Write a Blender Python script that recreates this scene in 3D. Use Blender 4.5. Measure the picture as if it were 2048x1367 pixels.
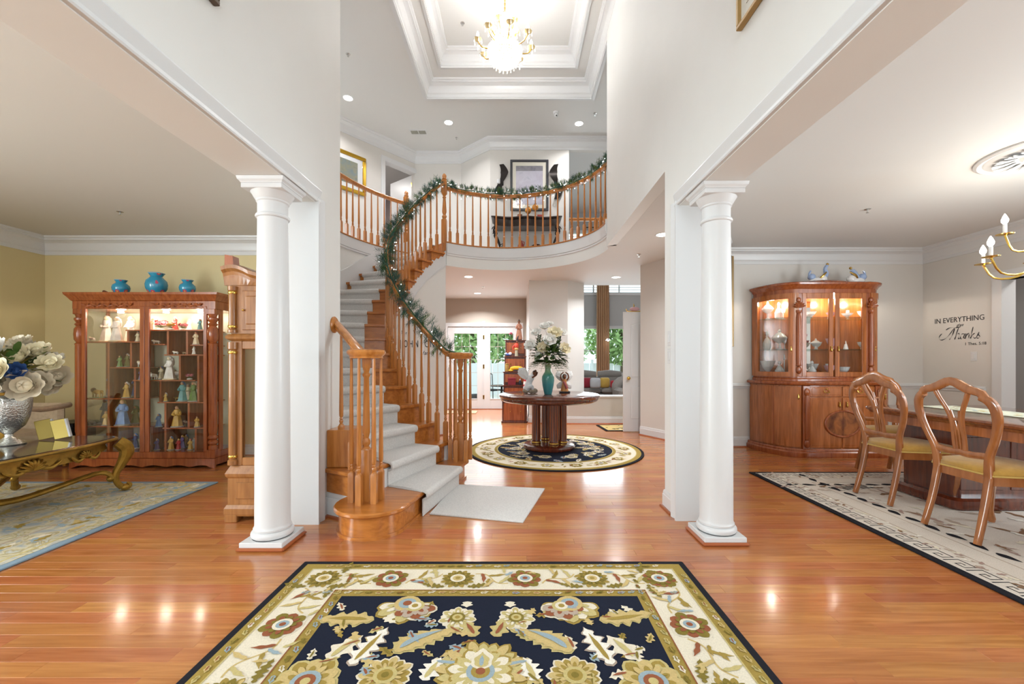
import bpy, bmesh, math, random
from math import sin, cos, pi, radians, degrees, atan2, hypot, sqrt
from mathutils import Vector, Matrix
random.seed(7)
for o in list(bpy.data.objects): bpy.data.objects.remove(o, do_unlink=True)
SC = bpy.context.scene
COL = SC.collection

# ------------------------------------------------------------------ camera (frame taken as 2048 x 1367)
FPX, CX, CY, CAMH = 848.0, 1034.0, 722.0, 1.18
cd = bpy.data.cameras.new('camera'); cam = bpy.data.objects.new('camera', cd); COL.objects.link(cam)
cam.location = (0, 0, CAMH); cam.rotation_euler = (pi/2, 0, 0)
cd.sensor_width = 36; cd.lens = FPX/2048*36
cd.shift_x = -(CX-1024)/2048; cd.shift_y = (CY-683.5)/2048
cd.clip_start = 0.05; cd.clip_end = 200
SC.camera = cam
def at(px, py, Z):                       # pixel on a horizontal plane at height Z
    Y = (CAMH-Z)*FPX/(py-CY); return ((px-CX)/FPX*Y, Y, Z)
def dp(px, py, Y):                       # pixel at a known depth Y
    return ((px-CX)/FPX*Y, Y, CAMH-(py-CY)/FPX*Y)

# ------------------------------------------------------------------ world, window light, exposure
w = bpy.data.worlds.new('World'); SC.world = w; w.use_nodes = True
bg = w.node_tree.nodes['Background']; bg.inputs[0].default_value = (0.80, 0.90, 1.0, 1); bg.inputs[1].default_value = 2.4
SC.view_settings.view_transform = 'Standard'; SC.view_settings.look = 'None'
SC.view_settings.exposure = 0.08; SC.view_settings.gamma = 1.0; SC.view_settings.use_curve_mapping = False
def area(name, loc, rot, sx, sy, power, col=(1, 1, 1)):
    l = bpy.data.lights.new(name, 'AREA'); l.shape = 'RECTANGLE'; l.size = sx; l.size_y = sy
    l.energy = power; l.color = col
    o = bpy.data.objects.new(name, l); COL.objects.link(o); o.location = loc; o.rotation_euler = rot; return o
# daylight standing in the windows of the front of the house (behind the camera) and of the side rooms
area('daylight_foyer_upper_window', (-0.13, -2.18, 4.15), (pi/2, 0, 0), 2.4, 2.2, 72, (0.82, 0.935, 1.0))
area('daylight_front_door', (-0.13, -2.18, 1.25), (pi/2, 0, 0), 2.3, 2.2, 10, (0.82, 0.935, 1.0))
area('daylight_living_front_window', (-3.7, -2.18, 1.55), (pi/2, 0, 0), 2.6, 1.9, 42, (0.82, 0.935, 1.0))
area('daylight_dining_front_window', (3.6, -2.18, 1.55), (pi/2, 0, 0), 2.6, 1.9, 42, (0.82, 0.935, 1.0))
area('daylight_dining_side_window', (5.56, 1.6, 1.55), (0, radians(90), 0), 1.8, 1.6, 150, (0.82, 0.935, 1.0))
area('daylight_living_side_window', (-5.86, 0.1, 1.55), (0, radians(-90), 0), 1.8, 1.6, 275, (0.82, 0.935, 1.0))
area('daylight_family_room_windows', (3.4, 12.25, 1.6), (-pi/2, 0, 0), 4.0, 1.5, 130, (0.82, 0.935, 1.0))
area('daylight_french_doors', (-0.7, 10.30, 1.15), (-pi/2, 0, 0), 1.5, 1.7, 15, (0.82, 0.935, 1.0))
area('bedroom_fill_light', (-3.9, 9.0, 5.45), (0, 0, 0), .5, .5, 30, (1, .97, .94))  # added fill, no real fitting: brightens the dark bedroom behind the upper door
area('daylight_upper_side_window', (-4.85, 5.5, 4.5), (0, radians(-90), 0), 1.6, 1.6, 70, (0.82, 0.935, 1.0))

area('passage_fill_light', (6.4, 4.4, 2.66), (0, 0, 0), .4, .4, 16, (1, .98, .96))  # out-of-view fill added to lift the unlit passage beyond the dining room

# ------------------------------------------------------------------ mesh builder
def smooth_path(path, rad=None, k=3):          # Catmull-Rom refinement
    V = [Vector(p) for p in path]; out = []; rr = []
    for i in range(len(V)-1):
        p0, p1, p2, p3 = V[max(i-1, 0)], V[i], V[i+1], V[min(i+2, len(V)-1)]
        for j in range(k):
            u = j/k; out.append(.5*((2*p1)+(-p0+p2)*u+(2*p0-5*p1+4*p2-p3)*u*u+(-p0+3*p1-3*p2+p3)*u**3))
            if isinstance(rad, (list, tuple)): rr.append(rad[i]*(1-u)+rad[i+1]*u)
    out.append(V[-1])
    if isinstance(rad, (list, tuple)): rr.append(rad[-1]); return out, rr
    return out, rad
class MB:
    def __init__(s): s.v = []; s.f = []; s.m = []; s.M = None; s.cur = 0
    def pt(s, p):
        if s.M is not None: p = s.M @ Vector(p)
        s.v.append((p[0], p[1], p[2])); return len(s.v)-1
    def face(s, idx): s.f.append(tuple(idx)); s.m.append(s.cur)
    def box(s, x0, x1, y0, y1, z0, z1):
        i = [s.pt(p) for p in ((x0,y0,z0),(x1,y0,z0),(x1,y1,z0),(x0,y1,z0),(x0,y0,z1),(x1,y0,z1),(x1,y1,z1),(x0,y1,z1))]
        for q in ((0,3,2,1),(4,5,6,7),(0,1,5,4),(1,2,6,5),(2,3,7,6),(3,0,4,7)): s.face([i[k] for k in q])
        return s
    def cbox(s, x0, x1, y0, y1, z0, z1, c=.004):      # box with chamfered vertical and top/bottom edges
        c = min(c, (x1-x0)*.45, (y1-y0)*.45, (z1-z0)*.45)
        pr = [(x0+c,y0),(x1-c,y0),(x1,y0+c),(x1,y1-c),(x1-c,y1),(x0+c,y1),(x0,y1-c),(x0,y0+c)]
        cx_, cy_ = (x0+x1)/2, (y0+y1)/2
        kx = 1-2*c/max(x1-x0,1e-6); ky = 1-2*c/max(y1-y0,1e-6)
        ins = [(cx_+(a-cx_)*kx, cy_+(b-cy_)*ky) for a, b in pr]
        return s.loft([[(a,b,z0) for a,b in ins],[(a,b,z0+c) for a,b in pr],[(a,b,z1-c) for a,b in pr],[(a,b,z1) for a,b in ins]])
    def loft(s, rings, closed=True, cap=True, loop=False):
        R = [[s.pt(p) for p in r] for r in rings]; n = len(R[0])
        pairs = list(zip(R, R[1:])) + ([(R[-1], R[0])] if loop else [])
        for a, b in pairs:
            for i in range(n if closed else n-1):
                j = (i+1) % n; s.face((a[i], a[j], b[j], b[i]))
        if cap and closed and not loop: s.face(R[0][::-1]); s.face(R[-1])
        return s
    def prism(s, pts, z0, z1): return s.loft([[(a,b,z0) for a,b in pts],[(a,b,z1) for a,b in pts]])
    def lathe(s, prof, n=24, c=(0,0,0), cap=True, sx=1, sy=1, a0=0):
        return s.loft([[(c[0]+r*sx*cos(a0+2*pi*k/n), c[1]+r*sy*sin(a0+2*pi*k/n), c[2]+z) for k in range(n)] for r, z in prof], cap=cap)
    def tube(s, path, rad, n=8, cap=True, flat=1.0, up=(0,0,1), loop=False):
        if not loop and 3 <= len(path) <= 9: path, rad = smooth_path(path, rad)
        P = [Vector(p) for p in path]; rings = []; N = len(P)
        U = Vector(up); prev = None
        for i, p in enumerate(P):
            if loop: t = P[(i+1) % N]-P[i-1]
            else: t = P[min(i+1, N-1)]-P[max(i-1, 0)]
            t.normalize()
            if prev is None:
                a = t.cross(U)
                if a.length < 1e-3: a = t.cross(Vector((1,0,0)))
                a.normalize(); b = a.cross(t)
            else:
                b = prev - t*prev.dot(t)
                if b.length < 1e-4: b = t.cross(Vector((1,0,0)))
                b.normalize(); a = t.cross(b)
            prev = b
            r = rad[i] if isinstance(rad, (list, tuple)) else rad
            rings.append([p + a*(r*cos(2*pi*k/n)) + b*(r*flat*sin(2*pi*k/n)) for k in range(n)])
        return s.loft(rings, cap=cap, loop=loop)
    def sweep(s, prof, path, closed=False, cap=True):
        # prof points (side, up): side is to the LEFT of travel in plan, up is vertical; mitred corners
        P = [Vector(p) for p in path]; N = len(P); rings = []
        for i, p in enumerate(P):
            d0 = (P[i]-P[i-1]) if (i > 0 or closed) else (P[1]-P[0])
            d1 = (P[(i+1) % N]-P[i]) if (i < N-1 or closed) else (P[-1]-P[-2])
            a = Vector((-d0.y, d0.x)); b = Vector((-d1.y, d1.x))
            if a.length > 1e-9: a.normalize()
            if b.length > 1e-9: b.normalize()
            mvec = a+b
            if mvec.length < 1e-6: mvec = a
            mvec.normalize(); k = 1/max(.3, mvec.dot(a))
            rings.append([(p.x+mvec.x*k*q, p.y+mvec.y*k*q, p.z+r) for q, r in prof])
        return s.loft(rings, cap=cap, loop=closed)
    def ball(s, c, r, nu=12, nv=8):
        rx, ry, rz = (r, r, r) if not isinstance(r, (tuple, list)) else r
        rings = []
        for j in range(1, nv):
            a = -pi/2+pi*j/nv
            rings.append([(c[0]+rx*cos(a)*cos(2*pi*k/nu), c[1]+ry*cos(a)*sin(2*pi*k/nu), c[2]+rz*sin(a)) for k in range(nu)])
        base = len(s.f); s.loft(rings, cap=False)
        n0 = len(s.v)-len(rings)*nu
        b = s.pt((c[0], c[1], c[2]-rz)); t = s.pt((c[0], c[1], c[2]+rz)); L = n0+(len(rings)-1)*nu
        for k in range(nu):
            s.face((b, n0+(k+1) % nu, n0+k)); s.face((t, L+k, L+(k+1) % nu))
        return s
    def quad(s, a, b, c, d): s.face([s.pt(p) for p in (a, b, c, d)]); return s
    def poly(s, pts): s.face([s.pt(p) for p in pts]); return s
    def build(s, name, mats, parent=None, smooth=False, ang=35, recalc=True):
        me = bpy.data.meshes.new(name); me.from_pydata(s.v, [], s.f)
        if not isinstance(mats, (list, tuple)): mats = [mats]
        for m in mats: me.materials.append(m)
        if len(mats) > 1: me.polygons.foreach_set('material_index', s.m)
        if recalc:
            b = bmesh.new(); b.from_mesh(me); bmesh.ops.recalc_face_normals(b, faces=b.faces[:]); b.to_mesh(me); b.free()
        if smooth:
            me.shade_smooth(); me.set_sharp_from_angle(angle=radians(ang))
        me.update()
        return put(name, me, parent)
def put(name, me, parent=None):
    o = bpy.data.objects.new(name, me); COL.objects.link(o)
    if parent is not None: o.parent = parent
    return o
def tag(o, label=None, cat=None, group=None, kind=None):
    if label: o['label'] = label
    if cat: o['category'] = cat
    if group: o['group'] = group
    if kind: o['kind'] = kind
    return o
def thing(name, label, cat, loc=(0,0,0), rz=0, group=None):
    o = bpy.data.objects.new(name, None); COL.objects.link(o); o.location = loc; o.rotation_euler = (0,0,rz)
    o.empty_display_size = .05
    return tag(o, label, cat, group)
def dup(root, loc=None, rz=None, label=None):
    def cp(o, par):
        c = o.copy(); COL.objects.link(c); c.parent = par
        for ch in list(o.children): cp(ch, c)
        return c
    r = cp(root, None)
    if loc is not None: r.location = loc
    if rz is not None: r.rotation_euler = (0,0,rz)
    if label: r['label'] = label
    return r
def struct(o): o['kind'] = 'structure'; return o

# ------------------------------------------------------------------ materials
def lin(c):
    if isinstance(c, str):
        c = tuple(int(c[i:i+2], 16)/255 for i in (0, 2, 4))
    return tuple(x/12.92 if x <= .04045 else ((x+.055)/1.055)**2.4 for x in c)+(1,)
def nt(name):
    m = bpy.data.materials.new(name); m.use_nodes = True; t = m.node_tree
    return m, t, t.nodes['Principled BSDF']
def mat(name, col, rough=.5, metal=0, var=.0, vs=8, bump=0, bs=60, coat=0, emit=0, ecol=None, trans=0, ior=1.45, spec=.5, sheen=0, sss=0):
    m, t, p = nt(name); c = lin(col)
    p.inputs['Base Color'].default_value = c; p.inputs['Roughness'].default_value = rough; p.inputs['Metallic'].default_value = metal
    p.inputs['Coat Weight'].default_value = coat; p.inputs['Coat Roughness'].default_value = .08
    p.inputs['Transmission Weight'].default_value = trans; p.inputs['IOR'].default_value = ior
    p.inputs['Specular IOR Level'].default_value = spec; p.inputs['Sheen Weight'].default_value = sheen
    if emit: p.inputs['Emission Color'].default_value = lin(ecol) if ecol else c; p.inputs['Emission Strength'].default_value = emit
    if var or bump:
        tc = t.nodes.new('ShaderNodeTexCoord'); n = t.nodes.new('ShaderNodeTexNoise'); n.inputs['Scale'].default_value = vs; n.inputs['Detail'].default_value = 4
        t.links.new(tc.outputs['Object'], n.inputs['Vector'])
        if var:
            r = t.nodes.new('ShaderNodeValToRGB'); r.color_ramp.elements[0].position = .3; r.color_ramp.elements[1].position = .7
            r.color_ramp.elements[0].color = tuple(x*(1-var) for x in c[:3])+(1,); r.color_ramp.elements[1].color = tuple(min(1, x*(1+var)) for x in c[:3])+(1,)
            t.links.new(n.outputs['Fac'], r.inputs['Fac']); t.links.new(r.outputs['Color'], p.inputs['Base Color'])
        if bump:
            n2 = t.nodes.new('ShaderNodeTexNoise'); n2.inputs['Scale'].default_value = bs; t.links.new(tc.outputs['Object'], n2.inputs['Vector'])
            b = t.nodes.new('ShaderNodeBump'); b.inputs['Strength'].default_value = bump; b.inputs['Distance'].default_value = .01
            t.links.new(n2.outputs['Fac'], b.inputs['Height']); t.links.new(b.outputs['Normal'], p.inputs['Normal'])
    return m
def wood(name, c1, c2, rough=.3, sc=(14, 14, 1.2), coat=.3, coords='Object'):
    m, t, p = nt(name)
    tc = t.nodes.new('ShaderNodeTexCoord'); mp = t.nodes.new('ShaderNodeMapping'); mp.inputs['Scale'].default_value = sc
    n = t.nodes.new('ShaderNodeTexNoise'); n.inputs['Scale'].default_value = 2.2; n.inputs['Detail'].default_value = 6; n.inputs['Distortion'].default_value = .6
    r = t.nodes.new('ShaderNodeValToRGB'); r.color_ramp.elements[0].position = .32; r.color_ramp.elements[1].position = .68
    r.color_ramp.elements[0].color = lin(c1); r.color_ramp.elements[1].color = lin(c2)
    t.links.new(tc.outputs[coords], mp.inputs['Vector']); t.links.new(mp.outputs['Vector'], n.inputs['Vector'])
    t.links.new(n.outputs['Fac'], r.inputs['Fac']); t.links.new(r.outputs['Color'], p.inputs['Base Color'])
    p.inputs['Roughness'].default_value = rough; p.inputs['Coat Weight'].default_value = coat; p.inputs['Coat Roughness'].default_value = .12
    return m
def glass(name, tint='ffffff', alpha=.12, rough=.02):       # thin clear pane: mostly see-through with a sharp reflection
    m, t, p = nt(name); out = t.nodes['Material Output']
    tr = t.nodes.new('ShaderNodeBsdfTransparent'); tr.inputs[0].default_value = lin(tint)
    gl = t.nodes.new('ShaderNodeBsdfGlossy'); gl.inputs['Roughness'].default_value = rough
    fr = t.nodes.new('ShaderNodeFresnel'); fr.inputs['IOR'].default_value = 1.45
    mx = t.nodes.new('ShaderNodeMixShader'); ad = t.nodes.new('ShaderNodeMath'); ad.operation = 'MULTIPLY_ADD'
    ad.inputs[1].default_value = .3; ad.inputs[2].default_value = alpha*.05
    t.links.new(fr.outputs[0], ad.inputs[0]); t.links.new(ad.outputs[0], mx.inputs[0])
    t.links.new(tr.outputs[0], mx.inputs[1]); t.links.new(gl.outputs[0], mx.inputs[2]); t.links.new(mx.outputs[0], out.inputs['Surface'])
    return m
M = {}
M['white'] = mat('wall_paint_white', 'e3e2de', .55, var=.012, vs=3, bump=.02, bs=220)
M['trim'] = mat('trim_paint', 'dadada', .32)
M['greige'] = mat('wall_paint_greige', 'd6d2cc', .6, var=.012, vs=3)
M['tan'] = mat('wall_paint_tan', 'b6aca0', .6, var=.012, vs=3)
M['gray'] = mat('wall_paint_gray', 'bcbcbb', .6)
M['yellow'] = mat('wall_paint_yellow', 'd9c99a', .6, var=.012, vs=3)
M['ceil'] = mat('ceiling_paint', 'dcdbd8', .7)
M['ceil_living'] = mat('ceiling_paint_warm', 'd2cdc6', .7)
M['mauve'] = mat('wall_paint_mauve', 'b3a7a4', .6)
M['oak'] = wood('honey_oak', 'a96526', 'c98440', .28)
M['oakx'] = wood('honey_oak_tread', 'a56024', 'c47c38', .28, sc=(1.5, 14, 14))
M['cherry'] = wood('cherry_wood', '86401c', 'a85a2c', .25, coat=.5)
M['cherry_d'] = wood('dark_cherry_wood', '4a1e12', '6b2f1a', .2, coat=.6)
M['walnut'] = wood('red_walnut', '93501f', 'bd6f37', .22, coat=.5)
M['clock'] = wood('clock_oak', '865528', 'a66f3c', .3)
M['gold'] = mat('antique_gold', 'a07c35', .38, .75, var=.25, vs=18, bump=.1, bs=50)
M['brass'] = mat('polished_brass', 'd8b45c', .2, 1)
M['black'] = mat('black_paint', '17161a', .35)
M['iron'] = mat('wrought_iron', '1f1b1a', .45, .6)
M['carpet'] = mat('grey_carpet', 'dcd9d5', .95, var=.10, vs=90, bump=.5, bs=400, sheen=.2)
M['glass'] = glass('cabinet_glass')
M['pane'] = glass('window_glass', 'f4faf8', .1)
M['lamp'] = mat('lamp_lens', 'ffffff', .4, emit=9, ecol='fff6ea')
M['bulb'] = mat('candle_bulb', 'ffffff', .3, emit=16, ecol='fff4e2')
M['mirror'] = mat('mirror', 'e8ebea', .03, 1)
def floor_mat():
    m, t, p = nt('hardwood_planks')
    ge = t.nodes.new('ShaderNodeNewGeometry'); at_ = t.nodes.new('ShaderNodeAttribute'); at_.attribute_name = 'tone'
    mp = t.nodes.new('ShaderNodeMapping'); mp.inputs['Scale'].default_value = (1.6, 26, 1)
    ad = t.nodes.new('ShaderNodeVectorMath'); ad.operation = 'ADD'
    sc = t.nodes.new('ShaderNodeVectorMath'); sc.operation = 'SCALE'; sc.inputs['Scale'].default_value = 37
    t.links.new(at_.outputs['Color'], sc.inputs[0]); t.links.new(ge.outputs['Position'], mp.inputs['Vector'])
    t.links.new(mp.outputs['Vector'], ad.inputs[0]); t.links.new(sc.outputs[0], ad.inputs[1])
    n = t.nodes.new('ShaderNodeTexNoise'); n.inputs['Scale'].default_value = 1.6; n.inputs['Detail'].default_value = 7; n.inputs['Distortion'].default_value = .8
    t.links.new(ad.outputs[0], n.inputs['Vector'])
    r = t.nodes.new('ShaderNodeValToRGB'); r.color_ramp.elements[0].position = .25; r.color_ramp.elements[1].position = .7
    r.color_ramp.elements[0].color = lin('a4622f'); r.color_ramp.elements[1].color = lin('c68149')
    t.links.new(n.outputs['Fac'], r.inputs['Fac'])
    hs = t.nodes.new('ShaderNodeHueSaturation'); t.links.new(r.outputs['Color'], hs.inputs['Color'])
    mr = t.nodes.new('ShaderNodeMapRange'); mr.inputs['To Min'].default_value = .80; mr.inputs['To Max'].default_value = 1.16
    t.links.new(at_.outputs['Fac'], mr.inputs['Value']); t.links.new(mr.outputs[0], hs.inputs['Value'])
    mr2 = t.nodes.new('ShaderNodeMapRange'); mr2.inputs['To Min'].default_value = .487; mr2.inputs['To Max'].default_value = .508
    sp = t.nodes.new('ShaderNodeSeparateColor'); t.links.new(at_.outputs['Color'], sp.inputs[0])
    t.links.new(sp.outputs[1], mr2.inputs['Value']); t.links.new(mr2.outputs[0], hs.inputs['Hue'])
    t.links.new(hs.outputs['Color'], p.inputs['Base Color'])
    p.inputs['Roughness'].default_value = .2; p.inputs['Specular IOR Level'].default_value = .5
    p.inputs['Coat Weight'].default_value = .35; p.inputs['Coat Roughness'].default_value = .1
    b = t.nodes.new('ShaderNodeBump'); b.inputs['Strength'].default_value = .06; b.inputs['Distance'].default_value = .01
    n3 = t.nodes.new('ShaderNodeTexNoise'); n3.inputs['Scale'].default_value = 3.5; t.links.new(ge.outputs['Position'], n3.inputs['Vector'])
    t.links.new(n3.outputs['Fac'], b.inputs['Height']); t.links.new(b.outputs['Normal'], p.inputs['Normal']); t.links.new(b.outputs['Normal'], p.inputs['Coat Normal'])
    return m
M['floor'] = floor_mat()

# ------------------------------------------------------------------ the setting
ZC, Z2, ZU = 2.72, 3.10, 5.55
SCX, SCY = -0.19, 5.73          # centre of the round stair well
RI, RO = 1.44, 2.50
def pol(r, a, z=None):
    x, y = SCX+r*cos(radians(a)), SCY+r*sin(radians(a))
    return (x, y) if z is None else (x, y, z)
def arc(r, a0, a1, n=24): return [pol(r, a0+(a1-a0)*i/n) for i in range(n+1)]
def wbox(name, mt, *bx):
    m = MB()
    for b in bx: m.box(*b)
    return struct(m.build(name, mt))
def wline(name, mt, pts, z0, z1, th=.12, parts=None):      # wall along a polyline, thickness to the right of travel
    m = MB(); m.sweep([(0, z0), (0, z1), (-th, z1), (-th, z0)], [(x, y, 0) for x, y in pts]); return struct(m.build(name, mt))

# floor: every plank is a piece with its own edges
def make_floor():
    base = MB().box(-6.0, 7.0, -2.3, 12.6, -.10, -.012).build('floor', mat('subfloor', '5a3018', .7)); struct(base)
    rnd = random.Random(3); W = .0826
    def plank_geo(mb, x0, x1, y0, y1, tones, t):
        e = .0008; d = -.0009
        a = [(x0,y0,-.012),(x1,y0,-.012),(x1,y1,-.012),(x0,y1,-.012)]
        b = [(x0,y0,d),(x1,y0,d),(x1,y1,d),(x0,y1,d)]
        c = [(x0+e,y0+e,0),(x1-e,y0+e,0),(x1-e,y1-e,0),(x0+e,y1-e,0)]
        n = len(mb.v); mb.loft([a, b, c], cap=False); mb.face([n+8, n+9, n+10, n+11]); tones += [t]*12
    near = []; far = []
    y = -2.3
    while y < 12.6:
        x = -6.0 - rnd.random()*1.2
        while x < 7.0:
            L = rnd.choice((.45, .62, .8, 1.0, 1.2, 1.45)); x1 = min(x+L, 7.0); x0 = max(x, -6.0)
            if x1 > x0+.02:
                t = (rnd.random(), rnd.random(), rnd.random(), 1)
                vis = 1.50 < y < 3.95 and x1 > -1.24*(y+.08) and x0 < 1.22*(y+.08)
                hid = -1.22 < x0 and x1 < .95 and y < 2.36
                (near if vis and not hid else far).append((y, x0, x1, t))
            x += L
        y += W
    near.sort(key=lambda q: q[0]); far += near[290:]; near = near[:290]
    def fin(mb, tones, nm):
        me = bpy.data.meshes.new(nm); me.from_pydata(mb.v, [], mb.f); me.materials.append(M['floor'])
        ca = me.color_attributes.new('tone', 'FLOAT_COLOR', 'POINT')
        ca.data.foreach_set('color', [c for t in tones for c in t]); me.update(); return put(nm, me, base)
    for (yy, x0, x1, t) in near:
        mb = MB(); tn = []; plank_geo(mb, x0, x1, yy, yy+W, tn, t); fin(mb, tn, 'plank')
    mb = MB(); tn = []
    for (yy, x0, x1, t) in far: plank_geo(mb, x0, x1, yy, yy+W, tn, t)
    tag(fin(mb, tn, 'plank_field'), kind='stuff')
make_floor()

# shell walls
XL, XLo, XR, XRo = -1.46, -1.745, 1.20, 1.44
wbox('wall_foyer_left', M['white'], (XLo, XL, -2.3, 3.08, 2.34, ZU), (XLo, XL, 3.08, 3.50, 0, ZU), (XLo, XL, -2.3, -1.3, 0, 2.34))
wbox('wall_foyer_right', M['white'], (XR, XRo, -2.3, 3.15, 2.34, ZU), (XR, XRo, 3.15, 3.44, 0, ZU), (XR, XRo, -2.3, -1.3, 0, 2.34),
     (XR, XR+.12, 3.44, 5.66, ZC, ZU))
wbox('wall_front', M['white'], (-6.0, 6.0, -2.42, -2.3, 0, ZU))
wbox('wall_living_back', M['yellow'], (-5.91, -2.78, 5.31, 5.43, 0, ZC))
wbox('wall_living_left', M['yellow'], (-6.03, -5.91, -2.3, 5.43, 0, ZC))
wbox('wall_dining_back', M['greige'], (2.66, 5.6, 5.85, 5.97, 0, ZC))
wbox('wall_dining_right', M['greige'], (5.6, 5.72, 4.98, 5.97, 0, ZC), (5.6, 5.72, 3.45, 4.98, 2.12, ZC), (5.6, 5.72, -2.3, 3.45, 0, ZC))
wbox('wall_dining_passage', M['gray'], (7.0, 7.1, 2.0, 7.0, 0, ZC), (5.72, 7.0, 2.0, 2.1, 0, ZC), (5.72, 7.0, 6.9, 7.0, 0, ZC))
m = MB(); m.prism([(1.44,3.44),(2.66,5.50),(2.66,5.97),(2.56,5.97),(2.56,5.56),(1.32,3.44)], 0, ZC); struct(m.build('wall_dining_left', M['greige']))
wbox('wall_hall_back', M['tan'], (-3.2, -1.76, 10.42, 10.54, 0, ZC), (.11, .35, 10.42, 10.54, 0, ZC), (-1.76, .11, 10.42, 10.54, 2.05, ZC))
wbox('wall_hall_left', M['tan'], (-3.32, -3.2, 5.9, 10.54, 0, ZC))
m = MB(); m.prism([(.23,8.08),(.965,8.08),(1.33,8.42),(1.33,8.75),(.35,8.75),(.35,10.42),(.23,10.42)], 0, ZC); struct(m.build('wall_hall_pillar', M['white']))
wbox('wall_family_half', M['greige'], (.965, 2.9, 8.0, 8.12, 0, .50))
o = MB().cbox(.93, 2.95, 7.955, 8.16, .50, .535, .006).build('trim_sill', M['trim']); struct(o)
wline('wall_hall_right', M['greige'], [(2.56, 5.71), (1.985, 6.82)], 0, ZC, .12)
wbox('wall_hall_end', M['greige'], (2.72, 2.84, 5.97, 8.0, 0, ZC))
# family room beyond
wbox('wall_family_back', M['gray'], (.4, 1.5, 12.5, 12.62, 0, ZU), (5.3, 7.0, 12.5, 12.62, 0, ZU), (1.5, 5.3, 12.5, 12.62, 0, .78), (1.5, 5.3, 12.5, 12.62, 2.17, 3.16), (1.5, 5.3, 12.5, 12.62, 5.0, ZU))
wbox('wall_family_right', M['gray'], (6.9, 7.0, 6.0, 12.6, 0, ZU))
wbox('wall_family_left', M['gray'], (.35, .47, 10.54, 12.6, 0, ZU), (.35, .47, 8.75, 10.54, ZC, ZU))

# storey slab: hall ceiling below, landing floor above, round well cut out of it
pts = [(XR+.121, 3.445), (XR+.121, 5.60), (XR+.003, 5.661)] + arc(RI, 2, 131, 40) + arc(RO+.003, 133, 178, 16) + [(-2.9, 5.9), (-3.4, 5.9), (-3.4, 9.5), (-3.2, 10.5), (1.33, 10.5), (1.33, 8.6), (2.9, 8.6), (2.9, 5.99), (2.6, 5.99), (2.6, 5.60), (1.33, 3.445)]
m = MB(); m.prism(pts, ZC, Z2-.012); struct(m.build('ceiling_hall', M['ceil']))
m = MB(); m.prism(arc(RO+.003, 178, 226, 20) + [(-3.4, 3.6), (-4.9, 3.6), (-4.9, 8.0), (-3.41, 9.5), (-3.41, 5.91), (-2.9, 5.91)], 2.81, Z2-.012); struct(m.build('floor_landing', M['carpet']))
# living and dining ceilings
m = MB(); m.prism([(-5.95,-2.3), (-1.6,-2.3), (-1.6,3.5)] + arc(2.62, 236, 192, 16) + [(-2.78,5.4), (-5.95,5.4)], ZC, ZC+.075); struct(m.build('ceiling_living', M['ceil_living']))
m = MB(); m.prism([(1.3,-2.3),(7.1,-2.3),(7.1,7.0),(2.95,7.0),(2.95,5.98),(2.62,5.98),(2.62,5.60),(1.36,3.445),(1.3,3.445)], ZC, ZC+.08); struct(m.build('ceiling_dining', M['ceil']))
# upper ceiling with the tray
TX0, TX1, TY0, TY1 = -1.50, 1.24, 3.55, 7.04
wbox('ceiling', M['ceil'], (-7.5, TX0, -2.3, 12.6, ZU, ZU+.1), (TX1, 7.0, -2.3, 12.6, ZU, ZU+.1), (TX0, TX1, -2.3, TY0, ZU, ZU+.1), (TX0, TX1, TY1, 12.6, ZU, ZU+.1))
ZS = 5.80; IX0, IX1, IY0, IY1 = -1.20, .92, 3.85, 6.66; ZT = 6.04
wbox('ceiling_tray', M['ceil'], (TX0-.1, TX0, TY0-.1, TY1+.1, ZU+.101, ZS), (TX1, TX1+.1, TY0-.1, TY1+.1, ZU+.101, ZS), (TX0, TX1, TY0-.1, TY0, ZU+.101, ZS), (TX0, TX1, TY1, TY1+.1, ZU+.101, ZS),
     (TX0-.1, IX0, TY0-.1, TY1+.1, ZS, ZT), (IX1, TX1+.1, TY0-.1, TY1+.1, ZS, ZT), (IX0, IX1, TY0-.1, IY0, ZS, ZT), (IX0, IX1, IY1, TY1+.1, ZS, ZT),
     (TX0-.1, TX1+.1, TY0-.1, TY1+.1, ZT, ZT+.1))
CROWN = [(0,-.205),(.012,-.205),(.012,-.165),(.022,-.155),(.026,-.145),(.03,-.12),(.05,-.075),(.085,-.048),(.095,-.045),(.095,-.03),(.115,-.018),(.118,0),(0,0)]
def crown(name, path, z, closed=False, s=1.0, drop=0):
    m = MB(); m.sweep([(a*s, b*s) for a, b in CROWN], [(x, y, z-drop) for x, y in path], closed=closed); o = m.build(name, M['trim'], smooth=True, ang=25); struct(o); return o
crown('trim_1', [(TX0,TY0),(TX1,TY0),(TX1,TY1),(TX0,TY1)], ZS, True, 1.2)
crown('trim_2', [(IX0,IY0),(IX1,IY0),(IX1,IY1),(IX0,IY1)], ZT, True, 1.1)
m = MB(); m.sweep([(.006,-.02),(.006,.06),(.001,.06),(.001,-.001),(-.05,-.001),(-.05,-.012),(-.012,-.014)], [(TX0,TY0,ZU),(TX1,TY0,ZU),(TX1,TY1,ZU),(TX0,TY1,ZU)], closed=True); struct(m.build('trim_3', M['trim']))
m = MB(); m.sweep([(.006,-.016),(.006,.05),(.001,.05),(.001,-.001),(-.035,-.001),(-.035,-.01)], [(IX0,IY0,ZS),(IX1,IY0,ZS),(IX1,IY1,ZS),(IX0,IY1,ZS)], closed=True); struct(m.build('trim_4', M['trim']))
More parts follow.
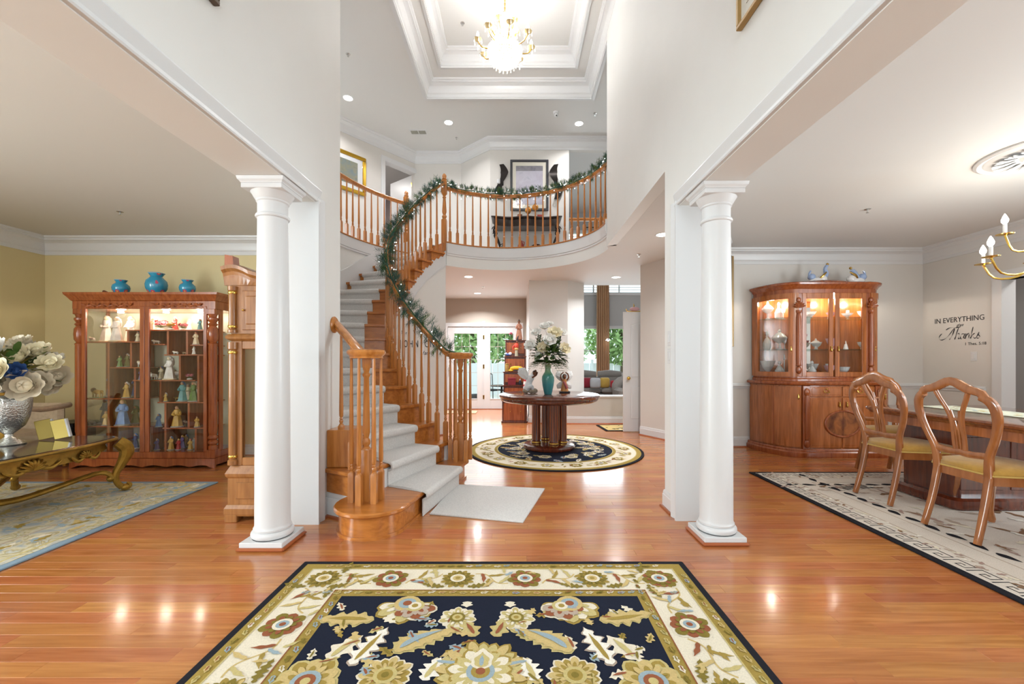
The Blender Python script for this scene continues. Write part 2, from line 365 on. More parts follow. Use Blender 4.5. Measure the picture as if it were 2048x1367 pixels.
# upper hall walls (room to the left of travel)
PA0, PA1, PB, PC, PD = (-4.85, 5.66), (-2.148, 8.93), (-1.18, 8.93), (-.53, 8.347), (1.024, 8.347)
dA = Vector((PA1[0]-PA0[0], PA1[1]-PA0[1])); LA = dA.length; dA.normalize()
def onA(px):      # distance along the angled wall for a picture column
    k = (px-CX)/FPX; return (k*PA0[1]-PA0[0])/(dA.x-k*dA.y)
def ptA(t, off=0): return (PA0[0]+dA.x*t+dA.y*off, PA0[1]+dA.y*t-dA.x*off)
t0, t1 = onA(769), onA(834)
def seg(m, t0, t1, z0, z1, th=.12, off=0):
    a, b = ptA(t0, off), ptA(t1, off); c, d = ptA(t1, off-th), ptA(t0, off-th); m.prism([a, b, c, d], z0, z1)
m = MB(); seg(m, 0, t0, Z2, ZU); seg(m, t1, LA, Z2, ZU); seg(m, t0, t1, Z2+2.04, ZU); struct(m.build('wall_upper_left', M['greige']))
m = MB(); m.sweep([(0, Z2),(0, ZU),(.12, ZU),(.12, Z2)], [(x, y, 0) for x, y in (PA1, PB, PC, PD)]); struct(m.build('wall_upper_back', M['greige']))
wbox('wall_upper_header', M['greige'], (1.024, 6.9, 8.347, 8.467, 5.34, ZU))
wbox('wall_upper_side', M['greige'], (-5.0, -4.88, 3.4, 6.0, Z2, ZU), (-4.9, -1.5, 3.38, 3.5, Z2, ZU))
wbox('wall_upper_right', M['greige'], (2.9, 3.0, 5.2, 8.4, Z2, ZU), (1.325, 3.0, 5.50, 5.62, Z2, ZU))
crown('trim_5', [(1.9, 8.347), PC, PB, PA1, ptA(0)][::1], ZU, False, 1.05)
# bedroom beyond the upper door
nA = Vector((-dA.y, dA.x))
def inA(t, d, z): p = ptA(t, -d); return (p[0], p[1], z)
m = MB()
for (ta, tb, da, db, za, zb) in ((t0-1.6, t1+1.2, 3.0, 3.1, Z2, ZU), (t0-1.7, t0-1.6, .12, 3.1, Z2, ZU), (t1+.9, t1+1.0, .5, 3.1, Z2, ZU)):
    m.prism([ptA(ta,-da), ptA(tb,-da), ptA(tb,-db), ptA(ta,-db)], za, zb)
struct(m.build('wall_bedroom', M['mauve']))
m = MB(); m.prism([ptA(t0-1.7,-.12), ptA(t1+1,-.12), ptA(t1+1,-3.1), ptA(t0-1.7,-3.1)], Z2-.03, Z2); struct(m.build('floor_bedroom', M['carpet']))
# door casing and open leaf
def caseA(name, ts, zs):
    m = MB()
    for a, b, z0, z1 in zip(ts[0::2], ts[1::2], zs[0::2], zs[1::2]):
        m.prism([ptA(a,.022), ptA(b,.022), ptA(b,-.14), ptA(a,-.14)], z0, z1)
    struct(m.build(name, M['trim']))
caseA('trim_6', [t0-.075, t0+.008, t1-.008, t1+.075, t0-.075, t1+.075], [Z2, Z2+2.031, Z2, Z2+2.031, Z2+2.031, Z2+2.12])
d1 = MB(); d1.prism([ptA(t1-.005,-.13), ptA(t1-.045,-.13), ptA(t1-.075,-.86), ptA(t1-.035,-.86)], Z2+.01, Z2+2.03)
door = struct(d1.build('door_1', M['trim']))
for zz in (.25, 1.1, 1.78):
    MB().prism([ptA(t1-.047,-.105), ptA(t1-.058,-.105), ptA(t1-.058,-.135), ptA(t1-.047,-.135)], Z2+zz, Z2+zz+.09).build('hinge', M['brass'], door)
# fascia trim of the balcony and of the upper-left landing
FAS = [(.0,0),(.022,0),(.022,-.16),(.012,-.165),(.018,-.19),(.006,-.20),(0,-.2)]
m = MB(); m.sweep([(a, b+Z2-.02) for a, b in FAS], [(x, y, 0) for x, y in [(XR, 5.66)]+arc(RI, 2, 131, 48)]); struct(m.build('trim_7', M['trim'], smooth=True, ang=30))
m = MB(); m.sweep([(-a, b+Z2-.02) for a, b in FAS], [(x, y, 0) for x, y in arc(RO, 226, 133, 40)]); struct(m.build('trim_8', M['trim'], smooth=True, ang=30))
NOS = [(-.09,.0),(.030,.0),(.036,-.008),(.030,-.020),(-.09,-.020)]
m = MB(); m.sweep([(a, b+Z2) for a, b in NOS], [(x, y, 0) for x, y in [(XR, 5.66)]+arc(RI, 2, 131, 48)]); struct(m.build('trim_9', M['oak'], smooth=True))
m = MB(); m.sweep([(-a, b+Z2) for a, b in NOS], [(x, y, 0) for x, y in arc(RO, 226, 133, 40)]); struct(m.build('trim_10', M['oak'], smooth=True))
# curved white skin on the well below the balcony (wall paint, not ceiling paint)
m = MB(); m.sweep([(0, ZC-.001),(.004, ZC-.001),(.004, Z2-.03),(0, Z2-.03)], [(x, y, 0) for x, y in [(XR, 5.66)]+arc(RI, 2, 131, 48)]); struct(m.build('wall_balcony_front', M['white'], smooth=True))

# openings of the foyer: casings and soffit trims
def casing(name, xw, sgn, yend):       # xw = wall face seen from the foyer
    m = MB()
    prof = [(0,0),(.020,.0),(.024,.008),(.016,.03),(.020,.045),(.026,.065),(.030,.085),(.026,.095),(0,.095)]
    # header
    m.loft([[(xw+sgn*a, y, 2.335+b) for a, b in prof] for y in (-1.3, yend+.03)])
    # jamb
    m.loft([[(xw+sgn*a, yend-.005+b, z) for a, b in prof] for z in (0, 2.37)])
    struct(m.build(name, M['trim'], smooth=True, ang=25))
casing('trim_11', XL, 1, 3.08); casing('trim_12', XR, -1, 3.15)
wbox('trim_13', M['trim'], (XLo-.02, XL+.028, 3.062, 3.082, 0, 2.34), (XLo-.02, XLo+.01, 3.062, 3.18, 0, 2.42))
wbox('trim_14', M['trim'], (XR-.028, XRo+.02, 3.132, 3.152, 0, 2.34), (XRo-.01, XRo+.02, 3.132, 3.25, 0, 2.42))
wbox('trim_15', M['white'], (XLo, XL, -1.3, 3.08, 2.33, 2.341), (XR, XRo, -1.3, 3.15, 2.33, 2.341))
# baseboards with a reddish quarter-round shoe
SHOE = mat('shoe_moulding', 'a2562c', .3, coat=.3)
BASE = [(0,0),(.016,0),(.016,.105),(.012,.112),(.012,.125),(.006,.14),(0,.142)]
SH = [(.015,0),(.034,0),(.033,.008),(.028,.015),(.015,.018)]
def baseboard(name, path, z=0):
    m = MB(); m.sweep(BASE, [(x, y, z) for x, y in path]); o = struct(m.build(name, M['trim'], smooth=True, ang=25))
    m = MB(); m.sweep(SH, [(x, y, z) for x, y in path]); m.build('shoe_moulding', SHOE, o, smooth=True)
baseboard('baseboard_foyer_left', [(XL, 3.56), (XL, 3.175)])
baseboard('baseboard_foyer_right', [(XR, 3.25), (XR, 3.44), (XRo-.02, 3.44)])
baseboard('baseboard_dining', [(5.6, 4.98+.1), (5.6, 5.85), (2.66, 5.85), (2.66, 5.5)])
baseboard('baseboard_living', [(-2.8, 5.31), (-5.91, 5.31), (-5.91, -2)])
baseboard('baseboard_hall_right', [(2.56, 5.71), (1.985, 6.82)])
baseboard('baseboard_family_half', [(2.6, 8.0), (.965, 8.0), (.23, 8.08), (.23, 10.4)])
# crowns of the side rooms
crown('trim_16', [(-2.8, 5.31), (-5.91, 5.31), (-5.91, -2.2)], ZC, False, 1.05)
crown('trim_17', [(5.6, -2.2), (5.6, 5.85), (2.66, 5.85), (2.66, 5.5), (1.46, 3.47)], ZC, False, 1.0)
# chair rail of the dining room
CR = [(0,-.03),(.012,-.03),(.016,-.012),(.03,0),(.034,.012),(.03,.022),(.012,.03),(.01,.04),(0,.042)]
m = MB(); m.sweep(CR, [(x, y, .835) for x, y in [(5.6, 5.06), (5.6, 5.85), (2.66, 5.85), (2.66, 5.5)]]); struct(m.build('trim_18', M['trim'], smooth=True))
# cased opening in the dining room right wall
wbox('trim_19', M['trim'], (5.575, 5.74, 4.88, 4.98, 0, 2.12), (5.575, 5.74, 3.45, 3.55, 0, 2.12), (5.57, 5.74, 3.45, 4.98, 2.12, 2.22))
# curved outer wall of the stair
m = MB(); ar = arc(RO, 237.5, 133, 48)
m.sweep([(0,0),(0,Z2-.02),(.1,Z2-.02),(.1,0)], [(x, y, 0) for x, y in ar]); struct(m.build('wall_stair_outer', M['white'], smooth=True))
wbox('wall_stair_corner', M['white'], (-1.745, -1.53, 3.50, 3.66, 0, ZU))

# windows behind the viewer and in the side walls
def light_window(name, c, hw, hh, axis, sgn, nx, nz):
    m = MB()
    def bx(a0, a1, z0, z1, d0, d1):
        if axis == 'y': m.box(c[0]+a0, c[0]+a1, min(c[1]+sgn*d0, c[1]+sgn*d1), max(c[1]+sgn*d0, c[1]+sgn*d1), c[2]+z0, c[2]+z1)
        else: m.box(min(c[0]+sgn*d0, c[0]+sgn*d1), max(c[0]+sgn*d0, c[0]+sgn*d1), c[1]+a0, c[1]+a1, c[2]+z0, c[2]+z1)
    for q in ((-hw-.1, -hw, -hh-.1, hh+.1), (hw, hw+.1, -hh-.1, hh+.1), (-hw, hw, -hh-.1, -hh), (-hw, hw, hh, hh+.1)): bx(*q, -.1, .03)
    for i in range(1, nx): a = -hw+2*hw*i/nx; bx(a-.02, a+.02, -hh, hh, .008, .03)
    for i in range(1, nz): a = -hh+2*hh*i/nz; bx(-hw, hw, a-.015, a+.015, .010, .028)
    struct(m.build(name, M['trim']))
light_window('window_5', (-.13, -2.18, 4.15), 1.2, 1.1, 'y', 1, 3, 3); light_window('window_6', (-.13, -2.18, 1.25), 1.15, 1.1, 'y', 1, 4, 2)
light_window('window_7', (-3.7, -2.18, 1.55), 1.3, .95, 'y', 1, 3, 2); light_window('window_8', (3.6, -2.18, 1.55), 1.3, .95, 'y', 1, 3, 2)
light_window('window_9', (5.56, 1.6, 1.55), .8, .9, 'x', -1, 2, 2); light_window('window_10', (-5.86, .1, 1.55), .8, .9, 'x', 1, 2, 2)

# ------------------------------------------------------------------ staircase
RZ = Z2/17
_K = {1:258, 2:250.3, 3:242.3, 13:163.8, 14:157.2, 15:150.4, 16:142.5, 17:133}
def A(k):
    if k <= 1: return 258+(1-k)*7.7
    if k >= 17: return 133-(k-17)*7.5
    f = int(math.floor(k)); g = k-f
    def base(i):
        return _K[i] if i in _K else _K[3]+(_K[13]-_K[3])*(i-3)/10
    return base(f)*(1-g)+base(min(17, f+1))*g
def slope(a):                         # height of the nosing line at angle a
    lo, hi = 0.0, 18.0
    for _ in range(40):
        mid = (lo+hi)/2
        if A(mid) > a: lo = mid
        else: hi = mid
    return RZ*lo
def tang(r, a, s):                    # point at (r, a) pushed s metres towards the bottom of the stair
    x, y = pol(r, a); return (x-sin(radians(a))*s, y+cos(radians(a))*s)
stair = thing('curved_staircase', 'curved honey oak staircase with pale grey carpet runner and white stringers', 'staircase', (SCX, SCY, 0))
OFF = Matrix.Translation((-SCX, -SCY, 0))
def SB(): m = MB(); m.M = OFF; return m
def slabpoly(m, pts, z0, z1, c=.006):
    n = len(pts); cx_ = sum(p[0] for p in pts)/n; cy_ = sum(p[1] for p in pts)/n
    def ins(d): 
        out = []
        for x, y in pts:
            L = hypot(x-cx_, y-cy_); out.append((x-(x-cx_)/L*d, y-(y-cy_)/L*d))
        return out
    a = ins(c)
    m.loft([[(x,y,z0) for x,y in a],[(x,y,z0+c) for x,y in pts],[(x,y,z1-c) for x,y in pts],[(x,y,z1) for x,y in a]])
rin = 1.415
bc, br = (-1.02, 3.02), .262
def step1(d):                          # plan of the bullnose step, grown by d
    P = [tang(1.46-d, 258, .0+d), tang(2.30, 258, d), tang(2.60, 258, d)]
    for t in range(-22, -232, -14): P.append((bc[0]+(br+d)*cos(radians(t)), bc[1]+(br+d)*sin(radians(t))))
    P += [(-1.18, 3.36), tang(2.3, 250.3, -.02), tang(1.46-d, 250.3, -.02)]
    return P
m = SB(); m.prism(step1(-.03), .0, RZ-.03); m.build('bullnose_riser', M['oakx'], stair, smooth=True, ang=40)
m = SB(); m.prism(step1(-.015), .0, .022); m.build('toe_moulding', M['oakx'], stair, smooth=True, ang=40)
m = SB(); slabpoly(m, step1(.004), RZ-.032, RZ, .008); m.build('tread', M['oakx'], stair, smooth=True, ang=40)
def step2(d):
    return [tang(1.46-d, 250.3, d), tang(2.5, 250.3, d), (-1.10+d, 3.24), (-1.15+d, 3.15-d), (-1.22, 3.085-d), (-1.459, 3.22-d), (-1.459, 3.50), tang(2.45, 242.3, -.02), tang(1.46-d, 242.3, -.02)]
m = SB(); m.prism(step2(-.03), RZ, 2*RZ-.03); m.build('riser', M['oakx'], stair)
m = SB(); slabpoly(m, step2(.004), 2*RZ-.032, 2*RZ, .008); m.build('tread', M['oakx'], stair, smooth=True, ang=40)
m = SB(); m.prism([(-1.20,3.12), (-1.459,3.252), (-1.459,3.45), (-1.0,3.45), (-1.09,3.25)], 0, 2*RZ-.035); m.build('white_end_panel', M['trim'], stair)
m = SB(); m.sweep(BASE, [(-1.459,3.250,0), (-1.24,3.136,0)][::-1]); m.build('end_baseboard', M['trim'], stair, smooth=True)
m = SB(); m.sweep(SH, [(-1.459,3.250,0), (-1.24,3.136,0)][::-1]); m.build('shoe_moulding', SHOE, stair, smooth=True)
m = SB(); m.cbox(-1.459, -1.27, 3.245, 3.50, 2*RZ, .652, .006); m.build('wall_block', M['oak'], stair)
for k in range(3, 17):
    a0, a1 = A(k), A(k+1); rr = [rin, 1.75, 2.1, 2.488]
    rx = rr if k > 3 else [rin, 1.75, 2.1, 2.46]
    front = [tang(r, a0, .03) for r in rx]; back = [tang(r, a1, -.01) for r in rx[::-1]]
    m = SB(); slabpoly(m, front+back, k*RZ-.032, k*RZ, .006); m.build('tread', M['oakx'], stair)
for k in range(3, 18):
    a0 = A(k); ro = 2.488 if k > 3 else 2.44
    P = [tang(1.452, a0, 0), tang(ro, a0, 0), tang(ro, a0, -.018), tang(1.452, a0, -.018)]
    m = SB(); m.prism(P, (k-1)*RZ, k*RZ-(.032 if k < 17 else .02)); m.build('riser', M['oakx'], stair)
# carpet runner: one continuous strip, thick, rolled over each nosing
m = SB()
for k in range(1, 18):
    r0 = 1.765; r1 = 2.40 if k > 2 else (2.56 if k == 1 else 2.50)
    r1b = 2.40 if k > 1 else 2.50
    z0, z1 = (k-1)*RZ+(.012 if k > 1 else .004), k*RZ
    top = [(.009, z0), (.009, z1-.06), (.036, z1-.05), (.049, z1-.028), (.046, z1-.002), (.032, z1+.012), (.010, z1+.0135)]
    rings = []
    for r in [r0, r0+.012, (r0+r1)/2, r1-.012, r1]:
        dz = -.004 if r in (r0, r1) else 0
        a0 = A(k); pts = [(*tang(r, a0, s), z+dz) for s, z in top]
        if k < 17:
            an = A(k+1); rb = min(r, r1b)
            pts.append((*tang(rb, (a0+an)/2, 0), z1+.0135+dz)); pts.append((*tang(rb, an, .010), z1+.0135+dz)); pts.append((*tang(rb, an, .010), z1+.001))
            pts.append((*tang(r, a0, .012), z1+.001))
        else:
            pts.append((*tang(r, a0, -.25), z1+.0135+dz)); pts.append((*tang(r, a0, -.25), z1-.004)); pts.append((*tang(r, a0, .012), z1-.002))
        pts += [(*tang(r, a0, .032), z1-.01), (*tang(r, a0, .033), z1-.034), (*tang(r, a0, .001), z1-.05), (*tang(r, a0, .001), z0)]
        rings.append(pts)
    m.loft(rings)
m.build('carpet_runner', M['carpet'], stair, smooth=True, ang=50)
# inner stringer: wall below, saw-tooth white board, cut brackets in oak
def slant(m, r0, r1, zb, zt, a0, a1, n):
    rings = []
    for i in range(n+1):
        a = a0+(a1-a0)*i/n; b = zb(a); t = zt(a)
        rings.append([(*pol(r0, a), b), (*pol(r0, a), t), (*pol(r1, a), t), (*pol(r1, a), b)])
    m.loft(rings)
m = SB(); slant(m, 1.462, 1.54, lambda a: 0, lambda a: max(.02, slope(a)-.30), 250.2, 131, 60); m.build('understair_wall', M['white'], stair, smooth=True)
m = SB(); slant(m, 1.452, 1.545, lambda a: max(.0, slope(a)-.42), lambda a: max(.02, slope(a)-.185), 250.2, 131, 60)
for k in range(2, 17): slant(m, 1.454, 1.54, lambda a: slope(a)-.2, lambda a: k*RZ-.034, A(k)-.05, A(k+1), 3)
m.build('inner_stringer', M['trim'], stair, smooth=True)
m = SB(); slant(m, 1.444, 1.46, lambda a: slope(a)-.43, lambda a: slope(a)-.405, 236, 131, 50); m.build('stringer_bead', M['trim'], stair, smooth=True)
for k in range(3, 17):
    m = SB(); n = 12; top = []; bot = []
    for i in range(n+1):
        t = i/n; a = A(k)-.05+(A(k+1)-A(k)-.3)*t
        z = k*RZ-.034
        w = z-(RZ-.045)*(1-t)**.85+.016*sin(t*3*2*pi)*(1 if 0 < i < n else 0)
        top.append((a, z)); bot.append((a, min(w, z-.004)))
    rings = [[(*pol(r, a), z) for a, z in top+bot[::-1]] for r in (1.441, 1.453)]
    m.loft(rings); m.build('step_bracket', M['oakx'], stair)
m = SB(); slant(m, 2.478, 2.4999, lambda a: slope(a)-.2, lambda a: slope(a)+.20, 238, 133, 60)
slant(m, 2.472, 2.4999, lambda a: slope(a)+.20, lambda a: slope(a)+.225, 238, 133, 60); m.build('outer_skirt', M['trim'], stair, smooth=True)
m = SB(); m.sweep(BASE, [(*p, 0) for p in arc(1.462, 131, 246, 40)]); m.build('understair_baseboard', M['trim'], stair, smooth=True, ang=25)
m = SB(); m.sweep(SH, [(*p, 0) for p in arc(1.462, 131, 246, 40)]); m.build('shoe_moulding', SHOE, stair, smooth=True)

# balusters and newels
_bal = {}
def baluster_mesh(L, base=.19):
    key = (round(L, 2), base)
    if key in _bal: return _bal[key]
    L = key[0]; m = MB(); q = .0195; n = 8
    def sq(h, z): return [(h*a, h*b, z) for a, b in ((1,0),(1,1),(0,1),(-1,1),(-1,0),(-1,-1),(0,-1),(1,-1))]
    def rd(r, z): return [(r*cos(2*pi*k/n), r*sin(2*pi*k/n), z) for k in range(n)]
    rings = [sq(q, 0), sq(q, base), rd(.0165, base+.018), rd(.0105, base+.024), rd(.0155, base+.034), rd(.0155, base+.046), rd(.0105, base+.054),
             rd(.0145, base+.062), rd(.0105, base+.07), rd(.0158, base+.085), rd(.0165, base+.13), rd(.0095, L)]
    m.loft(rings)
    me = bpy.data.meshes.new('baluster'); me.from_pydata(m.v, [], m.f); me.materials.append(M['oak'])
    b = bmesh.new(); b.from_mesh(me); bmesh.ops.recalc_face_normals(b, faces=b.faces[:]); b.to_mesh(me); b.free()
    me.shade_smooth(); me.set_sharp_from_angle(angle=radians(38)); _bal[key] = me; return me
def baluster(parent, x, y, z0, z1, base=.19, rz=0):
    o = put('baluster', baluster_mesh(z1-z0, base), parent)
    o.location = (x-parent.location.x, y-parent.location.y, z0-parent.location.z); o.rotation_euler = (0, 0, rz); return o
RAIL = [(-.022,-.026),(.022,-.026),(.026,-.012),(.020,-.004),(.031,.008),(.030,.022),(.018,.031),(-.018,.031),(-.030,.022),(-.031,.008),(-.020,-.004),(-.026,-.012)]
def newel(m, x, y, z0, z1, low=.34, fin=True, h=.042):
    L = z1-z0
    def sq(h, z): return [(x+h*a, y+h*b, z) for a, b in ((1,0),(1,1),(0,1),(-1,1),(-1,0),(-1,-1),(0,-1),(1,-1))]
    def rd(r, z): return [(x+r*cos(2*pi*k/8), y+r*sin(2*pi*k/8), z) for k in range(8)]
    R = [sq(h, z0), sq(h, z0+low), rd(h*.9, z0+low+.02), rd(h*.6, z0+low+.03), rd(h*.92, z0+low+.05), rd(h*.92, z0+low+.07), rd(h*.55, z0+low+.09), rd(h*.85, z0+low+.13), rd(h*.85, z0+low+.16)]
    if fin:
        R += [rd(h*.55, z1-.40), rd(h*.8, z1-.385), rd(h*.5, z1-.365), rd(h*.9, z1-.335), sq(h, z1-.32), sq(h, z1-.12), rd(h*.75, z1-.105), rd(h*1.05, z1-.09), rd(h*.7, z1-.075), rd(h*.85, z1-.05), rd(h*.8, z1-.025), rd(h*.3, z1)]
    else:
        R += [rd(h*.62, z1-.14), rd(h*.95, z1-.12), rd(h*.6, z1-.10), rd(h*.95, z1-.06), rd(h*1.0, z1)]
    m.loft(R)
def cluster(parent, cx_, cy_, zf, zc, seed):
    def L(x, y): return (x-parent.location.x, y-parent.location.y)
    m = MB(); x, y = L(cx_, cy_); newel(m, x, y, zf, zc-.03, .36, False, .031); m.build('newel_post', M['oak'], parent, smooth=True, ang=38)
    m = MB(); m.lathe([(.095,-.034),(.118,-.03),(.112,-.02),(.118,-.012),(.130,.0),(.134,.014),(.126,.028),(.09,.034)], 32, (x, y, zc)); m.build('volute_cap', M['oak'], parent, smooth=True, ang=30)
    for i in range(6):
        a = seed+i*2*pi/6; baluster(parent, cx_+.1*cos(a), cy_+.1*sin(a), zf, zc-.03, .2)
# outer starting rail
rail_o = thing('stair_railing', 'short oak start railing with round cap, ending in a wall rosette', 'railing', (-1.08, 3.04, RZ))
rail_o.location = (-1.08, 3.04, 0)
cluster(rail_o, -1.08, 3.04, RZ, 1.232, .35)
m = MB(); m.M = Matrix.Translation((1.08, -3.04, 0)); m.sweep(RAIL, [(-1.435, 3.372, 1.468), (-1.33, 3.28, 1.388), (-1.22, 3.18, 1.30), (-1.15, 3.115, 1.245), (-1.09, 3.05, 1.232)]); m.build('handrail', M['oak'], rail_o, smooth=True, ang=50)
m = MB(); m.M = Matrix.Translation((1.08-1.459, 3.372-3.04, 1.47)) @ Matrix.Rotation(pi/2, 4, 'Y'); m.lathe([(.064,0),(.066,.010),(.058,.018),(.03,.024)], 24, sy=1.0); m.build('wall_rosette', M['oak'], rail_o, smooth=True)
baluster(rail_o, -1.372, 3.31, .652, 1.40, .02); baluster(rail_o, -1.25, 3.20, 2*RZ, 1.30, .2)
# inner stair rail
rail_i = thing('stair_railing', 'long curved oak stair railing with slim turned balusters under the garland', 'railing', (SCX, SCY, 0))
RB = 1.505
cc = at(919, 919, RZ); cc = (-.575, 4.30)
cluster(rail_i, cc[0], cc[1], RZ, 1.235, .2)
def railz(a): return slope(a)+.875
path = [(cc[0], cc[1], 1.235), (*pol(RB-.02, 253.0), 1.236), (*pol(RB, 251.2), 1.245)]
for i in range(61):
    a = 249.5-(249.5-134.0)*i/60; path.append((*pol(RB, a), max(1.25, railz(a))+(0 if i < 54 else (i-54)/6*.05)))
m = SB(); m.sweep(RAIL, path); m.build('handrail', M['oak'], rail_i, smooth=True, ang=50)
RAILPATH = path
for k in range(2, 17):
    for fr in (.16, .64):
        a = A(k+fr); baluster(rail_i, *pol(RB, a), k*RZ, max(1.25, railz(a))-.02+(.03 if k == 16 else 0), .19+.09*(fr > .5), radians(a))
nx, ny = pol(RB, 131.0)
m = SB(); newel(m, nx, ny, Z2-.14, 4.215, .50); m.build('newel_post', M['oak'], rail_i, smooth=True, ang=38)
# balcony rail
rail_b = thing('balcony_railing', 'curved oak balcony railing in front of the upper hall console', 'railing', (SCX, SCY, Z2))
ZRB = Z2+.885
bp = [(*pol(RB, 129.5-(129.5-1.5)*i/60), ZRB) for i in range(61)]
m = SB(); m.M = Matrix.Translation((-SCX, -SCY, -Z2)); m.sweep(RAIL, bp); m.build('handrail', M['oak'], rail_b, smooth=True, ang=50)
NBAL = 25
for i in range(NBAL):
    a = 127.0-(127.0-4.0)*i/(NBAL-1); baluster(rail_b, *pol(RB, a), Z2, ZRB-.02, .19, radians(a))
# upper-left landing rail
rail_u = thing('landing_railing', 'curved oak landing railing over the stairs by the gold picture frame', 'railing', (SCX, SCY, Z2))
m = MB(); m.M = Matrix.Translation((-SCX, -SCY, -Z2)); m.sweep(RAIL, [(*pol(2.56, 135.5+(205-135.5)*i/40), ZRB) for i in range(41)]); m.build('handrail', M['oak'], rail_u, smooth=True, ang=50)
for i in range(22):
    a = 138.2+i*2.95; baluster(rail_u, *pol(2.56, a), Z2, ZRB-.02, .19, radians(a))
m = MB(); m.M = Matrix.Translation((-SCX, -SCY, -Z2)); newel(m, *pol(2.56, 134.2), Z2, 4.215, .36); m.build('newel_post', M['oak'], rail_u, smooth=True, ang=38)
# overlook rail to the family room
rail_f = thing('overlook_railing', 'straight oak overlook railing in the opening right of the console', 'railing', (1.9, 8.41, Z2))
m = MB(); m.M = Matrix.Translation((-1.9, -8.41, -Z2)); m.sweep(RAIL, [(2.85, 8.41, ZRB), (1.03, 8.41, ZRB)]); m.build('handrail', M['oak'], rail_f, smooth=True, ang=50)
WB = baluster_mesh(.865)
for i in range(14): baluster(rail_f, 1.10+i*.125, 8.41, Z2, ZRB-.02, .19)

# ------------------------------------------------------------------ columns
def column(label, cx_, cy_):
    t = thing('round_column', label, 'column', (cx_, cy_, 0), 0, 'white columns of the foyer')
    MB().cbox(-.150, .150, -.150, .150, 0, .022, .008).build('wood_shoe', SHOE, t)
    MB().cbox(-.135, .135, -.135, .135, .02, .052, .003).build('plinth', M['trim'], t)
    prof = [(.118,.052)]
    for i in range(9): a = -pi/2+pi*i/8; prof.append((.106+.020*cos(a), .075+.023*sin(a)))
    prof += [(.110,.100),(.112,.112),(.107,.118)]
    for i in range(13):
        u = i/12; prof.append((.104-.016*u**1.8, .13+(2.10-.13)*u))
    prof += [(.098,2.105),(.101,2.113),(.098,2.122),(.0885,2.128),(.0885,2.20),(.096,2.206),(.096,2.216),(.104,2.225),(.118,2.25),(.126,2.262)]
    MB().lathe(prof, 48, cap=True).build('shaft', M['trim'], t, smooth=True, ang=30)
    m = MB(); m.cbox(-.128, .128, -.128, .128, 2.262, 2.292, .003); m.loft([[(a*h, b*h, z) for a, b in ((-1,-1),(1,-1),(1,1),(-1,1))] for h, z in ((.128,2.292),(.132,2.30),(.142,2.31),(.146,2.329))])
    m.build('abacus', M['trim'], t)
    return t
column('white round column at the left opening beside the staircase start', -1.592, 2.765)
column('white round column at the right opening beside the dining room', 1.336, 2.845)

# ------------------------------------------------------------------ rugs
RC = {n: mat('rug_'+n, c, .95, var=.10, vs=160, spec=.15) for n, c in dict(navy='1f2434', black='24242a', cream='e6dcc6', gold='a48c48', olive='857536', tan='cbb37a', rust='965a3e', blue='9aabb2', white='efe9dc', taupe='b9a796', rose='a98f84', sand='d9cfc3', brown='8a6a50', lgold='c6b67c').items()}
RN = list(RC)
class Rug:
    def __init__(s): s.L = {}
    def add(s, pts, col, lay=1): s.L.setdefault(col, []).append((pts, lay))
    def build(s, parent, th, nm='woven_pattern'):
        m = MB(); cols = list(s.L)
        items = sorted(((lay, i, j) for i, c in enumerate(cols) for j, (pts, lay) in enumerate(s.L[c])))
        for n, (lay, i, j) in enumerate(items):
            m.cur = i; m.poly([(x, y, th+lay*.0002+n*2.5e-6) for x, y in s.L[cols[i]][j][0]])
        o = m.build(nm, [RC[c] for c in cols], parent, recalc=False)
        me = o.data
        # make every motif face upwards
        bm_ = bmesh.new(); bm_.from_mesh(me)
        for f in bm_.faces:
            f.normal_update()
            if f.normal.z < 0: f.normal_flip()
        bm_.to_mesh(me); bm_.free(); tag(o, kind='stuff'); return o
def xf(pts, x, y, ang, mir=1): 
    c, s_ = cos(ang), sin(ang); return [(x+mir*(a*c-b*s_), y+a*s_+b*c) for a, b in pts]
def leafpts(L, W, lob=3, amp=.25, bend=0., n=22):
    up, dn = [], []
    for i in range(n+1):
        t = i/n; w = W*(sin(pi*min(1, t**.8))**.8)*(1+amp*sin(t*lob*2*pi)) if 0 < t < 1 else 0
        cx_, cy_ = L*t, bend*L*(t*t)
        up.append((cx_, cy_+w/2)); dn.append((cx_, cy_-w/2))
    return up+dn[::-1][1:-1]
def petalpts(L, W, n=12):          # rounded, slightly notched petal
    up, dn = [], []
    for i in range(n+1):
        t = i/n; w = W*(sin(pi*t**1.7)**.6)*(1+.08*sin(t*9)) if 0 < t < 1 else 0
        up.append((L*t, w/2)); dn.append((L*t, -w/2))
    return up+dn[::-1][1:-1]
def stroke(pts, w):
    up, dn = [], []
    for i, p in enumerate(pts):
        a = pts[max(0, i-1)]; b = pts[min(len(pts)-1, i+1)]; d = hypot(b[0]-a[0], b[1]-a[1]) or 1
        nx_, ny_ = -(b[1]-a[1])/d*w/2, (b[0]-a[0])/d*w/2
        up.append((p[0]+nx_, p[1]+ny_)); dn.append((p[0]-nx_, p[1]-ny_))
    return [[up[i], up[i+1], dn[i+1], dn[i]] for i in range(len(pts)-1)]
def leaf(R, x, y, ang, L, W, col, vein=None, lob=3, amp=.25, bend=0, mir=1, lay=2, rim=None):
    if rim: R.add(xf(leafpts(L*1.06, W*1.22, lob, amp, bend), x-.03*L*cos(ang)*mir, y-.03*L*sin(ang), ang, mir), rim, lay)
    R.add(xf(leafpts(L, W, lob, amp, bend), x, y, ang, mir), col, lay+1)
    if vein: R.add(xf(leafpts(L*.72, W*.3, 2, .1, bend*.8), x+.1*L*cos(ang)*mir, y+.1*L*sin(ang), ang, mir), vein, lay+2)
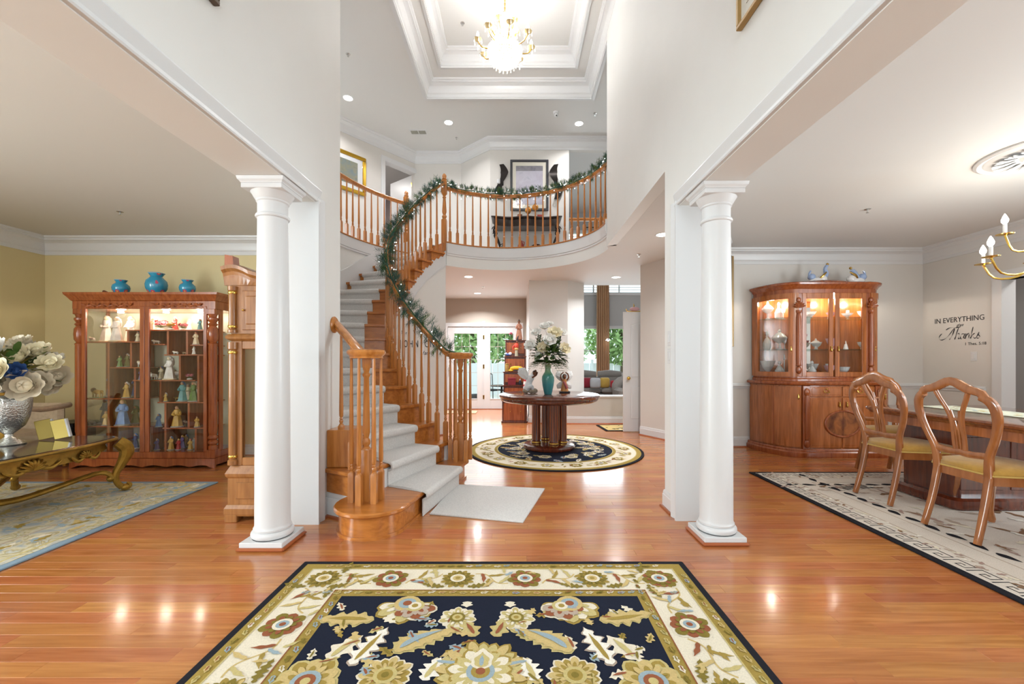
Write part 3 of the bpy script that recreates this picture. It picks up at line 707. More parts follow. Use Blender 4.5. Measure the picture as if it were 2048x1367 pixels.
def flower(R, x, y, r, np_, c1, c2, cc_, ang=0, mir=1, lay=3, rim=None, half=False):
    for k in range(np_):
        a = ang+(pi*(k+.5)/np_ if half else 2*pi*k/np_)
        W_ = r*(3.0 if half else 5.2)/np_; rk = r*(1 if k % 2 else .9)
        R.add(xf(petalpts(rk*1.05, W_*1.25), x, y, a, mir), rim or ('cream' if c1 != 'cream' else 'gold'), lay)
        R.add(xf(petalpts(rk*.97, W_*.9), x, y, a, mir), c1 if k % 2 else c2, lay+1)
        R.add(xf(petalpts(rk*.70, W_*.4), x, y, a, mir), c2 if k % 2 else c1, lay+2)
    for rr, c_, l_ in ((.42, cc_[0], 3), (.28, cc_[1], 4), (.14, cc_[2], 5)):
        R.add([(x+r*rr*cos(2*pi*k/14), y+r*rr*sin(2*pi*k/14)) for k in range(14)], c_, lay+l_)
def vine(R, p0, p1, amp, w, col, lay=1, n=16, ph=0, leaves=None, mir=1, rnd=random):
    pts = []
    dx, dy = p1[0]-p0[0], p1[1]-p0[1]; d = hypot(dx, dy)
    for i in range(n+1):
        t = i/n; o_ = amp*sin(2*pi*t+ph); pts.append((p0[0]+dx*t-dy/d*o_, p0[1]+dy*t+dx/d*o_))
    for q in stroke(pts, w): R.add(q, col, lay)
    if leaves:
        for i in range(2, n-1, 3):
            a = atan2(pts[i+1][1]-pts[i][1], pts[i+1][0]-pts[i][0])+(1 if i % 2 else -1)*.9
            leaf(R, *pts[i], a, .055+.02*(i % 3), .022, leaves[i % len(leaves)], None, 2, .25, .3*(1 if i % 2 else -1), 1, lay+1)
def ring(R, x0, x1, y0, y1, d0, d1, col, lay):
    R.add([(x0+d0,y0+d0),(x1-d0,y0+d0),(x1-d1,y0+d1),(x0+d1,y0+d1)], col, lay); R.add([(x0+d0,y1-d0),(x1-d0,y1-d0),(x1-d1,y1-d1),(x0+d1,y1-d1)], col, lay)
    R.add([(x0+d0,y0+d0),(x0+d1,y0+d1),(x0+d1,y1-d1),(x0+d0,y1-d0)], col, lay); R.add([(x1-d0,y0+d0),(x1-d1,y0+d1),(x1-d1,y1-d1),(x1-d0,y1-d0)], col, lay)
def border_floral(R, along, length, place, rnd):
    # place(s, d) -> point; s along the band, d from the outer edge (.095 .. .315)
    n = max(2, int(length/.335)); stp = length/n
    for i in range(n+1):
        s_ = i*stp; p = place(s_, .205); q = place(s_, .30); a = atan2(q[1]-p[1], q[0]-p[0])
        if i % 2 == 0:
            flower(R, *p, .098, 16, 'gold', 'olive', ('cream', 'tan', 'gold'), a, lay=2)
            leaf(R, *place(s_+.06, .285), atan2(*(place(s_+.2, .27)[k]-place(s_+.06, .285)[k] for k in (1, 0))), .13, .035, 'olive', None, 5, .5, .15)
            leaf(R, *place(s_-.06, .285), atan2(*(place(s_-.2, .27)[k]-place(s_-.06, .285)[k] for k in (1, 0))), .13, .035, 'olive', None, 5, .5, -.15)
        else:
            flower(R, *p, .10, 9, 'olive', 'rust', ('cream', 'blue', 'rust'), a, lay=2, rim='cream')
    for i in range(n):
        s_ = i*stp
        a, b = place(s_+.09, .15+.1*(i % 2)), place(s_+stp-.09, .25-.1*(i % 2))
        vine(R, a, b, .022, .009, 'tan', 1, 14, 0, ('tan', 'gold', 'rust', 'lgold'))
        for k in range(5):
            p = place(s_+.05+rnd.random()*(stp-.1), .125+rnd.random()*.16); leaf(R, *p, rnd.random()*6.28, .05+rnd.random()*.03, .018, rnd.choice(('lgold', 'gold', 'tan', 'blue')), None, 2, .3, .2)
def guard(R, length, place, d, rnd, w=.02):
    n = int(length/.052)
    for i in range(n):
        p = place((i+.5)*length/n, d); q = place((i+.5)*length/n+.03, d); a = atan2(q[1]-p[1], q[0]-p[0])
        leaf(R, p[0]-cos(a)*.02, p[1]-sin(a)*.02, a+rnd.uniform(-.3, .3), .042, w, rnd.choice(('lgold', 'cream', 'blue', 'olive', 'tan')), rnd.choice(('gold', 'rust', 'olive')), 2, .3, .2, 1, 2)
def entry_rug():
    rnd = random.Random(11); W, H, TH = 2.21, 3.1, .012
    t = thing('entry_rug', 'navy and cream floral rug with black edge in the foreground', 'rug', (-.137, 2.48, 0))
    x0, x1, y0, y1 = -W/2, W/2, -H, 0
    m = MB(); m.cbox(x0, x1, y0, y1, 0.0005, TH, .005); m.build('pile', RC['black'], t)
    R = Rug()
    ring(R, x0, x1, y0, y1, .037, .095, 'gold', 1); ring(R, x0, x1, y0, y1, .095, .315, 'cream', 1); ring(R, x0, x1, y0, y1, .315, .37, 'gold', 1)
    ring(R, x0, x1, y0, y1, .093, .099, 'lgold', 2); ring(R, x0, x1, y0, y1, .313, .318, 'rust', 2)
    R.add([(x0+.37,y0+.37),(x1-.37,y0+.37),(x1-.37,y1-.37),(x0+.37,y1-.37)], 'navy', 1)
    top = lambda s_, d: (x0+.205+s_, y1-d); left = lambda s_, d: (x0+d, y1-.205-s_); right = lambda s_, d: (x1-d, y1-.205-s_)
    border_floral(R, 0, W-.41, top, rnd); border_floral(R, 0, 1.6, left, rnd); border_floral(R, 0, 1.6, right, rnd)
    for d in (.066, .343):
        guard(R, W-.3, lambda s_, dd: (x0+.15+s_, y1-dd), d, rnd); guard(R, 1.5, lambda s_, dd: (x0+dd, y1-.15-s_), d, rnd); guard(R, 1.5, lambda s_, dd: (x1-dd, y1-.15-s_), d, rnd)
    def L(px, py): p = at(px, py, .012); return (abs(p[0]+.137), p[1]-2.48)
    # the field, mirrored about the middle
    for s_ in (1, -1):
        def U(px, py): q = L(px, py); return (s_*q[0], q[1])
        flower(R, *U(915, 1236), .085, 14, 'lgold', 'cream', ('olive', 'lgold', 'gold'), .3, 1, 2)
        leaf(R, *U(790, 1305), 1.05 if s_ < 0 else pi-1.05, .25, .105, 'tan', 'blue', 7, .22, -.55*(-s_), 1, 2, 'lgold')
        leaf(R, *U(700, 1330), 1.25 if s_ < 0 else pi-1.25, .24, .075, 'white', 'gold', 5, .45, 0, 1, 2, 'taupe')
        leaf(R, *U(655, 1320), 1.2 if s_ < 0 else pi-1.2, .17, .085, 'cream', 'lgold', 3, .3, .15*s_, 1, 2)
        leaf(R, *U(745, 1240), pi-.12 if s_ < 0 else .12, .25, .085, 'tan', 'gold', 5, .3, .1, 1, 2, 'lgold')
        flower(R, *U(815, 1208), .15, 7, 'lgold', 'cream', ('tan', 'blue', 'rust'), pi, 1, 2, 'gold', True)
        flower(R, *U(830, 1213), .11, 6, 'rust', 'taupe', ('lgold', 'cream', 'gold'), pi, 1, 3, 'cream', True)
        flower(R, *U(770, 1352), .105, 15, 'tan', 'gold', ('lgold', 'gold', 'olive'), .2, 1, 2, 'cream')
        flower(R, *U(610, 1365), .13, 11, 'gold', 'tan', ('blue', 'rust', 'lgold'), .5, 1, 2, 'lgold')
        leaf(R, *U(865, 1322), -.2 if s_ < 0 else pi+.2, .16, .055, 'lgold', 'blue', 4, .4, .1, 1, 2, 'cream')
        leaf(R, *U(845, 1362), 1.2 if s_ < 0 else pi-1.2, .13, .07, 'white', 'lgold', 4, .4, 0, 1, 2)
        leaf(R, *U(935, 1203), 1.6, -.05, .05, 'cream', None, 2, .3); leaf(R, *U(950, 1272), 2.0 if s_ < 0 else pi-2.0, .12, .06, 'lgold', 'rust', 3, .3, .1, 1, 2, 'tan')
        for a, b in (((967,1265),(905,1203)), ((740,1205),(650,1250)), ((885,1365),(800,1345)), ((780,1255),(760,1262)), ((880,1365),(980,1367))):
            vine(R, U(*a), U(*b), .006, .014, 'rust', 1, 8)
        for k in range(34):
            p = U(rnd.uniform(560, 960), rnd.uniform(1215, 1366))
            if abs(p[0]) < .70: leaf(R, *p, rnd.random()*6.28, rnd.uniform(.05, .10), rnd.uniform(.022, .04), rnd.choice(('lgold', 'tan', 'cream', 'blue', 'gold')), rnd.choice((None, 'olive', 'rust')), 3, .4, .2)
    flower(R, 0, L(967, 1345)[1], .185, 21, 'tan', 'lgold', ('cream', 'cream', 'gold'), pi/2, 1, 3, 'gold')
    flower(R, 0, L(967, 1345)[1], .13, 13, 'cream', 'lgold', ('blue', 'gold', 'rust'), pi/2, 1, 5)
    leaf(R, 0, L(967, 1342)[1], pi/2, .12, .09, 'cream', 'tan', 2, .12, 0, 1, 8); leaf(R, 0, L(967, 1338)[1], pi/2, .08, .06, 'lgold', 'blue', 2, .12, 0, 1, 12)
    for k in range(60):
        leaf(R, rnd.uniform(-.68, .68), rnd.uniform(-2.6, -1.0), rnd.random()*6.28, rnd.uniform(.1, .2), .07, rnd.choice(('lgold', 'tan', 'cream', 'blue')), 'olive', 4, .3, .2)
    R.build(t, TH)
entry_rug()
def round_rug():
    rnd = random.Random(5); TH = .012; r = 1.15
    t = thing('round_rug', 'round navy and cream floral rug under the pedestal table', 'rug', (.50, 5.667, 0))
    MB().lathe([(r-.004,.0005),(r,.004),(r,TH-.003),(r-.004,TH)], 96).build('pile', RC['black'], t)
    R = Rug()
    def circ(rr, col, lay): R.add([(rr*cos(2*pi*k/96), rr*sin(2*pi*k/96)) for k in range(96)], col, lay)
    circ(r-.035, 'gold', 1); circ(r-.09, 'lgold', 2); circ(r-.10, 'cream', 3); circ(.80, 'gold', 4); circ(.765, 'lgold', 5); circ(.755, 'navy', 6)
    for k in range(18):
        a = 2*pi*k/18; flower(R, .925*cos(a), .925*sin(a), .085, 10 if k % 2 else 14, 'gold' if k % 2 else 'olive', 'lgold' if k % 2 else 'gold', ('cream', 'blue', 'rust') if k % 2 else ('cream', 'tan', 'gold'), a, 1, 4)
        for j in range(7):
            b = a+(j+.5)*2*pi/18/7; leaf(R, rnd.uniform(.84, 1.02)*cos(b), rnd.uniform(.84, 1.02)*sin(b), rnd.random()*6.28, .07, .026, rnd.choice(('gold', 'lgold', 'tan', 'rust', 'olive')), None, 3, .3, .2, 1, 4)
    for k in range(90):
        rr = .74*sqrt(rnd.random()); a = rnd.random()*6.28
        if rr > .66: rr = .66
        leaf(R, rr*cos(a), rr*sin(a), rnd.random()*6.28, rnd.uniform(.11, .17), rnd.uniform(.05, .075), rnd.choice(('lgold', 'cream', 'tan', 'white', 'blue')), rnd.choice(('gold', 'olive', 'rust')), 4, .35, .2, 1, 7)
    for k in range(10):
        a = 2*pi*k/10; flower(R, .52*cos(a), .52*sin(a), .085, 12, 'lgold', 'cream', ('gold', 'blue', 'rust'), a, 1, 10)
    R.build(t, TH)
round_rug()
def dining_rug():
    rnd = random.Random(8); TH = .012
    t = thing('dining_rug', 'pale beige dining room rug with black edge and key pattern border', 'rug', (3.85, 2.9, 0))
    x0, x1, y0, y1 = -1.40, 1.40, -2.0, 1.585
    MB().cbox(x0, x1, y0, y1, .0005, TH, .004).build('pile', RC['black'], t)
    R = Rug(); ring(R, x0, x1, y0, y1, .045, .8, 'sand', 1)
    R.add([(x0+.8,y0+.8),(x1-.8,y0+.8),(x1-.8,y1-.8),(x0+.8,y1-.8)], 'sand', 1)
    ring(R, x0, x1, y0, y1, .235, .245, 'taupe', 2); ring(R, x0, x1, y0, y1, .39, .40, 'taupe', 2)
    def sides():
        yield (lambda s_, d: (x0+d, y1-.05-s_)), y1-y0-.1
        yield (lambda s_, d: (x0+.05+s_, y1-d)), x1-x0-.1
    for pl, ln in sides():
        n = int(ln/.125); u = ln/n
        for i in range(n):                        # key pattern
            s_ = i*u; P = [(0,.06),(0,.15),(.78,.15),(.78,.085),(.35,.085),(.35,.118),(.55,.118)]
            for q in stroke([pl(s_+a*u, b) for a, b in P], .010): R.add(q, 'black', 3)
        for i in range(int(ln/.03)):
            p = pl(i*.03+rnd.random()*.02, .195+rnd.uniform(-.022, .022)); leaf(R, *p, rnd.random()*6.28, .05, .022, rnd.choice(('rose', 'taupe', 'white', 'brown', 'cream')), None, 2, .3, .2, 1, 3)
        for i in range(int(ln/.15)):              # dark dash border
            s_ = i*.15; a, b = pl(s_+.05, .47), pl(s_+.15, .47); an = atan2(b[1]-a[1], b[0]-a[0])
            leaf(R, *a, an, .125, .05, 'black', None, 1, .1, .12*(-1)**i, 1, 3)
            for k in range(2): leaf(R, *pl(s_+rnd.random()*.15, .56+rnd.uniform(-.04, .06)), rnd.random()*6.28, .10, .03, rnd.choice(('brown', 'rose', 'taupe', 'white')), None, 3, .3, .5, 1, 3)
    for i in range(70):
        p = (rnd.uniform(x0+.6, x1-.6), rnd.uniform(y0+.6, y1-.6)); leaf(R, *p, rnd.random()*6.28, rnd.uniform(.12, .28), .045, rnd.choice(('brown', 'rose', 'taupe', 'white', 'cream')), None, 3, .3, rnd.uniform(-.6, .6), 1, 3)
    for k in range(7):
        y = y1-.62-k*.0; 
    m0 = (x0+.62, y1-.66)
    for k in range(9): R.add([(m0[0]-.20+k*.045, m0[1]+.10+k*.01), (m0[0]-.175+k*.045, m0[1]+.10+k*.01), (m0[0]-.13+k*.045, m0[1]+.0+k*.01), (m0[0]-.16+k*.045, m0[1]+.0+k*.01)], 'black', 4)
    R.build(t, TH)
dining_rug()
def living_rug():
    m, tr, p = nt('rug_faded_blue_beige')
    tc = tr.nodes.new('ShaderNodeTexCoord'); n = tr.nodes.new('ShaderNodeTexNoise'); n.inputs['Scale'].default_value = 7; n.inputs['Detail'].default_value = 5; n.inputs['Distortion'].default_value = 1.5
    r = tr.nodes.new('ShaderNodeValToRGB'); e = r.color_ramp.elements
    e[0].position = .30; e[0].color = lin('8f9fae'); e[1].position = .72; e[1].color = lin('c9b878')
    for pos, c in ((.42, 'b5b3a6'), (.5, 'cfc4a4'), (.58, 'a89a6e'), (.64, 'bfc1bb')): q = e.new(pos); q.color = lin(c)
    tr.links.new(tc.outputs['Object'], n.inputs['Vector']); tr.links.new(n.outputs['Fac'], r.inputs['Fac']); tr.links.new(r.outputs['Color'], p.inputs['Base Color']); p.inputs['Roughness'].default_value = .95
    t = thing('living_rug', 'faded blue and beige rug under the gilded coffee table', 'rug', (-4.2, 2.75, 0))
    MB().cbox(-1.6, 1.3, -2.2, 1.37, .0005, .012, .004).build('edge_binding', mat('rug_blue_edge', '8196a6', .9), t)
    o = MB().box(-1.55, 1.245, -2.15, 1.315, .009, .0135).build('pile', m, t)
    rnd = random.Random(4); R = Rug(); x0, x1, y0, y1 = -1.55, 1.245, -2.15, 1.315
    ring(R, x0, x1, y0, y1, .05, .065, 'lgold', 2); ring(R, x0, x1, y0, y1, .33, .345, 'taupe', 2)
    for i in range(60):
        s_ = i*.06
        for p in ((x1-.2+rnd.uniform(-.07, .07), y1-s_), (x1-s_, y1-.2+rnd.uniform(-.07, .07))):
            if p[0] > x0+.1 and p[1] > y0+.1: leaf(R, *p, rnd.random()*6.28, .11, .04, rnd.choice(('tan', 'lgold', 'blue', 'gold', 'cream')), None, 3, .3, .3, 1, 2)
    for i in range(120):
        leaf(R, rnd.uniform(x0+.4, x1-.5), rnd.uniform(y0+.4, y1-.5), rnd.random()*6.28, rnd.uniform(.1, .2), .05, rnd.choice(('tan', 'lgold', 'blue', 'gold', 'cream', 'blue')), None, 3, .3, .3, 1, 2)
    R.build(t, .0137)
living_rug()
# carpet remnant at the stair foot
t = thing('carpet_mat', 'pale grey carpet remnant lying at the foot of the stairs', 'mat', (-.27, 3.58, 0))
q = [at(905, 970, 0), at(1083, 978, 0), at(1038, 1045, 0), at(852, 1028, 0)]
m = MB(); m.M = Matrix.Translation((.27, -3.58, 0)); slabpoly(m, [(p[0]+.03, p[1]-.01) for p in q], .0005, .014, .004); m.build('pile', M['carpet'], t)
# small mats further back
t = thing('floor_mat', 'small dark-edged floral mat by the white panelled door', 'mat', (1.95, 7.62, 0))
m = MB(); q = [at(1192, 850, 0), at(1290, 848.5, 0), at(1290, 862, 0), at(1212, 862, 0)]; m.M = Matrix.Translation((-1.95, -7.62, 0)); slabpoly(m, [(p[0], p[1]) for p in q], .0005, .01, .003); m.build('edge', RC['black'], t)
R = Rug(); c0 = (sum(p[0] for p in q)/4-1.95, sum(p[1] for p in q)/4-7.62); R.add([(c0[0]+(p[0]-1.95-c0[0])*.88, c0[1]+(p[1]-7.62-c0[1])*.84) for p in q], 'tan', 1)
rnd = random.Random(2)
for k in range(26):
    R.add(xf(leafpts(.1, .04, 3, .3), c0[0]+rnd.uniform(-.33, .3), c0[1]+rnd.uniform(-.22, .2), rnd.random()*6), rnd.choice(('olive', 'navy', 'cream', 'lgold')), 2)
R.build(t, .01)
t = thing('door_mat', 'thin beige door mat in front of the French doors', 'mat', (-1.35, 9.8, 0))
MB().cbox(-.42, .42, -.25, .25, .0005, .012, .004).build('pile', mat('mat_beige', 'b9a184', .95), t)

# ------------------------------------------------------------------ round pedestal table with vase and angels
TXc, TYc, TZ = .433, 5.739, .742
t = thing('pedestal_table', 'round dark cherry pedestal table on the round rug', 'table', (TXc, TYc, .0175))
z0 = -.0175
m = MB(); m.lathe([(.60,.640),(.62,.645),(.648,.662),(.655,.675),(.655,.690),(.668,.700),(.676,.716),(.673,.735),(.66,.7415)], 72, (0,0,z0)); m.build('table_top', M['cherry_d'], t, smooth=True, ang=30)
m = MB(); m.loft([[((.653+.004*(k % 2))*cos(2*pi*k/144), (.653+.004*(k % 2))*sin(2*pi*k/144), z+z0) for k in range(144)] for z in (.676, .680, .686, .689)], cap=False); m.build('bead_moulding', M['cherry_d'], t)
m = MB(); m.lathe([(.345,0),(.352,.008),(.352,.03),(.335,.05),(.30,.062),(.24,.07)], 56); m.build('base', M['cherry_d'], t, smooth=True, ang=30)
for a in (200, 285, 340, 100):
    x, y = .185*cos(radians(a)), .185*sin(radians(a)); a2 = M['cherry_d']
    prof = [(.064,.06),(.066,.075),(.066,.10),(.058,.108)]+[(.056-.004*u, .115+.52*u) for u in (0, .5, 1)]
    m = MB(); m.lathe(prof, 20, (x, y, 0)); leg = m.build('column_leg', M['cherry_d'], t, smooth=True, ang=30)
    m = MB()
    for k in range(10):
        b = 2*pi*k/10; m.tube([(x+.054*cos(b), y+.054*sin(b), .12), (x+.051*cos(b), y+.051*sin(b), .63)], .007, 5)
    m.build('reeding', M['cherry'], leg, smooth=True)
    m = MB(); m.lathe([(.0668,.078),(.0675,.082),(.0675,.092),(.0668,.096)], 20, (x, y, 0), cap=False); m.build('brass_ring', M['brass'], leg, smooth=True)

def grad_mat(name, cols, z0, z1, rough=.15, coat=.5):      # colour by height on the object (glaze dipped in bands)
    m, tr, p = nt(name); tc = tr.nodes.new('ShaderNodeTexCoord'); sp = tr.nodes.new('ShaderNodeSeparateXYZ'); mr = tr.nodes.new('ShaderNodeMapRange')
    mr.inputs['From Min'].default_value = z0; mr.inputs['From Max'].default_value = z1
    r = tr.nodes.new('ShaderNodeValToRGB'); e = r.color_ramp.elements
    for i, (pos, c) in enumerate(cols):
        q = e[i] if i < 2 else e.new(pos); q.position = pos; q.color = lin(c)
    tr.links.new(tc.outputs['Object'], sp.inputs[0]); tr.links.new(sp.outputs['Z'], mr.inputs['Value']); tr.links.new(mr.outputs[0], r.inputs['Fac']); tr.links.new(r.outputs['Color'], p.inputs['Base Color'])
    p.inputs['Roughness'].default_value = rough; p.inputs['Coat Weight'].default_value = coat; return m
G1, G2, G3 = mat('leaf_green', '4c6b2f', .5, var=.2, vs=20), mat('leaf_dark', '2f4a28', .5, var=.2, vs=20), mat('leaf_light', '7d9a45', .5, var=.2, vs=20)
PW, PC_, PP = mat('petal_white', 'f1efe9', .6, var=.04), mat('petal_cream', 'e9dfc0', .6, var=.06), mat('petal_ivory', 'ddd2bb', .6, var=.06)
def petal(m, base, d, up, L, W, cupv=.35, n=4):
    # a curved petal: grid 3 x n
    d = Vector(d).normalized(); s_ = d.cross(Vector(up))
    if s_.length < 1e-3: s_ = d.cross(Vector((1,0,0)))
    s_.normalize(); u = s_.cross(d).normalized(); B = Vector(base); rows = []
    for i in range(n+1):
        t_ = i/n; w = W*sin(pi*(.12+.80*t_))**.8; c = B+d*(L*t_)+u*(cupv*L*t_*t_)
        rows.append([c-s_*w/2+u*(.18*w), c, c+s_*w/2+u*(.18*w)])
    m.loft(rows, closed=False, cap=False)
def rose(m, c, r, axis, rnd):
    ax = Vector(axis).normalized(); p = ax.cross(Vector((0,0,1)))
    if p.length < .1: p = ax.cross(Vector((1,0,0)))
    p.normalize(); q = ax.cross(p)
    C_ = Vector(c)
    m.ball(C_+ax*r*.25, r*.42, 8, 6)
    for ringi, (k, tilt, L, W) in enumerate(((5, .35, .75, .75), (7, .85, .95, .85), (8, 1.3, 1.05, .85))):
        for i in range(k):
            a = 2*pi*(i+.5*ringi)/k+rnd.uniform(-.1, .1); side = p*cos(a)+q*sin(a)
            d = ax*cos(tilt)+side*sin(tilt); petal(m, C_-ax*r*.1, d, ax, r*L, r*W, .35)
def fern(m, p0, d, L, rnd, droop=.6):
    d = Vector(d).normalized(); P = Vector(p0); side = d.cross(Vector((0,0,1))); side = side.normalized() if side.length > .05 else Vector((1,0,0))
    pts = [P+d*(L*t_)+Vector((0,0,-droop*L*t_*t_)) for t_ in [i/9 for i in range(10)]]
    m.tube(pts, .0015, 4)
    for i in range(1, 10):
        w = L*.33*sin(pi*(.15+.8*i/9)); 
        for sg in (1, -1): petal(m, pts[i], side*sg+d*.5, (0,0,1), w, w*.5, -.1, 2)
def bouquet(parent, z, R_, spec, rnd, leaves, ferns, stems=None):
    for (c, r, mt, nm) in spec:
        m = MB(); ax = Vector((c[0], c[1]-.15*R_, c[2]-z*0-R_*.1)); rose(m, (c[0], c[1], z+c[2]), r*1.55, ax+Vector((0,-.34,.10)), rnd); m.build(nm, mt, parent, smooth=True, ang=60, recalc=False)
    for nm, mt, n, Lr in leaves:
        m = MB()
        for k in range(n):
            a = rnd.random()*6.28; e = rnd.uniform(-.3, 1.2); d = (cos(a)*cos(e), sin(a)*cos(e), sin(e)); s_ = R_*rnd.uniform(.3, .8)
            petal(m, (d[0]*s_, d[1]*s_, z+R_*.35+d[2]*s_*.8), Vector(d)+Vector((0,0,rnd.uniform(-.4, .5))), (0,0,1), rnd.uniform(*Lr), rnd.uniform(*Lr)*.45, -.15, 3)
        tag(m.build(nm, mt, parent, smooth=True, ang=60, recalc=False), kind='stuff')
    if ferns:
        m = MB()
        for k in range(ferns):
            a = 2*pi*k/ferns+rnd.uniform(-.3, .3); fern(m, (cos(a)*.03, sin(a)*.03, z+.01), (cos(a), sin(a), rnd.uniform(.1, .55)), R_*rnd.uniform(.85, 1.15), rnd, rnd.uniform(.45, .85))
        tag(m.build('fern_frond', G1, parent, recalc=False), kind='stuff')
rnd = random.Random(21)
vx = (1096-CX)/FPX*5.60
v = thing('flower_vase', 'tall teal glazed vase of white roses and ferns on the round table', 'vase', (vx, 5.60, TZ))
VM = grad_mat('teal_glaze', [(0, '1f6f78'), (1, '93b58c'), (.35, '2a8187'), (.62, '3f8f82'), (.72, '7aa886')], 0, .40)
m = MB(); m.lathe([(.045,0),(.050,.004),(.055,.03),(.075,.12),(.083,.19),(.080,.235),(.060,.275),(.043,.30),(.038,.34),(.042,.38),(.052,.40),(.046,.40),(.034,.34),(.03,.30)], 40); m.build('vase_body', VM, v, smooth=True, ang=40)
def b2(px, py, dy=0): p = dp(px, py, 5.60+dy); return (p[0]-vx, dy, p[2]-TZ-.42)
spec = [(b2(1099,683,-.14), .068, PW, 'white_rose'), (b2(1108,670,-.06), .075, PC_, 'cream_rose'), (b2(1062,692,-.10), .060, PW, 'white_rose'), (b2(1086,697,-.13), .058, PC_, 'cream_rose'), (b2(1127,699,-.08), .06, PC_, 'cream_rose'),
        (b2(1073,668,-.02), .055, PW, 'white_rose'), (b2(1123,668,0), .055, PW, 'white_rose'), (b2(1089,656,.02), .055, PW, 'white_rose'), (b2(1078,708,-.12), .035, PW, 'white_bloom'), (b2(1100,650,.06), .04, PW, 'white_bloom')]
bouquet(v, .42, .26, spec, rnd, [('leaf_sprays', G1, 150, (.06, .12)), ('dark_leaf_sprays', G2, 90, (.07, .13)), ('light_leaf_sprays', G3, 40, (.06, .1))], 20)
m = MB()
for k in range(120):
    a = rnd.random()*6.28; e = rnd.uniform(.0, 1.4); s_ = rnd.uniform(.18, .27); m.ball((cos(a)*cos(e)*s_, sin(a)*cos(e)*s_, .46+sin(e)*s_*1.05), rnd.uniform(.006, .013), 5, 4)
tag(m.build('baby_breath', PW, v, smooth=True), kind='stuff')
m = MB()
for (x0_, top) in ((-.03, (-.24, .02, .91)), (.01, (-.04, .02, .92)), (.05, (.12, .0, .76)), (-.05, (-.1, 0, .8))):
    P = [Vector((x0_, 0, .4)).lerp(Vector(top), i/9)+Vector((.03*sin(i*1.3)*(i/9), 0, .02*sin(i))) for i in range(10)]; m.tube(P, [.004*(1-i/12) for i in range(10)], 5)
m.build('curly_twig', mat('twig_grey', '8d877c', .8), v, smooth=True)
m = MB()
for (bx, bz) in ((.10, .70), (-.13, .66), (.13, .64)):
    for i in range(6):
        for sg in (1, -1): petal(m, (bx+.004*i, 0, bz+.022*i), (sg*.8, .1, .7), (0,-1,0), .035, .02, 0, 2)
m.build('leaf_sprig', G2, v, recalc=False)

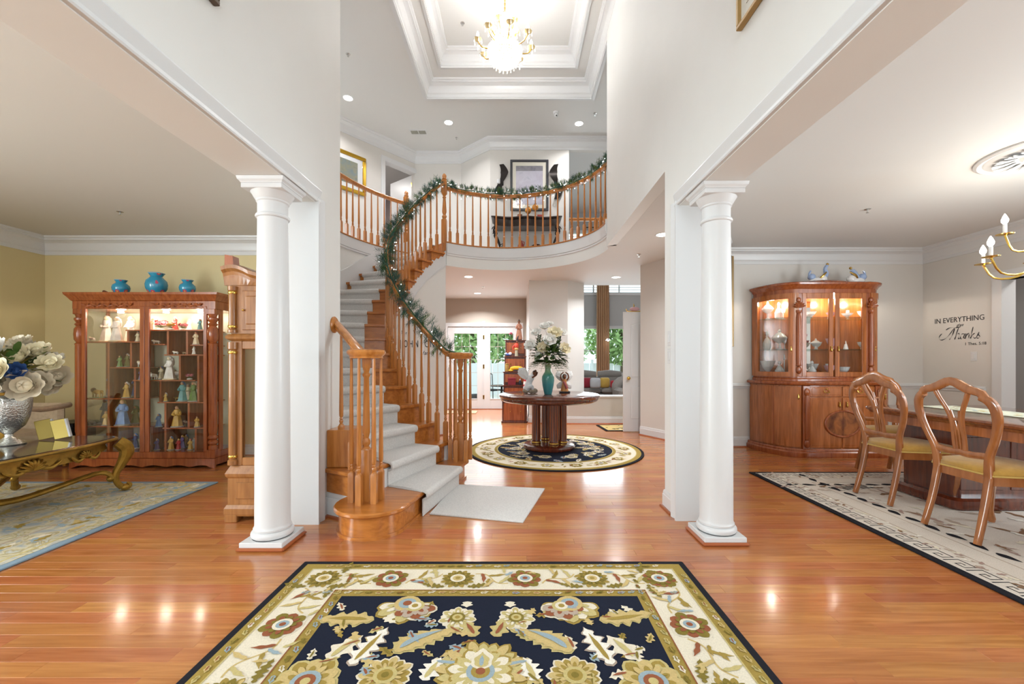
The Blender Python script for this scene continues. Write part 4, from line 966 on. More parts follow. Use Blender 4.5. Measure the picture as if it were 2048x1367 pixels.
# ---- little figures
SKIN = mat('figure_skin_brown', '7a4a30', .5); HAIR = mat('figure_hair', '2a1d18', .7)
def robe(m, h, r, n=18, c=(0,0,0), folds=.12, base=.0):
    prof = [(r*1.0,0),(r*.98,h*.05),(r*.8,h*.3),(r*.62,h*.5),(r*.55,h*.62),(r*.66,h*.74),(r*.58,h*.80),(r*.22,h*.84)]
    rings = []
    for pr, z in prof:
        f_ = folds*max(0, 1-z/(h*.6)); rings.append([(c[0]+pr*(1+f_*cos(6*2*pi*k/n))*cos(2*pi*k/n), c[1]+pr*(1+f_*cos(6*2*pi*k/n))*sin(2*pi*k/n)*.82, c[2]+base+z) for k in range(n)])
    m.loft(rings)
def angel(label, px, py, kind):
    p = at(px, py, TZ); t = thing('angel_figurine', label, 'figurine', (p[0], p[1], TZ))
    H = .30
    if kind == 0:      # kneeling angel on a rock, body leaning right, wing raised to the left
        m = MB(); 
        for (x, y, r) in ((-.04,0,.045),(.03,.01,.05),(.075,-.01,.04)): m.ball((x, y, .035), (r*1.1, r, .036), 10, 7)
        m.build('rock_base', mat('figure_rock', 'a89a88', .8, var=.25, vs=30), t, smooth=True)
        m = MB(); m.tube([(-.04,0,.06),(-.01,-.01,.11),(.005,0,.16),(.03,-.01,.215),(.055,-.015,.245)], [.05,.048,.042,.046,.02], 12); m.tube([(-.03,-.03,.08),(.03,-.05,.10),(.05,-.03,.06)], [.03,.028,.02], 10)
        m.build('gown', mat('figure_gown_white', 'eef0f2', .5, var=.05), t, smooth=True)
        m = MB(); m.ball((.075,-.02,.275), (.026,.026,.032), 12, 9); m.tube([(.03,-.03,.21),(.07,-.055,.235),(.095,-.04,.30),(.085,-.02,.315)], [.014,.011,.009,.010], 8); m.tube([(.05,.0,.22),(.10,.0,.25),(.115,-.01,.29)], [.013,.010,.008], 8); m.build('head_and_arms', SKIN, t, smooth=True)
        m = MB(); m.ball((.078,-.012,.287), (.030,.030,.028), 12, 8); m.tube([(.085,0,.29),(.10,.01,.27),(.10,.01,.24)], [.016,.014,.006], 8); m.build('hair', HAIR, t, smooth=True)
        W = [((-.01,.02,.19), (-.9,.2,1.1), .20), ((.03,.03,.21), (.5,.4,.6), .13)]
    else:
        m = MB(); m.cbox(-.075, .075, -.055, .055, 0, .022, .006); m.build('black_base', M['black'], t)
        m = MB(); robe(m, .20, .05, base=.022); m.build('gown', mat('figure_gown_orange', 'c98a4e', .5, var=.1), t, smooth=True)
        m = MB(); m.tube([(-.02,-.035,.16),(.0,-.04,.13),(.03,-.045,.06)], [.012,.016,.02], 8); m.build('sash', mat('figure_sash_rose', '9c4f52', .5), t, smooth=True)
        m = MB(); m.ball((0,-.005,.225), (.024,.025,.030), 12, 9); m.tube([(0,0,.16),(0,0,.20)], .014, 8)
        for sg in (1, -1): m.tube([(sg*.03,0,.175),(sg*.055,-.005,.21),(sg*.045,-.005,.26),(sg*.012,-.005,.285)], [.012,.010,.009,.007], 8)
        m.build('head_and_arms', SKIN, t, smooth=True)
        m = MB(); m.ball((0,.004,.235), (.028,.028,.026), 12, 8); m.build('hair', HAIR, t, smooth=True)
        W = [((-.02,.03,.16), (-.45,.15,.75), .16), ((.02,.03,.16), (.45,.15,.75), .16), ((-.02,.03,.15), (-.5,.15,-.6), .12), ((.02,.03,.15), (.5,.15,-.6), .12)]
    wm = mat('figure_wing_white', 'f4f4f2', .5)
    for B, d, L in W:
        m = MB(); d = Vector(d).normalized()
        for j in range(5): petal(m, B, d+Vector((d.z*.16*(j-2), 0, -d.x*.16*(j-2))), (0,-1,0), L*(1-.08*abs(j-2)), L*.32, .1, 5)
        o = m.build('wing', wm, t, smooth=True, ang=60, recalc=False); so = o.modifiers.new('thick', 'SOLIDIFY'); so.thickness = .004
angel('white gowned angel figurine leaning with raised wing, left of the teal vase', 1058, 786, 0)
angel('angel figurine in orange gown with arms overhead, right of the teal vase', 1129, 785, 1)

# ------------------------------------------------------------------ living room: curio cabinet
ORD = ['first', 'second', 'third', 'fourth', 'fifth', 'sixth', 'seventh', 'eighth', 'ninth', 'tenth', 'eleventh', 'twelfth', 'thirteenth', 'fourteenth', 'fifteenth', 'sixteenth', 'seventeenth', 'eighteenth', 'nineteenth', 'twentieth']
CF = 4.70
cab = thing('curio_cabinet', 'large cherry wood curio cabinet with glass doors full of figurines', 'cabinet', (-4.13, CF, 0))
def cz(py, Y=CF): return CAMH-(py-CY)/FPX*Y
def cxp(px, Y=CF): return (px-CX)/FPX*Y+4.13
XA, XB = -.80, .785; DEP = .43
def fpart(name, mt, *bx, par=cab, ch=.004):
    m = MB()
    for b in bx: m.cbox(*b, ch)
    return m.build(name, mt, par)
# base with scalloped apron
m = MB(); pr = [(XA-.01, .0)]; n = 40
for i in range(n+1):
    u = i/n; x = XA+(XB-XA)*u; pr.append((x, .012+.022*abs(sin(u*pi*6))+(.0 if .03 < u < .97 else -.012)))
pr += [(XB+.01, .0), (XB+.01, .105), (XA-.01, .105)]
m.loft([[(x, y, z) for x, z in pr] for y in (-.025, .0)]); m.box(XA, XB, .0, DEP, .03, .105); m.build('base_apron', M['cherry'], cab)
fpart('bottom_board', M['cherry'], (XA, XB, 0, DEP, .105, .175))
fpart('back_panel', mat('cabinet_back', 'bdbba2', .35), (XA+.02, XB-.02, DEP-.02, DEP, .175, 1.76))
m = MB(); m.loft([[(XA-e, -e, z), (XB+e, -e, z), (XB+e, DEP, z), (XA-e, DEP, z)] for e, z in ((.0,1.76),(.0,1.845),(.012,1.855),(.02,1.87),(.035,1.895),(.05,1.915),(.055,1.938))]); m.build('cornice', M['cherry'], cab)
for sx in (-1, 1):      # carved frieze leaves above each door
    x0_ = -.41*1.0 if sx < 0 else .36
    m = MB()
    for k in range(9):
        for sg in (1, -1): petal(m, (x0_+(k-4)*.06, -.002, 1.80), (sg*.8, -.15, .35*(-1)**k), (0,-1,0), .05, .028, .05, 2)
    m.build('carved_frieze', M['cherry'], cab, recalc=False)
def post(x):
    m = MB(); h = .048
    m.cbox(x-h, x+h, -.01, .07, .105, .20, .004); m.cbox(x-h, x+h, -.01, .07, 1.70, 1.76, .004)
    prof = [(.046,.20),(.046,.24),(.034,.25),(.05,.27),(.05,.29),(.034,.305),(.05,.325),(.05,.345),(.036,.36),(.044,.40),(.044,1.36),(.05,1.375),(.034,1.39),(.052,1.42),(.056,1.48),(.052,1.54),(.034,1.57),(.05,1.59),(.034,1.61),(.052,1.64),(.052,1.66),(.036,1.67),(.046,1.70)]
    m.lathe(prof, 16, (x, .03, 0)); return m.build('turned_post', M['cherry'], cab, smooth=True, ang=30)
post(cxp(155)); post(cxp(422))
for (pa, pb, a, b) in ((171, 280, 163, 289), (298, 407, 290, 414)):
    x0_, x1_, xa, xb = cxp(pa), cxp(pb), cxp(a), cxp(b)
    d = fpart('door_frame', M['cherry'], (xa, x0_+.002, -.005, .02, .175, 1.79), (x1_-.002, xb, -.005, .02, .175, 1.79), (x0_, x1_, -.005, .02, .175, cz(903)+.0), (x0_, x1_, -.005, .02, cz(617), 1.79))
    MB().box(x0_, x1_, .006, .010, cz(903), cz(617)).build('glass_pane', M['glass'], d)
for x in (XA, XB):
    d = fpart('side_frame', M['cherry'], (x-.02 if x > 0 else x, x if x > 0 else x+.02, .07, .13, .175, 1.76), (x-.02 if x > 0 else x, x if x > 0 else x+.02, DEP-.05, DEP, .175, 1.76))
    MB().box(x-.012 if x > 0 else x+.008, x-.008 if x > 0 else x+.012, .13, DEP-.05, .175, 1.76).build('side_pane', M['glass'], d)
# zig-zag shelves and uprights; coordinates measured on the cabinet front
S = 3.1075
def qx(c): return (120+c/S-CX)/FPX*(CF+.08)+4.13
def qz(c): return CAMH-(520+c/S-CY)/FPX*(CF+.08)
SHELF = dict(top_left=(140, 505, 505), top=(410, 905, 432), small=(550, 655, 520), box=(650, 905, 585), upper_right=(812, 905, 524), step=(315, 505, 664), middle=(455, 845, 744), left=(140, 505, 857), right=(608, 905, 880), lower_left=(140, 560, 1030), lower_right=(640, 905, 1040))
for nm, (a, b, y) in SHELF.items(): fpart('shelf', M['cherry'], (qx(a), qx(b), .07, DEP-.03, qz(y)-.014, qz(y)), ch=.003)
UPR = ((290, 505, 1190), (430, 505, 664), (660, 432, 585), (780, 432, 585), (412, 432, 505), (735, 585, 744), (850, 585, 880), (612, 744, 880), (645, 880, 1190), (455, 664, 857), (790, 880, 1040), (560, 1030, 1190), (520, 432, 520), (835, 1040, 1190))
for (x, a, b) in UPR:
    fpart('upright', M['cherry'], (qx(x)-.012, qx(x)+.012, .10, DEP-.03, qz(b), qz(a)-.014), ch=.002)
for x in (-.42, .10, .5):
    l = bpy.data.lights.new('cabinet_light', 'POINT'); l.energy = 6; l.color = (1, .88, .70); l.shadow_soft_size = .04
    o = bpy.data.objects.new('cabinet_light', l); COL.objects.link(o); o.location = (x, .17, 1.72); o.parent = cab
    MB().lathe([(.03,1.735),(.03,1.75),(.025,1.757)], 14, (x, .17, 0)).build('puck_lamp', M['lamp'], cab)
FC = {n: mat('figure_'+n, c, .35, var=.12, vs=25) for n, c in dict(white='ece8de', cream='e0d0aa', gold='c39a48', brown='8a6236', purple='6d5a86', blue='6d8fc0', teal='5f9a9a', green='6d8a48', red='b03a34', pink='d58a92', orange='cf8a3c', olive='8a8448', navy='39446e', grey='a5a29a').items()}
FSK = mat('figure_skin', 'c99a74', .45)
def figurine(kind, col, x, y, z, h, label, group, rnd, cat='figurine'):
    t = thing(kind+'_figurine' if kind in ('robed', 'animal') else kind, label, cat, (x, y, z), rnd.uniform(-.4, .4), group)
    c1 = FC[col]; c2 = FC[rnd.choice(('white', 'cream', 'gold', 'brown', 'blue', 'red', 'green'))]
    if kind == 'robed':
        r = h*.205
        m = MB(); m.lathe([(r*1.25,0),(r*1.25,h*.03),(r*1.1,h*.05)], 12); m.build('base', FC['grey' if col != 'white' else 'cream'], t)
        m = MB(); robe(m, h*.95, r, 12, base=h*.05)
        for sg in (1, -1): m.tube([(sg*r*.55, 0, h*.72), (sg*r*.75, -r*.4, h*.58), (sg*r*.1, -r*.8, h*.58)], [r*.26, r*.22, r*.14], 6)
        m.build('robe', c1, t, smooth=True)
        m = MB(); m.ball((0, -r*.1, h*.90), (r*.36, r*.38, h*.085), 9, 7); m.build('head', FSK if col != 'white' else FC['cream'], t, smooth=True)
        m = MB(); m.ball((0, r*.06, h*.925), (r*.44, r*.44, h*.08), 9, 7); m.tube([(0, r*.3, h*.92), (0, r*.45, h*.75), (0, r*.5, h*.6)], [r*.4, r*.45, r*.3], 7); m.build('veil', c2 if col != 'white' else c1, t, smooth=True)
    elif kind == 'animal':
        m = MB(); m.tube([(-h*.75, 0, h*.66), (-h*.3, 0, h*.64), (h*.25, 0, h*.62), (h*.6, 0, h*.66)], [h*.16, h*.26, h*.24, h*.18], 9)
        for lx in (-.55, .5):
            for ly in (-.12, .12): m.tube([(lx*h, ly*h, h*.55), (lx*h+.03*h, ly*h, h*.28), (lx*h, ly*h, .02*h)], [h*.1, h*.065, h*.06], 6)
        m.tube([(h*.6, 0, h*.7), (h*.85, 0, h*.55), (h*.9, 0, h*.3)], [h*.04, h*.03, h*.04], 5); m.build('body', c1, t, smooth=True)
        m = MB(); m.ball((-h*.85, 0, h*.86), (h*.19, h*.16, h*.17), 9, 7); m.ball((-h*1.02, 0, h*.82), (h*.1, h*.08, h*.08), 7, 5)
        for sg in (1, -1): m.ball((-h*.8, sg*h*.13, h*1.0), (h*.04, h*.03, h*.05), 5, 4)
        m.build('head', c1, t, smooth=True)
        m = MB(); m.ball((-h*.68, 0, h*.82), (h*.22, h*.25, h*.26), 9, 7); m.build('mane', FC['brown'] if col != 'white' else FC['cream'], t, smooth=True)
        m = MB(); m.lathe([(h*.9,0),(h*.9,h*.03),(h*.8,h*.05)], 16, (0,0,-.0), sy=.45); m.build('base', FC['green'], t, smooth=True)
    else:                      # flower piece
        m = MB(); m.lathe([(h*.35,0),(h*.42,h*.1),(h*.3,h*.25)], 12); m.build('pot', FC['white'], t, smooth=True)
        for k in range(5):
            a = 2*pi*k/5; m = MB(); rose(m, (cos(a)*h*.38, sin(a)*h*.25, h*.6+.12*h*(k % 2)), h*.34, (cos(a)*.6, -.5+sin(a)*.4, .8), rnd); m.build('bloom', c1 if k % 2 else FC['pink' if col == 'red' else 'gold'], t, recalc=False)
        m = MB()
        for k in range(9): a = 2*pi*k/9; petal(m, (0,0,h*.3), (cos(a), sin(a)*.7, .3), (0,0,1), h*.7, h*.22, -.1, 3)
        m.build('leaves', G1, t, recalc=False)
    return t
ITEMS = [('top_left', 'upper left', [(185,40,'animal','white'),(290,165,'robed','white'),(352,130,'robed','white'),(440,140,'robed','white'),(483,112,'robed','cream')]),
 ('top', 'top', [(575,60,'robed','cream'),(628,72,'flower_piece','red'),(690,44,'flower_piece','orange'),(716,78,'robed','red'),(765,44,'flower_piece','red'),(803,66,'robed','white'),(870,60,'robed','teal')]),
 ('small', 'small inset', [(600,34,'animal','white')]),
 ('box', 'boxed', [(720,28,'animal','white'),(765,26,'animal','cream'),(832,58,'robed','white')]),
 ('upper_right', 'upper right', [(845,95,'robed','cream')]),
 ('step', 'stepped', [(372,60,'robed','green'),(405,72,'robed','olive'),(480,50,'animal','white')]),
 ('middle', 'middle', [(480,60,'robed','purple'),(530,50,'robed','red'),(580,60,'animal','white'),(630,70,'robed','cream'),(682,130,'robed','white'),(745,80,'animal','white'),(806,40,'flower_piece','red')]),
 ('left', 'left', [(235,78,'animal','gold'),(345,160,'robed','purple'),(415,84,'robed','gold'),(482,130,'robed','navy')]),
 ('right', 'right', [(640,46,'robed','gold'),(700,30,'animal','gold'),(762,122,'robed','teal'),(798,88,'robed','cream'),(832,115,'robed','green'),(882,84,'robed','olive')]),
 ('lower_left', 'lower left', [(200,40,'animal','grey'),(262,150,'robed','navy'),(300,74,'robed','gold'),(342,64,'robed','orange'),(390,156,'robed','blue'),(470,98,'robed','olive')]),
 ('lower_right', 'lower right', [(590,70,'robed','blue'),(680,66,'robed','white'),(728,112,'robed','gold'),(800,40,'animal','brown'),(852,56,'robed','gold')])]
rnd = random.Random(31)
floor_items = [(590+i*24.5, rnd.choice((58, 70, 82, 66)), 'robed', rnd.choice(('white', 'gold', 'red', 'brown', 'cream', 'olive', 'grey', 'purple'))) for i in range(12)]
ITEMS.append((None, 'bottom', [(170,60,'robed','brown'),(230,66,'robed','grey'),(330,60,'robed','navy'),(400,66,'robed','red'),(470,80,'robed','navy'),(520,70,'robed','brown')]+floor_items))
PCH = (CF+.2)/FPX/S
for key, nm, its in ITEMS:
    z = qz(SHELF[key][2]) if key else .1755
    for i, (c, h, kind, col) in enumerate(its):
        yd = CF+((.13, .275)[i % 2] if key else (.115, .20, .29)[i % 3]); x = (120+c/S-CX)/FPX*yd
        hh = h*PCH*1.16
        if kind == 'animal': hh *= .62
        if kind == 'flower_piece': hh *= .8
        # keep clear of the shelf above and of the uprights
        lx = x+4.13
        above = [qz(q)-.014 for (p, r_, q) in SHELF.values() if qx(p)-.03 < lx < qx(r_)+.03 and qz(q) > z+.03]+[1.72]
        k_ = 1.0 if kind == 'robed' else (1.1 if kind == 'animal' else 1.15)
        hh = min(hh, (min(above)-z-.006)/k_)
        rad = hh*(.26 if kind == 'robed' else (1.12 if kind == 'animal' else .62))
        for (ux, ua, ub) in UPR:
            if qz(ub) < z+hh and qz(ua) > z+.004 and abs(lx-qx(ux)) < rad+.014:
                lx = qx(ux)+(rad+.015)*(1 if lx > qx(ux) else -1)
        x = max(-.77+rad, min(.75-rad, lx))-4.13
        word = {'robed': 'robed figurine', 'animal': 'animal figurine', 'flower_piece': 'porcelain flower piece'}[kind]
        figurine(kind, col, x, yd, z+.001, hh, f'{col} {word}, {ORD[i]} from left on the {nm} curio shelf', 'figurines in the curio cabinet', rnd, 'ornament' if kind == 'flower_piece' else 'figurine')
# vases on the cabinet
def painted(name, base, spots, sc=9):
    m, tr, p = nt(name); tc = tr.nodes.new('ShaderNodeTexCoord'); v_ = tr.nodes.new('ShaderNodeTexVoronoi'); v_.inputs['Scale'].default_value = sc
    r = tr.nodes.new('ShaderNodeValToRGB'); r.color_ramp.interpolation = 'CONSTANT'; e = r.color_ramp.elements
    e[0].color = lin(spots[0]); e[0].position = 0; e[1].position = .30; e[1].color = lin(base); q = e.new(.14); q.color = lin(spots[1])
    mp = tr.nodes.new('ShaderNodeMapping'); tr.links.new(tc.outputs['Object'], mp.inputs[0]); tr.links.new(mp.outputs[0], v_.inputs['Vector']); tr.links.new(v_.outputs['Distance'], r.inputs['Fac']); tr.links.new(r.outputs['Color'], p.inputs['Base Color']); p.inputs['Roughness'].default_value = .2; p.inputs['Coat Weight'].default_value = .5
    return m
VB = painted('turquoise_painted', '2f92b4', ('e0b04c', 'c2506a'), 14); RIM = mat('vase_rim', '9fb8c4', .3)
for px, wpx, hpx, lab in ((242, 29, 29, 'small turquoise painted vase at the left on the curio cabinet'), (313, 37, 43, 'tall turquoise painted vase in the middle on the curio cabinet'), (375, 28, 29, 'small turquoise painted vase at the right on the curio cabinet')):
    Y = CF+.12; s_ = Y/FPX; R_ = wpx/2*s_; H = hpx*s_
    v = thing('ginger_vase', lab, 'vase', ((px-CX)*s_, Y, 1.938), 0, 'turquoise vases on the curio cabinet')
    m = MB(); m.lathe([(R_*.6,0),(R_*.66,H*.02),(R_*.95,H*.28),(R_,H*.45),(R_*.92,H*.62),(R_*.62,H*.76),(R_*.52,H*.83),(R_*.7,H*.97),(R_*.6,H*.97),(R_*.45,H*.83)], 28); m.build('body', VB, v, smooth=True, ang=50)
    m = MB(); m.lathe([(R_*.70,H*.955),(R_*.76,H*.985),(R_*.72,H),(R_*.62,H*.99)], 28, cap=False); m.build('rim', RIM, v, smooth=True)
v = thing('shell_ornament', 'small brown shell ornament at the left end of the curio top', 'ornament', ((211-CX)/FPX*4.82, 4.82, 1.938))
m = MB(); m.ball((0,0,.018), (.035,.028,.018), 12, 8); m.tube([(.02,0,.02),(.0,-.02,.035),(-.02,0,.03),(-.01,.02,.025)], [.014,.012,.009,.005], 7); m.build('shell', mat('shell_brown', '6d3e22', .35, var=.3, vs=60), v, smooth=True)

# ------------------------------------------------------------------ grandfather clock (its side towards us, dial towards the living room)
ck = thing('grandfather_clock', 'tall oak grandfather clock standing behind the left column', 'clock', (-1.95, 3.10, 0))
x0_, x1_, y0_, y1_ = -.165, .185, .03, .50
def ckp(nm, mt, *bx, par=ck, ch=.004):
    m = MB()
    for b in bx: m.cbox(*b, ch)
    return m.build(nm, mt, par)
for (fx, fy) in ((-.17, .0), (.11, .0), (-.17, .44), (.11, .44)): ckp('foot', M['clock'], (fx-.02, fx+.07, fy, fy+.08, 0, .06))
m = MB(); m.loft([[(x0_-e, y0_-e, z), (x1_, y0_-e, z), (x1_, y1_+e, z), (x0_-e, y1_+e, z)] for e, z in ((.025,.045),(.03,.06),(.03,.10),(.018,.125),(.012,.13),(.012,.32),(.022,.335),(.026,.355),(.012,.385),(.0,.41))]); m.build('base', M['clock'], ck)
ckp('base_panel', M['clock'], (x0_+.05, x1_-.05, y0_-.022, y0_-.01, .17, .29))
wx = ckp('waist', M['clock'], (x0_, x0_+.085, y0_, y0_+.04, .41, 1.33), (x1_-.05, x1_, y0_, y0_+.04, .41, 1.33), (x0_+.085, x1_-.05, y0_, y0_+.04, .41, .47), (x0_+.085, x1_-.05, y0_, y0_+.04, 1.27, 1.33), (x0_, x0_+.05, y1_-.05, y1_, .41, 1.33), (x1_-.02, x1_, y0_+.04, y1_, .41, 1.33), (x0_, x1_-.02, y1_-.02, y1_, .41, 1.33))
MB().box(x0_+.085, x1_-.05, y0_+.012, y0_+.016, .47, 1.27).build('side_pane', M['glass'], wx)
MB().box(x0_+.012, x0_+.016, y0_+.04, y1_-.05, .43, 1.31).build('front_pane', M['glass'], wx)
for i, yy in enumerate((.15, .26, .37)):
    m = MB(); m.lathe([(.02,.80),(.026,.81),(.026,1.02),(.02,1.03),(.004,1.04)], 14, (.0, yy, 0)); m.tube([(0,yy,1.03),(0,yy,1.32)], .003, 5); m.build('brass_weight', M['brass'], ck, smooth=True)
m = MB(); m.lathe([(.075,-.006),(.078,0),(.075,.006)], 28); pend = m.build('pendulum', M['brass'], ck, smooth=True); pend.rotation_euler = (0, pi/2, 0); pend.location = (.06, .26, .60)
MB().cbox(.055, .061, .255, .265, .60, 1.3, .001).build('pendulum_rod', M['brass'], ck)
m = MB(); m.lathe([(.034,.42),(.034,.45),(.024,.46),(.028,.50),(.028,1.22),(.024,1.26),(.034,1.27),(.034,1.32)], 16, (x0_+.02, y0_-.004, 0)); m.build('corner_column', M['clock'], ck, smooth=True, ang=30)
for z in (.47, 1.235): MB().lathe([(.031,z),(.033,z+.005),(.033,z+.016),(.031,z+.02)], 16, (x0_+.02, y0_-.004, 0)).build('brass_collar', M['brass'], ck, smooth=True)
m = MB(); m.loft([[(x0_-e, y0_-e, z), (x1_, y0_-e, z), (x1_, y1_+e, z), (x0_-e, y1_+e, z)] for e, z in ((.0,1.33),(.02,1.345),(.026,1.36),(.01,1.38))]); m.build('waist_moulding', M['clock'], ck)
hd = ckp('hood', M['clock'], (x0_+.0, x1_, y0_, y1_, 1.38, 1.74))
ckp('side_door', M['clock'], (x0_+.09, x1_-.03, y0_-.012, y0_+.01, 1.41, 1.70), par=hd)
ckp('raised_panel', M['clock'], (x0_+.12, x1_-.06, y0_-.02, y0_-.005, 1.45, 1.66), par=hd, ch=.008)
m = MB(); m.ball((x0_+.105, y0_-.022, 1.555), .008, 8, 6); m.build('knob', M['brass'], hd, smooth=True)
for z in (1.42, 1.64): ckp('hinge', M['brass'], (x0_-.012, x0_+.004, y0_-.008, y0_+.012, z, z+.06), par=hd, ch=.002)
m = MB(); m.lathe([(.032,1.39),(.032,1.41),(.022,1.42),(.026,1.45),(.026,1.66),(.022,1.69),(.032,1.70),(.032,1.73)], 16, (x0_+.02, y0_-.006, 0)); m.build('hood_column', M['clock'], ck, smooth=True, ang=30)
for z in (1.425, 1.675): MB().lathe([(.029,z),(.031,z+.005),(.031,z+.014),(.029,z+.018)], 16, (x0_+.02, y0_-.006, 0)).build('brass_collar', M['brass'], ck, smooth=True)
# arched cornice sweeping up to the front
m = MB(); n = 14; rings = []
for i in range(n+1):
    u = i/n; x = x0_-.045+(x1_-x0_+.045)*u; lift = .055*cos(min(1, u*1.35)*pi/2)**1.0+.02*sin(u*pi*2)*(u < .5)
    rings.append([(x, y0_-e, 1.74+z*(1+.0*u)+lift*(z > .0)) for e, z in ((0,0),(.012,.006),(.02,.03),(.04,.05),(.045,.075),(.0,.085))]+[(x, y1_+e, 1.74+z+lift*(z > .0)) for e, z in ((.0,.085),(.045,.075),(.04,.05),(.0,.0))])
m.loft(rings); m.build('arched_cornice', M['clock'], ck)
m = MB(); m.loft([[(x0_-.04, .02, 1.80), (x0_+.035, .02, 1.80), (x0_+.035, .09, 1.80), (x0_-.04, .09, 1.80)], [(x0_-.036, .02, 1.965), (x0_+.022, .02, 1.955), (x0_+.022, .09, 1.955), (x0_-.036, .09, 1.965)]]); m.build('pediment_block', M['cherry'], ck)
m = MB(); m.M = Matrix.Translation((x0_-.001, .265, 1.56)) @ Matrix.Rotation(-pi/2, 4, 'Y'); m.lathe([(.15,0),(.15,.004),(.14,.006)], 36); m.build('dial', mat('clock_dial', 'efe6cf', .4), ck)

# ------------------------------------------------------------------ gilded coffee table
ct = thing('coffee_table', 'gilded coffee table with dark marble top and scrolled legs', 'table', (-4.03, 3.1, .0155))
hx, hy, TT = .53, .77, .487
def cart(d=0, n=80):          # serpentine rectangle
    P = []
    for k in range(n):
        a = 2*pi*k/n; c, s_ = cos(a), sin(a); e = .38
        x = (hx+d)*(abs(c)**e)*(1 if c >= 0 else -1); y = (hy+d)*(abs(s_)**e)*(1 if s_ >= 0 else -1)
        w = 1+.022*cos(4*a)*0; P.append((x*(1+.02*cos(6*a)), y*(1+.012*cos(10*a))))
    return P
MARB = mat('dark_marble', '2e2426', .08, var=.5, vs=6, coat=.6)
m = MB(); m.loft([[(x, y, z) for x, y in cart(d)] for d, z in ((-.03,TT-.030),(.0,TT-.026),(.012,TT-.014),(.006,TT-.004),(-.004,TT-.001))]); m.build('gilt_rim', M['gold'], ct, smooth=True)
m = MB(); m.loft([[(x, y, z) for x, y in cart(d)] for d, z in ((-.012,TT-.004),(-.010,TT),(-.02,TT+.004))]); m.build('marble_top', MARB, ct)
# apron with carved shells
m = MB(); rings = []
P = cart(-.05); n = len(P)
rings = []
for i, (x, y) in enumerate(P):
    a = 2*pi*i/n; low = TT-.075-.05*abs(cos(2*a))**.7
    rings.append((x, y, low))
m.loft([[(x, y, TT-.03) for x, y, l in rings], [(x*.985, y*.985, (l+TT-.03)/2) for x, y, l in rings], [(x, y, l) for x, y, l in rings], [(x*.95, y*.95, l) for x, y, l in rings], [(x*.95, y*.95, TT-.03) for x, y, l in rings]], cap=False); m.build('apron', M['gold'], ct, smooth=True, ang=50)
for (x, y, a) in ((hx-.045, 0, 0), (-hx+.045, 0, pi), (0, hy-.045, pi/2), (0, -hy+.045, -pi/2), (hx-.045, .38, 0), (hx-.045, -.38, 0)):
    m = MB(); m.M = Matrix.Translation((x, y, TT-.085)) @ Matrix.Rotation(a, 4, 'Z'); k9 = 1 if abs(y) != .38 else .6
    for k in range(9):
        b = pi*(k+.5)/9; m.tube([(.006, 0, -.035*k9), (.02, .05*k9*cos(b), -.035*k9+.05*k9*sin(b)), (.008, .095*k9*cos(b), -.035*k9+.085*k9*sin(b))], [.007, .012*k9, .006], 6)
    for sg in (1, -1): m.tube([(.008, sg*.05*k9, -.03), (.014, sg*.11*k9, -.045), (.012, sg*.17*k9, -.02), (.01, sg*.19*k9, .0)], [.012, .014, .010, .004], 6)
    m.build('carved_shell', M['gold'], ct, smooth=True)
for sx in (1, -1):
    for sy in (1, -1):
        X, Y = sx*(hx-.07), sy*(hy-.08); o_ = Vector((sx*.7, sy*.7, 0)).normalized()
        def Pn(d, z): return (X+o_.x*d, Y+o_.y*d, z)
        m = MB(); m.tube([Pn(.0, TT-.04), Pn(.045, TT-.085), Pn(.060, TT-.14), Pn(.030, TT-.23), Pn(-.01, TT-.32), Pn(-.005, TT-.40), Pn(.03, .035)], [.05, .058, .055, .038, .027, .024, .026], 10)
        m.ball(Pn(.05, .032), (.034, .034, .030), 12, 8); m.tube([Pn(.03, .02), Pn(.075, .025), Pn(.085, .055), Pn(.06, .07)], [.016, .016, .013, .008], 7)
        leg = m.build('scroll_leg', M['gold'], ct, smooth=True)
        m = MB()
        for k in range(5): petal(m, Pn(.05, TT-.07), o_*.4+Vector((-o_.y*(k-2)*.3, o_.x*(k-2)*.3, -1)), o_, .09, .03, .15, 3)
        m.build('acanthus', M['gold'], leg, recalc=False)
        m = MB(); m.tube([Pn(-.01, .10), Pn(-.06, .17), Pn(-.14, .185), (X*.55, Y*.55, .13), (X*.3, Y*.3, .085), (X*.08, Y*.08, .09)], [.022, .022, .020, .022, .024, .03], 9); m.ball(Pn(-.045, .125), .03, 10, 7); m.build('stretcher', M['gold'], ct, smooth=True)
m = MB(); m.lathe([(.05,.05),(.09,.07),(.10,.10),(.07,.125),(.05,.14),(.055,.16),(.03,.185),(.012,.20)], 24); m.build('centre_finial', M['gold'], ct, smooth=True)
TTOP = .0155+TT+.004
# silver vase with ivory blooms
SILV = mat('hammered_silver', 'c9c9c4', .25, .85, bump=.6, bs=70)
v = thing('flower_vase', 'hammered silver vase of ivory silk flowers on the coffee table', 'vase', (-4.11, 3.43, TTOP))
m = MB(); m.lathe([(.095,0),(.10,.008),(.09,.02),(.05,.04),(.026,.065),(.024,.085),(.05,.11),(.09,.15),(.115,.22),(.128,.30),(.132,.37),(.118,.40),(.108,.405),(.112,.43),(.125,.445),(.11,.44),(.10,.40)], 40); m.build('vase_body', SILV, v, smooth=True, ang=40)
m = MB(); m.lathe([(.112,.402),(.116,.41),(.114,.425),(.109,.43)], 40, cap=False); m.build('gilt_band', M['gold'], v, smooth=True)
rnd = random.Random(77); spec = []
for k in range(30):
    a = rnd.random()*6.28; e = rnd.uniform(-.05, 1.25); s_ = rnd.uniform(.22, .34)
    spec.append(((cos(a)*cos(e)*s_, sin(a)*cos(e)*s_, .03+sin(e)*s_*1.05), rnd.uniform(.06, .085), rnd.choice((PP, PP, PC_, PW)), 'ivory_bloom'))
